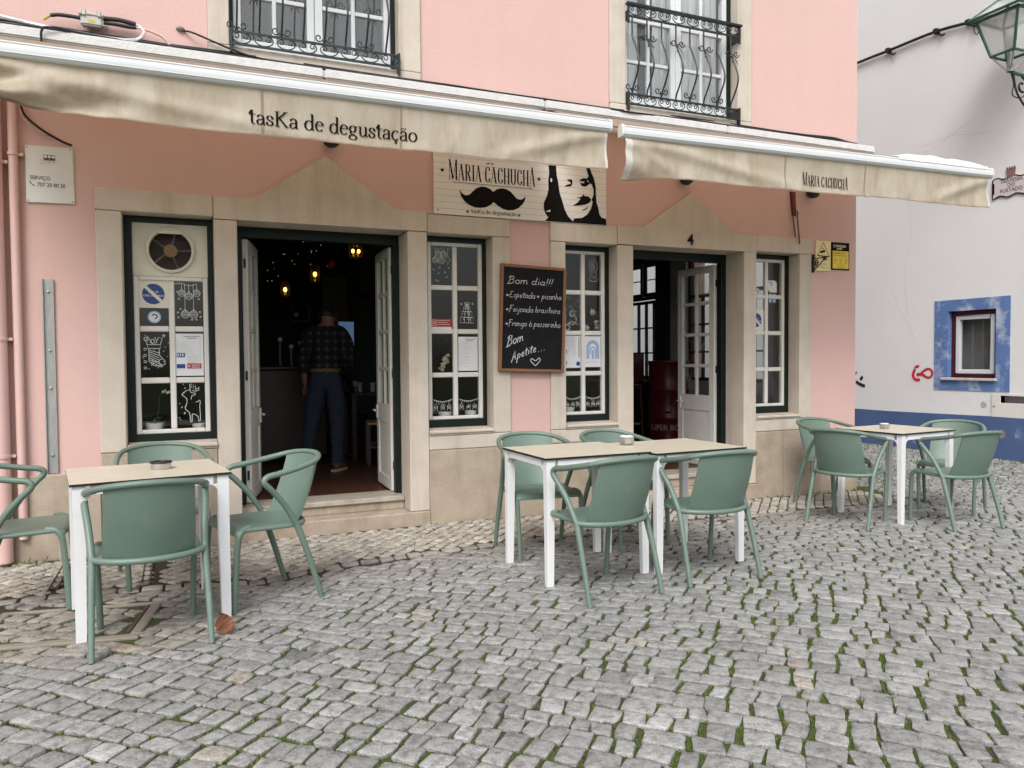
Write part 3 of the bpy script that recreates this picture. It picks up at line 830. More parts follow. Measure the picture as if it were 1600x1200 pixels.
def rows(z0, z1, n, bar=.040):
    h = (z1 - z0 - bar * (n - 1)) / n
    return [(z0 + (h + bar) * i, z0 + (h + bar) * i + h) for i in range(n)]
win1, P1 = window(-.379, .201, .741, 2.347, -.330, .164, .80, 2.31, 2, [(.832, 1.163), (1.205, 1.535), (1.575, 1.900)], panel=1.93)
win2, P2 = window(1.791, 2.344, .75, 2.327, 1.833, 2.318, .818, 2.288, 2, rows(.848, 2.256, 4))
win3, P3 = window(3.027, 3.538, .75, 2.317, 3.066, 3.508, .812, 2.280, 2, rows(.842, 2.250, 4))
win4, P4 = window(5.102, 5.640, .75, 2.338, 5.150, 5.606, .820, 2.300, 2, rows(.850, 2.268, 4))

# ---- doors: green frames and white leaves standing open
def door_frame(x0, x1, ztop, zb):
    m = MB(); y0, y1 = .252, .33
    m.box(x0 - .03, x1 + .03, y0, y1, ztop - .075, ztop + .03)
    m.box(x0 - .03, x0 + .045, y0, y1, zb, ztop - .075); m.box(x1 - .045, x1 + .03, y0, y1, zb, ztop - .075)
    return m.build('door_frame', 'green_frame', house, bevel=.004)
door_frame(.363, 1.625, 2.335, .217); door_frame(3.706, 4.946, 2.330, .207)

def door_leaf(hx, hy, ang, w, z0, z1, handle_side=1):
    """leaf from the hinge, running along +x of its own frame, then turned"""
    M = Matrix.Translation((hx, hy, 0)) @ Matrix.Rotation(ang, 4, 'Z')
    t = .042; st = .075; zl = z0 + .56; zb = z0 + .10
    f = MB()
    f.box(0, st, -t / 2, t / 2, z0, z1); f.box(w - st, w, -t / 2, t / 2, z0, z1)
    f.box(st, w - st, -t / 2, t / 2, z1 - .07, z1); f.box(st, w - st, -t / 2, t / 2, z0, zb); f.box(st, w - st, -t / 2, t / 2, zl, zl + .16)
    d = f.xf(M).build('door', 'upvc', house, bevel=.004)
    zg0, zg1 = zl + .16, z1 - .07
    rr = rows(zg0, zg1, 4, .034); cw = (w - 2 * st - .034) / 2
    MB().box(st + cw, st + cw + .034, -.014, .014, zg0, zg1).xf(M).build('glazing_bar', 'upvc', d, bevel=.004)
    for k in range(3):
        for i in range(2):
            a = st + (cw + .034) * i
            MB().box(a, a + cw, -.013, .013, rr[k][1], rr[k + 1][0]).xf(M).build('glazing_bar', 'upvc', d, bevel=.004)
    panes = []
    for a, b in rr:
        for i in range(2):
            xa = st + (cw + .034) * i
            MB().box(xa - .002, xa + cw + .002, -.003, .003, a - .002, b + .002).xf(M).build('pane', 'glass', d)
            panes.append((xa, xa + cw, a, b))
    MB().box(st + .002, w - st - .002, -.010, .010, zb + .002, zl - .002).xf(M).build('lower_panel', 'upvc', d, bevel=.003)
    h = MB()
    h.box(w - .058, w - .018, -t / 2 - .012, t / 2 + .012, zl + .02, zl + .14)
    for s in (-1, 1):
        h.tube([(w - .038, s * .03, zl + .09), (w - .038, s * .06, zl + .09), (w - .13, s * .062, zl + .088)], .008, 6)
    h.xf(M).build('handle', 'upvc', d, bevel=.002)
    for z in (z0 + .18, z0 + .95, z1 - .22):
        MB().tube([(-.004, 0, z), (-.004, 0, z + .07)], .008, 6).xf(M).build('hinge', 'black_metal', d)
    return d, M, panes
dl1, _, _ = door_leaf(.432, .30, R(78), .60, .222, 2.252)
dl2, _, _ = door_leaf(1.585, .34, R(88.0), .58, .222, 2.252)
dl3, MD3, PD3 = door_leaf(4.900, .34, R(92.5), .58, .212, 2.246)

# ---- first-floor windows with iron balcony railings
def upper_window(x0, x1, curtain, zb=3.585):
    f = MB(); zt = 5.86; y0, y1 = .10, .16
    f.box(x0, x0 + .028, y0 - .02, y1, zb - .02, zt); f.box(x1 - .028, x1, y0 - .02, y1, zb - .02, zt); f.box(x0 + .028, x1 - .028, y0 - .02, y1, zt - .03, zt)
    w = f.build('window', 'green_frame', house)
    a, b = x0 + .030, x1 - .030; mid = (a + b) / 2
    for s0, s1 in ((a, mid - .002), (mid + .002, b)):
        s = MB(); t = .055
        s.box(s0, s0 + t, y0, y1 - .01, zb, zt - .04); s.box(s1 - t, s1, y0, y1 - .01, zb, zt - .04)
        s.box(s0 + t, s1 - t, y0, y1 - .01, zb, zb + .10); s.box(s0 + t, s1 - t, y0, y1 - .01, zt - .10, zt - .04)
        s.build('sash', 'alu', w, bevel=.006)
        zs = [zb + .10, 4.01, 4.385, 4.76, 5.15, zt - .10]
        cm = (s0 + s1) / 2
        MB().box(cm - .015, cm + .015, y0 + .008, y1 - .015, zb + .10, zt - .10).build('glazing_bar', 'alu', w, bevel=.004)
        for z in zs[1:-1]:
            for p, q in ((s0 + t, cm - .015), (cm + .015, s1 - t)):
                MB().box(p + .001, q - .001, y0 + .010, y1 - .017, z - .016, z + .016).build('glazing_bar', 'alu', w, bevel=.004)
        for i in range(5):
            for p, q in ((s0 + t, cm - .015), (cm + .015, s1 - t)):
                MB().box(p - .003, q + .003, y0 + .024, y0 + .029, zs[i] + (.016 if i else 0) - .003, zs[i + 1] - (.016 if i < 4 else 0) + .003).build('pane', 'glass_up', w)
    # room behind: curtain and dark box
    c = MB(); n = 90; ztop = 5.8
    for i in range(n):
        xa = a + (b - a) * i / n; xb = a + (b - a) * (i + 1) / n
        ya = .27 + .018 * math.sin(i * .95) + .01 * math.sin(i * .31); yb = .27 + .018 * math.sin((i + 1) * .95) + .01 * math.sin((i + 1) * .31)
        if curtain == 'sheer_curtain' and .24 < i / n < .36: continue
        zz = 3.62 if curtain == 'sheer_curtain' else 3.66 + .012 * math.sin(i * .8)
        if curtain != 'sheer_curtain' and i / n < .22: continue
        c.quad((xa, ya, zz), (xb, yb, zz), (xb, yb, ztop), (xa, ya, ztop))
    c.build('curtain', 'curtain' if curtain == 'sheer_curtain' else 'curtain_dim', w, smooth=80)
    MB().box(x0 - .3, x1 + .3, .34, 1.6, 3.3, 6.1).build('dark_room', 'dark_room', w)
    return w
uw1 = upper_window(.338, 1.574, 'lace_curtain'); uw2 = upper_window(3.634, 4.867, 'sheer_curtain')
stone(SB, .19, .338, 3.575, 5.9, yb=.17); stone(SB, 1.574, 1.755, 3.575, 5.9, yb=.17); stone(SB, .19, 1.755, 3.50, 3.575, yf=-.03, yb=.17)
stone(SB, 3.47, 3.634, 3.565, 5.9, yb=.17); stone(SB, 4.867, 5.036, 3.565, 5.9, yb=.17); stone(SB, 3.47, 5.036, 3.495, 3.565, yf=-.03, yb=.17)
MB().box(-3.2, -2.0, .10, .14, 3.5, 5.9).build('window', 'upvc', house)

def spiral(cx, cz, r, a0, turns, s=1, n=16, shrink=.72):
    return [(cx + s * r * (1 - shrink * i / n) * math.cos(R(a0 + 360 * turns * i / n)), cz + r * (1 - shrink * i / n) * math.sin(R(a0 + 360 * turns * i / n))) for i in range(n + 1)]

SCROLL = {}
def railing(x0, x1, material, dz=0.0):
    yr = -.055
    f = MB(); r = .008
    zt, zt2, zb2, zb = 4.425 + dz, 4.33 + dz, 3.652 + dz, 3.565 + dz
    f.box(x0 - .012, x1 + .012, yr - .022, yr + .022, zt, zt + .018)
    f.box(x0, x1, yr - .006, yr + .006, zt2 - .008, zt2 + .008); f.box(x0, x1, yr - .006, yr + .006, zb2 - .008, zb2 + .008); f.box(x0, x1, yr - .006, yr + .006, zb - .008, zb + .008)
    for x in (x0 + .006, x1 - .006):
        f.box(x - .009, x + .009, yr + .007, .08, zt2 - .03, zt2 + .05); f.box(x - .009, x + .009, yr + .007, .08, zb - .04, zb2 + .02)
        f.box(x - .008, x + .008, yr - .009, yr + .0065, zt2 - .06, zt); f.box(x - .008, x + .008, yr - .009, yr + .0065, zb - .06, zb2 + .02)
    rail = f.build('balcony_railing', material, house)
    n = 8; step = (x1 - x0 - .04) / (n - .25)
    key = (material, 'bal')
    if key not in SCROLL:
        prof = [(0, zt2), (0, 4.20), (-.005, 4.15), (-.06, 4.04), (-.105, 3.93), (-.10, 3.85), (-.05, 3.76), (-.008, 3.70), (0, 3.66), (0, zb2)]
        me = MB().tube(catmull([(0, y, z) for y, z in prof], 4), .0075, 6).build('baluster', material, rail, smooth=50)
        bow = MB()
        for s in (-1, 1):
            bow.tube([(x, -.03 + .01 * k / 16, z) for k, (x, z) in enumerate(spiral(s * .045, 4.155, .034, 180, 1.15, s * -1))], .005, 5)
            bow.tube(catmull([(s * .012, -.028, 4.15), (0, -.032, 4.13), (-s * .03, -.062, 4.06)], 4), .005, 5)
        bw = bow.build('bow_scroll', material, rail)
        base = MB()
        for s in (-1, 1):
            base.tube(catmull([(0, 0, zb2), (s * .012, 0, 3.70)], 2) + [(x, 0, z) for x, z in spiral(s * .042, 3.715, .030, 200, 1.1, s)], .005, 5)
        bs = base.build('base_scroll', material, rail)
        cs = MB(); h = zb2 - zb
        for s in (-1, 1):
            cs.tube([(x, 0, z) for x, z in [(s * .064 * math.sin(R(a)), zb + .008 + .064 * .62 * (1 - math.cos(R(a)))) for a in range(0, 121, 15)]] + [(x, 0, z) for x, z in spiral(s * .034, zb + .055, .024, 20, 1.1, s, 12)], .0045, 5)
        c1 = cs.build('c_scroll', material, rail)
        for o in (me, bw, bs, c1): SCROLL[(material, o.name.split('.')[0])] = o.data; bpy.data.objects.remove(o)
        SCROLL[key] = 1
    def put(nm, x, y, z):
        o = bpy.data.objects.new(nm, SCROLL[(material, nm)]); COL.objects.link(o); o.parent = rail; o.location = (x, y, z)
    for i in range(n):
        x = x0 + .03 + step * (i + .1)
        put('baluster', x, yr, 0)
        put('bow_scroll' if i % 2 else 'base_scroll', x, yr, 0)
    m = 8; st = (x1 - x0) / m
    for i in range(m):
        put('c_scroll', x0 + st * (i + .5), yr, 0); put('c_scroll', x0 + st * (i + .5), yr, zt2 + .008 - zb)
    return rail
railing(3.634, 4.867, 'black_metal'); railing(.338, 1.574, 'iron_green', .018)

# ---- rooms behind the doors
def rooms():
    fz = .20
    MB().box(-1.2, 2.95, .445, 5.0, fz - .12, fz - .004).build('floor', 'dark_room', house)
    MB().box(3.05, 6.148, .445, 5.2, fz - .12, fz).build('floor', 'floor_wood', house)
    x = .05; i = 0
    rnd = random.Random(2)
    while x < 2.75:
        w = .118
        ob = MB().box(x, x + w - .0025, .45, 4.6, fz - .003, fz + rnd.uniform(0, .0012)).build('floorboard', 'floor_wood', house)
        x += w; i += 1
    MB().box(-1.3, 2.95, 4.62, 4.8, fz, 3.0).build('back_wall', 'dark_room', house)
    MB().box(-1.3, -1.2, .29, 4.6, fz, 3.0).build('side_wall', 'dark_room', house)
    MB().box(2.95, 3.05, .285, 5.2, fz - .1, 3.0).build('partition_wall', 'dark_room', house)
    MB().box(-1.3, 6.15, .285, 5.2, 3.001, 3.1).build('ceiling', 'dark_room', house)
    MB().box(2.13, 2.90, 4.50, 4.60, fz, 3.0).build('green_wall', 'green_room', house)
    MB().box(2.05, 2.128, 4.42, 4.60, fz, 3.0).build('column', 'dark_wood', house)
    MB().box(1.72, 2.048, 4.56, 4.61, fz, 2.45).build('wall_panel', 'grey_room', house)
    MB().box(3.05, 6.148, 5.0, 5.2, fz, 3.0).build('back_wall', 'grey_room', house)
    MB().box(3.051, 3.07, .30, 5.0, fz, 3.0).build('wall_lining', 'grey_room', house)
    # lining of the outer walls so that the rooms are closed
    for y0, y1, z0, z1 in ((.29, .998, fz, 3.0), (2.502, 2.86, fz, 3.0), (.998, 2.502, fz, 1.018), (.998, 2.502, 2.722, 3.0)):
        MB().box(6.12, 6.149, y0, y1, z0, z1).build('wall_lining', 'white_room', house)
    f2 = MB()
    for y in (1.0, 1.73, 2.46): f2.box(6.16, 6.22, y, y + .04, 1.02, 2.72)
    for z in (1.02, 2.10, 2.68): f2.box(6.162, 6.218, 1.04, 2.46, z, z + .04)
    w2_ = f2.build('window', 'dark_room', house)
    for y in (1.25, 1.48, 1.98, 2.22):
        MB().box(6.17, 6.21, y, y + .026, 1.06, 2.10).build('glazing_bar', 'dark_room', w2_)
    for z in (1.38, 1.74): MB().box(6.172, 6.208, 1.04, 2.46, z, z + .022).build('glazing_bar', 'dark_room', w2_)
    MB().box(6.188, 6.193, 1.04, 2.46, 1.06, 2.68).build('pane', 'glass', w2_)
    MB().box(6.12, 6.149, 4.71, 5.0, fz, 3.0).build('wall_lining', 'grey_room', house)
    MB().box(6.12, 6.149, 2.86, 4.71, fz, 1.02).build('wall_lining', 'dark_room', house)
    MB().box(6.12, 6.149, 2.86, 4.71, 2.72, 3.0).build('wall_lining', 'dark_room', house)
    MB().box(6.05, 6.149, 2.862, 3.118, 1.021, 2.719).build('column', 'dark_room', house)
    # side window: transom lights above, tall panes below
    f = MB(); X0, X1 = 6.16, 6.22
    for y in (3.12, 4.66): f.box(X0, X1, y, y + .04, 1.02, 2.72)
    for z in (1.02, 2.10, 2.16, 2.68): f.box(X0, X1, 3.16, 4.66, z, z + .04)
    w = f.build('window', 'dark_room', house)
    for y in (3.34, 3.54, 3.74, 3.94, 4.14, 4.40): MB().box(X0 + .01, X1 - .01, y, y + .026, 1.06, 2.10).build('glazing_bar', 'dark_room', w)
    for z in (1.38, 1.74): MB().box(X0 + .012, X1 - .012, 3.16, 4.66, z, z + .022).build('glazing_bar', 'dark_room', w)
    for y0, y1 in ((3.165, 3.53), (3.57, 3.93), (3.97, 4.30)):
        t = MB(); t.box(X0 - .03, X0 - .001, y0, y0 + .05, 2.2, 2.67); t.box(X0 - .03, X0 - .001, y1 - .05, y1, 2.2, 2.67); t.box(X0 - .03, X0 - .001, y0 + .05, y1 - .05, 2.2, 2.25); t.box(X0 - .03, X0 - .001, y0 + .05, y1 - .05, 2.62, 2.67)
        t.box(X0 - .015, X0 - .005, y0 + .05, y1 - .05, 2.43, 2.445)
        t.build('transom_sash', 'dark_room', w)
    MB().box(X0 + .028, X0 + .033, 3.16, 4.66, 1.06, 2.68).build('pane', 'glass', w)
    mk = MB()
    fn = lambda x, z, l: (X0 + .026 - l, 3.33 - x * .16, 1.62 + z * .12)
    for k, (dx, dz) in enumerate(((0, 1.1), (.1, 0), (.05, -1.1))):
        for s in [arc(.3 + dx, .45 + dz, .3, .35, 20, 340, 14)]: mk.strokes([s], .06, fn, k0=k)
    mk.build('scribble', 'ochre', w)
rooms()

# ------------------------------------------------------------------ lettering: two small drawn alphabets
def pen(thick, thin):
    return lambda t: thin + (thick - thin) * abs(t.y) ** 1.5

SERIF = {   # x-height 1, strokes; serifs are short flat strokes
 't': (.62, [[(.28, 1.42), (.28, .25)] + arc(.5, .25, .22, .25, 180, 290, 6), [(.04, .97), (.62, .97)], [(.04, .97), (.28, 1.4)]]),
 'a': (.82, [arc(.36, .70, .26, .28, 160, 10, 8) + [(.62, .22)] + arc(.74, .2, .12, .2, 180, 290, 4), [(.62, .60), (.34, .50)] + arc(.30, .25, .22, .25, 100, 300, 9) + [(.62, .22)], [(.08, .72), (.15, .80)]]),
 's': (.66, [[(.54, .70)] + arc(.32, .75, .23, .23, 20, 200, 8) + [(.2, .58), (.46, .42)] + arc(.32, .24, .25, .24, 30, -170, 9), [(.54, .66), (.55, .9)], [(.07, .08), (.06, .34)]]),
 'K': (1.32, [[(.26, 1.5), (.26, 0)], [(.27, .7), (1.0, 1.47)], [(.46, .86), (1.12, .03)], [(.06, 1.48), (.48, 1.48)], [(.06, .02), (.48, .02)], [(.80, 1.48), (1.22, 1.48)], [(.88, .02), (1.34, .02)]]),
 'd': (.95, [arc(.42, .48, .34, .48, 35, 325, 16), [(.72, 1.62), (.72, .05)], [(.55, 1.60), (.73, 1.62)], [(.72, .03), (.92, .06)]]),
 'e': (.80, [[(.08, .58), (.70, .58)], arc(.40, .50, .33, .48, 12, 320, 16)]),
 'g': (.86, [arc(.38, .66, .27, .31, 0, 360, 16), [(.62, .86), (.86, .92)], [(.22, .38), (.16, .22), (.30, .12), (.60, .08)], arc(.40, -.20, .34, .24, 70, 430, 18)]),
 'u': (.98, [[(.20, .96), (.20, .3)] + arc(.44, .3, .24, .29, 180, 330, 7), [(.74, .96), (.74, .05)], [(.04, .95), (.2, .97)], [(.58, .95), (.74, .97)], [(.74, .03), (.94, .06)]]),
 'o': (.92, [arc(.44, .48, .36, .48, 0, 360, 20)]),
}
SERIF['ç'] = (.80, [arc(.42, .48, .34, .48, 45, 315, 14), [(.44, 0), (.40, -.14)] + arc(.40, -.26, .12, .11, 90, -120, 6)])
SERIF['ã'] = (.82, SERIF['a'][1] + [[(.12, 1.16), (.24, 1.28), (.44, 1.18), (.58, 1.30)]])
def serif_lines(txt, x, z, s, width=None):
    gl = []; cx = 0
    for ch in txt:
        if ch == ' ': cx += .48; continue
        adv, st = SERIF[ch]
        gl.append([[(cx + a, b) for a, b in l] for l in st]); cx += adv + .04
    sx = (width / cx) if width else s
    return [[[(x + a * sx, z + b * s) for a, b in l] for l in g] for g in gl]

def caps_lines(txt, x, z, h, width, tall=()):
    """condensed display capitals: list of (strokes) per letter in real units"""
    U = {'M': 1.45, 'A': 1.0, 'R': 1.0, 'I': .5, 'C': .92, 'H': 1.05, 'U': 1.0, ' ': .42}
    tot = sum(U[c] + .06 for c in txt); k = width / tot
    out = []; cx = x
    for i, c in enumerate(txt):
        if c == ' ': cx += U[c] * k; continue
        w = U[c] * k; H = h * (1.22 if i in tall else 1.0)
        T = .23 * k; t = .065 * k
        def q(x0, z0, x1, z1): return ([(cx + x0 * w, z + z0 * H), (cx + x1 * w, z + z1 * H)])
        S = []
        if c == 'M': S = [(q(.12, 0, .12, 1), t), (q(.14, .98, .48, .03), T), (q(.50, .03, .80, .98), t), (q(.84, 0, .84, 1), T)]; sf = [.12, .84]
        elif c == 'A': S = [(q(.08, 0, .46, .98), t), (q(.46, 1, .82, 0), T), (q(.22, .36, .66, .36), t)]; sf = [.1, .84]
        elif c == 'I': S = [(q(.5, 0, .5, 1), T)]; sf = [.5]
        elif c == 'H': S = [(q(.2, 0, .2, 1), T), (q(.8, 0, .8, 1), T), (q(.2, .5, .8, .5), t)]; sf = [.2, .8]
        elif c == 'R': S = [(q(.2, 0, .2, 1), T), ([(cx + a * w, z + b * H) for a, b in [(.2, .97), (.5, .97), (.72, .9), (.74, .76), (.7, .6), (.5, .53), (.2, .53)]], pen(T * .9, t)), (q(.48, .52, .84, 0), T)]; sf = [.2]
        elif c == 'C': S = [([(cx + a * w, z + b * H) for a, b in [(.84, .74), (.8, .9), (.55, .98), (.3, .9), (.2, .7), (.2, .3), (.3, .1), (.55, .02), (.8, .1), (.84, .28)]], pen(T, t))]; sf = []
        elif c == 'U': S = [([(cx + a * w, z + b * H) for a, b in [(.2, 1), (.2, .25), (.3, .07), (.5, .02), (.7, .07), (.8, .25), (.8, 1)]], pen(T, t))]; sf = []
        for a in sf:
            S.append((q(a - .2 / U[c] * .8, .012, a + .2 / U[c] * .8, .012), t))
            if c != 'A': S.append((q(a - .2 / U[c] * .8, .988, a + .2 / U[c] * .8, .988), t))
        if c == 'U': S += [(q(.03, .988, .38, .988), t), (q(.62, .988, .97, .988), t)]
        out.append(S); cx += w + .06 * k
    return out

HAND = {    # single-line handwriting, x-height 1
 'B': (1.25, [[(.25, 0), (.42, 1.9)], [(.1, 1.55), (.5, 1.95), (.95, 1.75), (.9, 1.3), (.5, 1.05), (1.0, .9), (1.05, .35), (.6, -.05), (.0, -.1)]]),
 'o': (.85, [arc(.4, .5, .33, .48, 80, 440, 12)]),
 'm': (1.3, [[(.1, 1), (.12, 0)], [(.12, .6)] + arc(.36, .68, .22, .3, 150, 0, 6) + [(.58, 0)], [(.58, .6)] + arc(.82, .68, .22, .3, 150, 0, 6) + [(1.06, .15), (1.25, .1)]]),
 'n': (.9, [[(.1, 1), (.12, 0)], [(.12, .6)] + arc(.38, .68, .25, .3, 150, 0, 6) + [(.64, .1), (.85, .1)]]),
 'd': (.95, [arc(.38, .48, .32, .45, 40, 330, 10), [(.78, 1.9), (.68, .1), (.9, .05)]]),
 'i': (.45, [[(.2, .95), (.2, .15), (.42, .08)], [(.22, 1.35), (.25, 1.42)]]),
 'a': (.9, [arc(.38, .48, .30, .44, 40, 340, 10), [(.70, .95), (.68, .12), (.9, .06)]]),
 '!': (.42, [[(.28, 1.9), (.18, .5)], [(.14, .08), (.17, .0)]]),
 '*': (.9, [[(.4, .95), (.4, .25)], [(.1, .8), (.72, .4)], [(.1, .4), (.72, .8)]]),
 'E': (1.1, [[(.95, 1.7), (.6, 1.9), (.25, 1.6), (.3, 1.15), (.65, 1.0), (.2, .85), (.08, .4), (.4, .0), (.95, .2)]]),
 's': (.75, [[(.6, .85), (.35, 1.0), (.2, .75), (.52, .42), (.45, .08), (.08, .08)]]),
 'p': (.9, [[(.18, 1.0), (.08, -.8)], [(.16, .7), (.45, 1.0), (.72, .65), (.55, .15), (.15, .15)]]),
 'e': (.8, [[(.1, .45), (.62, .6), (.55, .95), (.25, .9), (.1, .45), (.3, .05), (.75, .2)]]),
 't': (.7, [[(.34, 1.6), (.28, .2), (.6, .08)], [(.02, 1.12), (.66, 1.2)]]),
 'c': (.75, [arc(.42, .5, .32, .45, 50, 310, 9)]),
 'h': (.92, [[(.2, 1.9), (.12, 0)], [(.14, .55)] + arc(.4, .66, .26, .3, 150, 0, 6) + [(.66, .1), (.85, .1)]]),
 'F': (1.05, [[(.35, 1.8), (.2, -.1), (-.05, -.15)], [(.1, 1.7), (.5, 1.95), (1.0, 1.9)], [(.12, 1.05), (.75, 1.1)]]),
 'j': (.5, [[(.3, .95), (.25, -.5), (.02, -.75), (-.1, -.5)], [(.32, 1.35), (.35, 1.42)]]),
 'r': (.72, [[(.15, 1.0), (.15, 0)], [(.15, .6), (.4, .95), (.65, .85)]]),
 'b': (.88, [[(.2, 1.85), (.12, .1)], [(.13, .6), (.45, .95), (.72, .6), (.55, .1), (.12, .1)]]),
 'l': (.5, [[(.15, .3), (.42, 1.6), (.28, 1.85), (.15, 1.4), (.2, .2), (.5, .1)]]),
 'g': (.92, [arc(.38, .5, .30, .44, 40, 340, 10), [(.70, .95), (.66, -.4), (.4, -.75), (.12, -.55)]]),
 'à': (.9, [arc(.38, .48, .30, .44, 40, 340, 10), [(.70, .95), (.68, .12), (.9, .06)], [(.2, 1.55), (.45, 1.25)]]),
 'A': (1.2, [[(.0, -.3), (.25, .4), (.55, 1.9), (.85, .1), (1.1, .05)], [(.25, .65), (.85, .75)]]),
 '.': (.4, [[(.14, .05), (.2, .0)]]), ' ': (.55, []),
}
def hand_lines(txt, x, z, s, width=None, slope=0.0):
    tot = sum(HAND[c][0] for c in txt); k = (width / tot) if width else s
    rnd = random.Random(len(txt)); out = []; cx = 0
    for c in txt:
        adv, st = HAND[c]; dz = rnd.uniform(-.06, .06) * s
        for l in st: out.append([(x + (cx + a + b * .12) * k, z + dz + b * s + (cx + a) * k * slope) for a, b in l])
        cx += adv
    return out

# ------------------------------------------------------------------ awnings
def val_y(a, x, t):
    """front surface of a hanging valance: t = 0 top ... 1 bottom"""
    s = a['seed']
    w = .018 * noise.noise((x * 1.9, s, t * .7)) + .008 * noise.noise((x * 7, s + 4, t * 2.0)) + .003 * noise.noise((x * 22, s, t * 6))
    y = a['y'] - .004 + t * (.012 + w * 1.1) + .010 * math.sin(t * 3.0) * (noise.noise((x * .9, s + 9, 0)) + .4)
    for kind, L in a.get('folds', ()):
        u = (x - a['x0']) if kind[0] == 'l' else (a['x1'] - x)
        c = u / L if kind[1] == 'd' else 1 - u / L
        y -= .022 * math.exp(-((t - c) / .17) ** 2) * (1 - smooth01(L * .55, L * 1.1, u)) * min(1, t * 5)
    e = a.get('crumple')
    if e: y += t * (1 - smooth01(e[0], e[1], x)) * (.075 * math.sin(t * 7 + x * 9) + .05 * noise.noise((x * 9, t * 4, 2)) - .03)
    d = (a['x1'] - x)
    if d < .3: y += .03 * (1 - d / .3) * t * math.sin(t * 4 + 1)
    if a.get('fold_left') and x - a['x0'] < .45:
        q = 1 - (x - a['x0']) / .45; y += .05 * q * math.sin(t * 5 + q * 2.5) * t
    return y
def bar_z(a, x): return a['z0'] + (a['z1'] - a['z0']) * (x - a['x0']) / (a['x1'] - a['x0'])
def val_bottom(a, x):
    return .262 + .016 * noise.noise((x * 1.3, a['seed'], 3)) + .004 * noise.noise((x * 9, a['seed'], 3)) - (.03 * (1 - smooth01(-.9, -.3, x)) if a.get('crumple') else 0) + (.025 * smooth01(.35, 0, x - a['x0']) if a.get('fold_left') else 0)
def val_point(a, x, z, lift=0):
    """point on the valance at height z, lifted forward"""
    top = bar_z(a, x); t = min(max((top - z) / val_bottom(a, x), 0), 1)
    return (x, val_y(a, x, t) - .004 - lift, z)

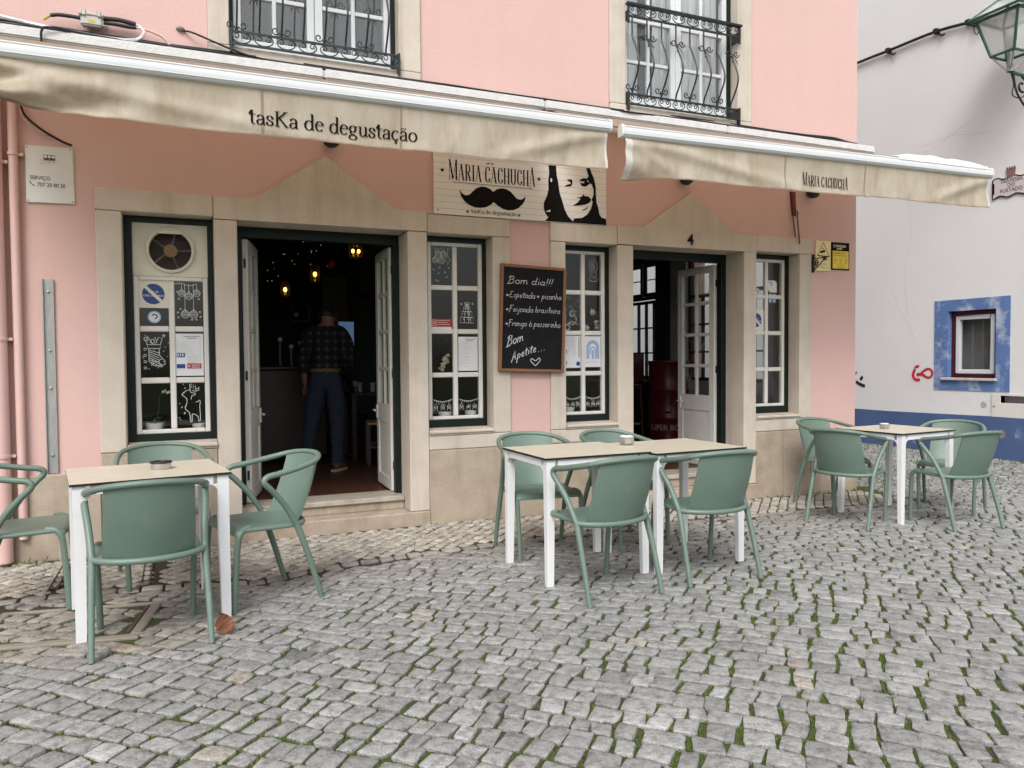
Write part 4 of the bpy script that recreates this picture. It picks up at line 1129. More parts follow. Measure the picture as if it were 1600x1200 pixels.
def awning(name, label, a):
    o = thing(name, label, 'awning', ((a['x0'] + a['x1']) / 2, 0, 3.3), 'awnings over the café front')
    x0, x1, y = a['x0'], a['x1'], a['y']
    hb = .084
    # hood on the wall
    for h0, h1 in a['hood']:
        MB().box(h0 + .002, h1 - .002, -.150, -.001, 3.388, 3.462).build('hood', 'hood', o, bevel=.012, segs=2)
    # front bar: rounded profile
    prof = [(-.005, .0), (-.022, .006), (-.030, .022), (-.030, .062), (-.020, .080), (.0, .086), (.022, .082), (.030, .060), (.030, .004)]
    mb = MB(); n = len(prof); vs = []
    for xx in (x0, x1):
        for p, q in prof: vs.append((xx, y + p, bar_z(a, xx) + q))
    mb.add(vs, [(i, (i + 1) % n, n + (i + 1) % n, n + i) for i in range(n)] + [tuple(range(n)), tuple(range(2 * n - 1, n - 1, -1))])
    mb.build('front_bar', 'bar_white', o, smooth=50)
    lip = MB()
    for zz in (.018, .068):
        lip.add([(xx, y - .0302 - d, bar_z(a, xx) + zz + e) for xx in (x0, x1) for d, e in ((0, 0), (.002, .001), (.002, .005), (0, .006))], [(0, 1, 5, 4), (1, 2, 6, 5), (2, 3, 7, 6)])
    lip.build('bar_ridge', 'bar_white', o)
    for xx, s in ((x0, -1), (x1, 1)):
        pts = [(y + p * 1.12, q * 1.08 - .003) for p, q in prof]
        MB().prism(pts, lambda yy, q: (xx, yy, bar_z(a, xx) + q), (s * .014, 0, 0)).build('end_cap', 'upvc', o, bevel=.003)
    # cloth from hood to bar
    mb = MB(); N = 60; mrow = 8
    for i in range(N + 1):
        xx = x0 + .03 + (x1 - x0 - .06) * i / N
        for j in range(mrow + 1):
            t = j / mrow
            mb.v.append((xx, -.12 + (y + .025 + .12) * t, 3.392 + (bar_z(a, xx) + .078 - 3.392) * t - .018 * math.sin(math.pi * t)))
    for i in range(N):
        for j in range(mrow): mb.f.append([i * (mrow + 1) + j, (i + 1) * (mrow + 1) + j, (i + 1) * (mrow + 1) + j + 1, i * (mrow + 1) + j + 1]); mb.m.append(0)
    mb.build('cloth', 'canvas_top', o, smooth=60)
    # valance
    mb = MB(); N = int((x1 - x0) / .018); mrow = 16
    xs = [x0 + .02 + (x1 - x0 - .035) * i / N for i in range(N + 1)]
    for xx in xs:
        for j in range(mrow + 1):
            t = j / mrow; mb.v.append((xx, val_y(a, xx, t), bar_z(a, xx) + .004 - t * val_bottom(a, xx)))
    for i in range(N):
        for j in range(mrow):
            mb.f.append([i * (mrow + 1) + j, (i + 1) * (mrow + 1) + j, (i + 1) * (mrow + 1) + j + 1, i * (mrow + 1) + j + 1]); mb.m.append(1 if (xs[i] > x1 - .05 or (a.get('fold_left') and xs[i] < x0 + .06)) else 0)
    mb.build('valance', ['canvas', 'hem'], o, smooth=70)
    # welded seams and the hemmed lower edge
    for sx in a['seams']:
        mb = MB(); P = [(sx, bar_z(a, sx) - .262 * k / 14) for k in range(15)]
        mb.strokes([P], .014, lambda x, z, l: val_point(a, x, z, l - .002)); mb.build('seam', 'canvas_top', o)
    mb = MB(); m = 160
    for i in range(m):
        p = []
        for q in (i, i + 1):
            xx = x0 + .02 + (x1 - x0 - .035) * q / m; zb = bar_z(a, xx) + .004 - val_bottom(a, xx)
            p += [Vector((xx, val_y(a, xx, 1) - .003, zb)), Vector((xx, val_y(a, xx, .96) - .003, zb + .010))]
        mb.quad(p[0], p[2], p[3], p[1])
    mb.build('hem', 'canvas_top', o)
    # folding arms under the cloth
    for ax in a['arms']:
        mb = MB(); mb.tube([(ax, -.10, 3.30), (ax + .35, -.62, 3.12)], .022, 8); mb.build('arm', 'alu', o, smooth=50)
        mb = MB(); mb.tube([(ax + .36, -.63, 3.115), (ax + .05, y + .04, bar_z(a, ax) + .03)], .020, 8); mb.build('arm', 'alu', o, smooth=50)
    MB().tube([(x0 + .04, -.10, 3.36), (x1 - .06, -.10, 3.36)], .035, 10).build('roller_tube', 'canvas_top', o, smooth=50)
    return o

AW1 = dict(x0=-1.35, x1=2.702, y=-1.30, z0=2.857, z1=2.866, seed=1.3, seams=(.43, 1.241), arms=(-.6, 1.9), crumple=(-.95, -.05), folds=(('rd', .9), ('ld', 2.2)), hood=((-1.4, .98), (.98, 2.78)))
AW2 = dict(x0=2.806, x1=6.60, y=-1.30, z0=2.845, z1=2.888, seed=7.7, seams=(4.263, 5.099), arms=(3.0, 5.6), fold_left=True, folds=(('ld', 1.7), ('rd', .8), ('ld', .5)), hood=((2.782, 4.66), (4.66, 6.52)))
aw1 = awning('awning', 'long beige awning nearest the downpipes, valance lettered with the words for a tasting tavern', AW1)
aw2 = awning('awning', 'shorter beige awning over the doorway numbered 4, reaching past the house corner', AW2)

def text_on_valance():
    f = pen(.0125, .004)
    G = serif_lines('tasKa de degustação', .356, 2.663, .056, .992)
    for a, b in ((0, 5), (5, 7), (7, 17)):
        mb = MB()
        for g in G[a:b]: mb.strokes(g, f, lambda x, z, l: val_point(AW1, x, z, l))
        mb.build('lettering', 'black', aw1)
    G = caps_lines('MARIA CACHUCHA', 4.444, 2.655, .083, .478, tall=(0, 13))
    for a, b in ((0, 5), (5, 13)):
        mb = MB()
        for S in G[a:b]:
            for k, (l, w) in enumerate(S): mb.strokes([l], w, lambda x, z, e: val_point(AW2, x, z, e), k0=k)
        mb.build('lettering', 'black', aw2)
text_on_valance()

def plastic_film():
    mb = MB(); N, M_ = 40, 10
    for i in range(N + 1):
        x = 5.45 + 1.1 * i / N
        for j in range(M_ + 1):
            t = j / M_
            b = bar_z(AW2, x) + .088
            hgt = .05 * math.sin(math.pi * i / N) ** .6 * (.6 + .6 * noise.noise((x * 4, t * 2, 1))) * math.sin(math.pi * min(1, t * 1.1))
            mb.v.append((x, AW2['y'] - .034 + .16 * t, b - (.022 if j == 0 else 0) + hgt + .006 * noise.noise((x * 20, t * 8, 3)) + .05 * t))
    for i in range(N):
        for j in range(M_): mb.f.append([i * (M_ + 1) + j, (i + 1) * (M_ + 1) + j, (i + 1) * (M_ + 1) + j + 1, i * (M_ + 1) + j + 1]); mb.m.append(0)
    tag(mb.build('plastic_sheet', 'foil', smooth=60, origin=(6.0, -1.3, 2.97)), 'crumpled clear plastic sheet lying on the end of the awning bar', 'plastic sheet')
plastic_film()

# ------------------------------------------------------------------ cables and fittings on the facade
def wire(name, pts, r, m, label=None, cat='cable', group=None, n=6, parent=None):
    o = MB().tube(catmull(pts, 6), r, n).build(name, m, parent, smooth=60, origin=pts[0] if not parent else None)
    if label: tag(o, label, cat, group)
    return o
rw = random.Random(4)
def run(x0, x1, z, sag, y=-.055, st=.45):
    pts = []; x = x0
    while x < x1:
        pts.append((x, y + rw.uniform(-.012, .008), z + sag * math.sin((x - x0) * 1.1) + rw.uniform(-.008, .008))); x += st
    pts.append((x1, y, z)); return pts
wire('black_cable', run(-1.6, 6.38, 3.496, .012, -.04), .013, 'rubber', 'thickest black cable running along the wall just above the awning hoods', group='cables above the awnings')
wire('black_cable', run(-1.6, 3.2, 3.478, .014, -.085) + [(3.6, -.16, 3.452), (4.2, -.10, 3.48), (5.4, -.08, 3.484), (6.36, -.05, 3.492)], .007, 'rubber', 'thin black cable dipping over the awning hood between the two awnings', group='cables above the awnings')
wire('black_cable', run(-1.6, 6.25, 3.515, .010, -.022) + [(6.34, -.03, 3.50), (6.40, -.04, 3.47)], .009, 'rubber', 'black cable with a loose loop at the right house corner', group='cables above the awnings')
wire('white_conduit', [(-1.6, -.05, 3.60), (-1.04, -.06, 3.535), (-.83, -.07, 3.509), (-.58, -.09, 3.486), (-.40, -.10, 3.478), (-.31, -.10, 3.484), (-.25, -.09, 3.503), (-.212, -.075, 3.555), (-.24, -.06, 3.595), (-.262, -.06, 3.606)], .011, 'alu', 'white cable looping from the junction box onto the awning hood')
wire('pink_cable', [(-.262, -.06, 3.59), (-.20, -.058, 3.585), (-.115, -.055, 3.562), (-.075, -.055, 3.53), (-.05, -.06, 3.492)], .009, 'pink_paint', 'pink painted cable arching from the junction box to the cable run')
wire('black_cable', [(-.80, -.165, 3.30), (-.80, -.175, 3.44), (-.74, -.17, 3.468), (-.60, -.13, 3.474), (-.3, -.10, 3.472)], .008, 'rubber', 'short black wire bent over the awning hood beside the white bracket')
jb = thing('junction_box', 'grey cable junction box with a yellow label above the left awning', 'junction box', (-.52, 0, 3.59))
MB().box(-.590, -.460, -.095, -.03, 3.548, 3.618).build('box', 'grey_plastic', jb, bevel=.010, segs=2)
MB().box(-.600, -.452, -.102, -.025, 3.610, 3.632).build('cover', 'grey_plastic', jb, bevel=.006)
for cx in (-.570, -.480): MB().box(cx - .012, cx + .012, -.108, -.0955, 3.606, 3.645).build('clip', 'zinc', jb, bevel=.003)
MB().box(-.545, -.503, -.0962, -.0952, 3.566, 3.586).build('warning_label', 'yellow_label', jb)
MB().box(-.555, -.495, -.03, -.001, 3.56, 3.60).build('wall_bracket', 'zinc', jb)
for nm, p, r in (('splice', [(-.59, -.06, 3.598), (-.66, -.06, 3.600), (-.72, -.06, 3.598), (-.765, -.06, 3.587)], .013), ('splice', [(-.455, -.06, 3.618), (-.38, -.06, 3.622), (-.32, -.06, 3.618), (-.264, -.06, 3.609)], .016), ('splice', [(-.455, -.065, 3.588), (-.38, -.065, 3.588), (-.31, -.06, 3.586), (-.261, -.06, 3.588)], .013)):
    wire(nm, p, r, 'rubber', parent=jb, n=8)
MB().tube([(-.765, -.06, 3.587), (-.806, -.055, 3.556)], .009, 8).build('splice_end', 'yellow_label', jb)
wire('wall_cable', [(.035, -.01, 3.635), (.10, -.05, 3.614), (.30, -.055, 3.551), (.45, -.05, 3.515), (.60, -.045, 3.50)], .007, 'rubber', 'black cable coming out of a foam filled hole in the pink wall')
tag(MB().ball((.015, -.004, 3.645), .030, 10, 6, sz=.6).build('foam_plug', 'concrete', origin=(.015, 0, 3.645)), 'dried foam around the cable hole in the pink wall', 'foam')

# loose wires under the awning by the service plate
wire('hanging_wire', [(-.95, -.03, 2.99), (-.92, -.04, 2.92), (-.83, -.05, 2.84), (-.72, -.04, 2.78), (-.665, -.03, 2.762)], .008, 'rubber', 'black wire end drooping above the white service plate')
wire('hanging_wire', [(-.955, -.03, 2.98), (-.93, -.035, 2.90), (-.86, -.04, 2.83), (-.78, -.035, 2.80), (-.70, -.03, 2.765)], .006, 'pink_paint', 'pink painted wire looped beside the black wire end')

# downpipes
def downpipe(x, r, label, zb, z1, bands):
    o = thing('downpipe', label, 'drainpipe', (x, -r - .012, zb), 'pink downpipes at the left end of the facade')
    MB().tube([(x, -r - .012, zb), (x, -r - .012, z1)], r, 16).build('pipe', 'pink_paint', o, smooth=60)
    for z in bands:
        MB().lathe([(r + .001, z), (r + .006, z + .002), (r + .006, z + .022), (r + .001, z + .024)], (x, -r - .012, 0), 16).build('band', 'pink_paint', o, smooth=50)
        MB().box(x + r, x + r + .028, -r - .014, -.001, z + .002, z + .022).build('band_lug', 'pink_paint', o, bevel=.002)
downpipe(-1.105, .050, 'thick pink downpipe at the left end of the facade', .02, 3.38, (.70, 1.46, 2.60))
downpipe(-1.000, .027, 'thin pink pipe beside the thick downpipe', .16, 3.38, (2.66,))

sp = thing('metal_strip', 'upright galvanised steel rail screwed to the pink wall', 'metal strip', (-.83, 0, .578))
mb = MB(); mb.box(-.862, -.796, -.006, -.001, .579, 1.873); mb.box(-.862, -.856, -.022, -.006, .579, 1.873); mb.box(-.802, -.796, -.016, -.006, .579, 1.873)
mb.build('rail', 'zinc', sp)
for z in (.70, 1.15, 1.40, 1.79): MB().lathe([(.0001, .010), (.008, .009), (.010, .006), (.010, .0)], (-.829, -.006, z), 10, axis='y').build('screw', 'steel', sp)

# black wall lamps peeping out below the valances
for x, z, lb in ((1.035, 2.955, 'black dome wall lamp above the first gabled lintel'), (4.24, 2.942, 'black dome wall lamp above the gabled lintel numbered 4'), (5.76, 2.935, 'black dome wall lamp above the hanging chain')):
    o = thing('wall_lamp', lb, 'wall lamp', (x, 0, z), 'black wall lamps under the awnings')
    MB().lathe([(.0001, -.045), (.03, -.042), (.055, -.025), (.062, .0), (.058, .01)], (x, -.08, z), 16).build('dome', 'black_metal', o, smooth=50)
    MB().box(x - .02, x + .02, -.08, -.001, z + .0, z + .03).build('bracket', 'black_metal', o)

# ------------------------------------------------------------------ signs and boards on the facade
def plane_fn(y):
    return lambda x, z, l: (x, y - l, z)

sp = thing('service_plate', 'white enamel service plate with a telephone number by the downpipe', 'plate', (-.80, 0, 2.56))
mb = MB().prism([(-.936, 2.372), (-.660, 2.378), (-.664, 2.750), (-.938, 2.744)], lambda x, z: (x, -.014, z), (0, .010, 0)); mb.build('plate', 'plate', sp, bevel=.003)
for x, z in ((-.925, 2.732), (-.676, 2.738), (-.923, 2.384), (-.672, 2.390)): MB().disc((x, -.0152, z), .004, 8).build('screw', 'ink_grey', sp)
MB().prism([(-.833, 2.558), (-.765, 2.559), (-.765, 2.596), (-.833, 2.595)], lambda x, z: (x, -.0146, z + .095), (0, 0, 0)).build('logo', 'ink_grey', sp)
mb = MB()
for k in range(3): mb.disc((-.821 + .0225 * k, -.0152, 2.678), .010, 12)
mb.build('logo_dots', 'plate', sp)
FN = lambda y, ox, oz: (lambda x, z: (ox + x, y, oz + z))
text_mesh('SERVIÇO', .034, FN(-.0148, -.912, 2.492 + .032), 'ink_grey', 'lettering', sp, sx=.86, bold=.0007)
text_mesh('707 20 00 20', .036, FN(-.0148, -.872, 2.492 - .012), 'ink_grey', 'lettering', sp, sx=.84, bold=.0007)
MB().strokes([[(-.915, 2.512), (-.908, 2.497), (-.895, 2.486), (-.884, 2.482)]], .006, plane_fn(-.0146)).build('phone_symbol', 'ink_grey', sp)
mb = MB(); mb.strokes(hand_lines('Bibes', -.860, 2.628, .016, .12, .12), .0022, plane_fn(-.0146)); mb.build('scribble', 'ink_faint', sp)

MO = [(2.061, 2.69), (2.083, 2.66), (2.114, 2.646), (2.147, 2.656), (2.176, 2.684), (2.208, 2.712), (2.25, 2.729), (2.292, 2.728), (2.329, 2.714), (2.355, 2.694), (2.387, 2.718), (2.43, 2.73), (2.473, 2.725), (2.511, 2.707), (2.543, 2.676), (2.57, 2.652), (2.603, 2.648), (2.631, 2.663), (2.645, 2.687), (2.641, 2.649), (2.619, 2.612), (2.58, 2.577), (2.537, 2.558), (2.488, 2.552), (2.439, 2.56), (2.397, 2.582), (2.356, 2.61), (2.333, 2.587), (2.29, 2.564), (2.237, 2.554), (2.185, 2.557), (2.139, 2.573), (2.103, 2.599), (2.074, 2.636)]
HA = [(2.86, 3.0), (2.875, 3.03), (2.915, 3.04), (2.932, 2.99), (2.935, 2.93), (2.938, 2.884), (2.952, 2.825), (2.965, 2.734), (2.991, 2.665), (3.013, 2.595), (3.048, 2.536), (3.094, 2.5), (3.102, 2.524), (3.182, 2.535), (3.235, 2.569), (3.271, 2.623), (3.287, 2.682), (3.275, 2.696), (3.296, 2.739), (3.296, 2.791), (3.278, 2.831), (3.249, 2.85), (3.231, 2.879), (3.249, 2.896), (3.237, 2.928), (3.22, 2.98), (3.25, 3.0), (3.279, 2.925), (3.302, 2.88), (3.318, 2.814), (3.32, 2.741), (3.325, 2.679), (3.34, 2.639), (3.355, 2.577), (3.373, 2.552), (3.421, 2.54), (3.423, 2.487), (2.824, 2.487), (2.858, 2.518), (2.83, 2.547), (2.814, 2.591), (2.816, 2.642), (2.843, 2.694), (2.86, 2.756), (2.858, 2.827), (2.867, 2.893), (2.862, 2.95)]
E1 = [(3.038, 2.852), (3.084, 2.858), (3.09, 2.826), (3.078, 2.799), (3.009, 2.789), (3.038, 2.809), (3.073, 2.819), (3.067, 2.834), (3.044, 2.843)]
E2 = [(3.154, 2.857), (3.196, 2.878), (3.241, 2.878), (3.231, 2.853), (3.267, 2.841), (3.219, 2.806), (3.184, 2.808), (3.158, 2.832), (3.201, 2.835), (3.207, 2.851), (3.172, 2.848)]
NO = [(3.089, 2.633), (3.136, 2.663), (3.169, 2.697), (3.124, 2.706), (3.16, 2.71), (3.189, 2.726), (3.195, 2.747), (3.204, 2.727), (3.248, 2.723), (3.272, 2.701), (3.26, 2.674), (3.218, 2.653), (3.159, 2.641)]
MU = [(3.177, 2.601), (3.218, 2.618), (3.239, 2.64), (3.23, 2.615), (3.2, 2.6)]
def star(cx, cz, r):
    return [(cx + (r if k % 2 == 0 else r * .4) * math.sin(math.pi * k / 5), cz + (r if k % 2 == 0 else r * .4) * math.cos(math.pi * k / 5)) for k in range(10)]
def shop_sign():
    o = thing('shop_sign', 'white board sign with a black moustache and a stencilled long-haired face', 'sign', (2.64, 0, 2.48))
    yf = -.030
    MB().box(1.846, 3.426, yf, -.004, 2.484, 3.07).build('board', 'sign_board', o, bevel=.003)
    mb = MB()
    for k in range(10): mb.strokes([[(1.85, 2.53 + k * .052), (3.42, 2.53 + k * .052)]], .0028, plane_fn(yf - .0004), lift=.0001)
    mb.build('board_joint_lines', 'board_line', o)
    p = lambda x, z: (x, yf - .0022, z)
    MB().prism(MO, p, (0, 0, 0)).build('moustache_emblem', 'black', o)
    mb = MB()
    for q in (HA, E1, E2, NO, MU): mb.prism(q, p, (0, 0, 0))
    mb.build('stencil_face', 'black', o)
    mb = MB(); mb.disc((2.886, yf - .0032, 2.834), .009, 12, rz=.017); mb.disc((2.866, yf - .0032, 2.574), .011, 12, rz=.009); mb.disc((2.846, yf - .0032, 2.568), .008, 10, rz=.005); mb.build('white_earring', 'sign_board', o)  # white earrings printed over the black hair
    mb = MB()
    for a, b, r in ((1.917, 2.833, .022), (2.771, 2.832, .022), (2.128, 2.517, .017), (2.585, 2.517, .017)): mb.prism(star(a, b, r), p, (0, 0, 0))
    mb.build('star_emblem', 'black', o)
    mb = MB()
    for S in caps_lines('MARIA CACHUCHA', 1.968, 2.764, .132, .775, tall=(0, 13)):
        for k, (l, w) in enumerate(S): mb.strokes([l], w, plane_fn(yf - .001), k0=k)
    mb.strokes([[(2.30, 2.915), (2.325, 2.925)], [(2.335, 2.925), (2.36, 2.915)]], .008, plane_fn(yf - .001))
    mb.strokes([[(2.0, 2.747), (2.685, 2.747)], arc(2.695, 2.747, .010, .010, 0, 360, 12)], .004, plane_fn(yf - .001))
    mb.build('lettering', 'black', o)
    mb = MB(); f = pen(.0062, .002)
    for g in serif_lines('tasKa de degustação', 2.160, 2.508, .021, .405): mb.strokes(g, f, plane_fn(yf - .001))
    mb.build('lettering', 'ink_grey', o)
    for x, z in ((1.875, 2.515), (3.398, 2.512)): MB().disc((x, yf - .004, z), .006, 10).build('screw', 'black', o)
shop_sign()

def chalk_menu():
    o = thing('chalkboard', 'wood framed chalkboard menu hanging between two windows', 'chalkboard', (2.695, -.03, 1.65))
    M = Matrix.Translation((2.6945, -.052, 1.6535)) @ Matrix.Rotation(R(1.9), 4, 'Y')
    w, h = .605, .893; t = .026
    mb = MB().box(-w / 2 + t, w / 2 - t, -.004, .012, -h / 2 + t, h / 2 - t).xf(M); mb.build('slate', 'chalkboard', o)
    for a, b, c, d in ((-w / 2, -w / 2 + t, -h / 2, h / 2), (w / 2 - t, w / 2, -h / 2, h / 2), (-w / 2 + t, w / 2 - t, h / 2 - t, h / 2), (-w / 2 + t, w / 2 - t, -h / 2, -h / 2 + t)):
        MB().box(a + .0003, b - .0003, -.016, .014, c + .0003, d - .0003).xf(M).build('frame_rail', 'oak', o, bevel=.004)
    L = []
    cx, cz = 2.6945, 1.6535
    L.append((hand_lines('Bom dia!!!', 2.45 - cx, 1.940 - cz, .032, .42), .0046))
    for t_, z_, w_ in (('*Espetada', 1.825, .27), ('*Feijoada', 1.707, .255), ('*Frango à', 1.588, .245)):
        L.append((hand_lines(t_, 2.44 - cx, z_ - cz, .0275, w_), .0038))
    for t_, x_, z_, w_ in (('* picanha', 2.722, 1.827, .235), ('brasileira', 2.712, 1.709, .235), ('passarinho', 2.702, 1.590, .25)): L.append((hand_lines(t_, x_ - cx, z_ - cz, .0275, w_), .0038))
    L.append((hand_lines('Bom', 2.455 - cx, 1.415 - cz, .044, .155, .34), .0066))
    L.append((hand_lines('Apetite', 2.505 - cx, 1.295 - cz, .042, .225, .38), .0066))
    L.append((hand_lines('...', 2.745 - cx, 1.378 - cz, .042, .075, .30), .010))
    hx, hz = 2.728 - cx, 1.295 - cz
    L.append(([catmull([(hx, hz - .035, 0), (hx - .045, hz + .005, 0), (hx - .035, hz + .025, 0), (hx, hz + .008, 0), (hx + .030, hz + .032, 0), (hx + .042, hz + .012, 0), (hx, hz - .035, 0)], 5)], .006))
    for lines, wd in L: MB().strokes([[(p[0], p[1]) for p in l] for l in lines], wd, lambda x, z, l: (x, -.0048 - l, z), lift=.00012).xf(M).build('chalk_line', 'chalk', o)
chalk_menu()

def camera_sign():
    o = thing('camera_warning_sign', 'pale yellow surveillance warning sign with a black triangle', 'sign', (5.965, 0, 2.33))
    MB().box(5.860, 6.064, -.012, -.002, 2.185, 2.490).build('plate', 'sign_yellow_pale', o, bevel=.002)
    tri = [(5.885, 2.338), (6.043, 2.334), (5.963, 2.474)]
    mb = MB(); mb.strokes([tri + tri[:2]], .011, plane_fn(-.0125), lift=.0001); mb.build('triangle', 'black', o)
    mb = MB(); mb.prism([(5.925, 2.362), (5.990, 2.380), (5.982, 2.400), (5.917, 2.382)], lambda x, z: (x, -.0127, z), (0, 0, 0)); mb.strokes([[(5.955, 2.390), (5.958, 2.415)], [(5.945, 2.415), (5.972, 2.417)]], .004, plane_fn(-.0125)); mb.build('camera_symbol', 'black', o)
    mb = MB()
    for k in range(7): mb.strokes([[(5.88, 2.312 - k * .016), (5.88 + (.165, .16, .05, .11, .13, .09, .16)[k], 2.312 - k * .016)]], .003, plane_fn(-.0125))
    mb.build('small_print', 'ink_grey', o)
    o = thing('alarm_sign', 'black bordered yellow alarm company sign near the house corner', 'sign', (6.195, 0, 2.34))
    MB().box(6.076, 6.318, -.012, -.002, 2.205, 2.484).build('plate', 'black', o, bevel=.002)
    MB().box(6.088, 6.306, -.0132, -.0122, 2.218, 2.398).build('panel', 'sign_yellow', o)
    text_mesh('PROSEGUR', .034, FN(-.0127, 6.135, 2.435), 'sign_yellow_pale', 'lettering', o, sx=.80, bold=.0006)
    text_mesh('ALARMES', .022, FN(-.0127, 6.140, 2.412), 'sign_yellow_pale', 'lettering', o, sx=.85, bold=.0006)
    text_mesh('LIGADO 24 H', .028, FN(-.0137, 6.098, 2.366), 'black', 'lettering', o, sx=.95)
    mb = MB(); mb.strokes([arc(6.111, 2.446, .013, .013, 0, 360, 14)], .004, plane_fn(-.0126)); mb.build('logo', 'sign_yellow_pale', o)
    mb = MB()
    for k, w in ((0, .18), (4, .09), (5, .10)): mb.strokes([[(6.10 + (0 if k == 0 else .05), 2.350 - k * .024), (6.10 + (0 if k == 0 else .05) + w, 2.350 - k * .024)]], .0035, plane_fn(-.0135))
    for k in range(3): mb.strokes([[(6.115 + .07 * k, 2.292), (6.135 + .07 * k, 2.292), (6.135 + .07 * k, 2.312), (6.115 + .07 * k, 2.312), (6.115 + .07 * k, 2.292)]], .004, plane_fn(-.0135)); mb.strokes([[(6.11 + .07 * k, 2.274), (6.14 + .07 * k, 2.274)]], .003, plane_fn(-.0135))
    mb.build('small_print', 'ink_grey', o)
    o = thing('wall_bracket', 'small black wrought iron scroll bracket in front of the camera sign', 'bracket', (5.83, -.03, 2.32))
    MB().box(5.815, 5.833, -.03, -.004, 2.165, 2.345).build('back_bar', 'black_metal', o, bevel=.003)
    mb = MB()
    mb.tube([(5.824, -.03, 2.30), (5.84, -.16, 2.305)], .006, 6)
    mb.tube([(5.826, -.03 - .5 * (x), z) for x, z in spiral(.06, 2.25, .04, 0, 1.2)], .006, 6)
    mb.tube([(5.832, -.03 - x, z) for x, z in spiral(.13, 2.285, .022, 0, 1.3)], .006, 6)
    mb.tube([(5.826, -.03, 2.19), (5.832, -.10, 2.24), (5.84, -.16, 2.30)], .006, 6)
    mb.build('scroll', 'black_metal', o)
    o = thing('chain_holder', 'dark red iron bar with two hanging rusty chains on the pink wall', 'chain', (5.56, 0, 2.83))
    MB().prism([(5.530, 2.95), (5.580, 2.945), (5.592, 2.72), (5.556, 2.72)], lambda x, z: (x, -.03, z), (0, .028, 0)).build('bar', 'rust', o, bevel=.003)
    MB().lathe([(.028, -.008), (.034, 0), (.028, .008), (.022, 0), (.028, -.008)], (5.565, -.045, 2.735), 12, axis='y').build('ring', 'old_iron', o)
    for cx, n, dx in ((5.535, 10, .0035), (5.592, 13, .0025)):
        mb = MB()
        for k in range(n):
            z = 2.70 - k * .021; x = cx + dx * k
            if k % 2: mb.tube([(x + .007 * math.cos(a * .785), -.04, z + .014 * math.sin(a * .785)) for a in range(9)], .0032, 5)
            else: mb.tube([(x, -.04 + .007 * math.cos(a * .785), z + .014 * math.sin(a * .785)) for a in range(9)], .0032, 5)
        mb.build('chain', 'old_iron', o)
camera_sign()
o = text_mesh('4', .135, FN(-.034, 4.285, 2.365), 'black', 'house_number', house, bold=.004)

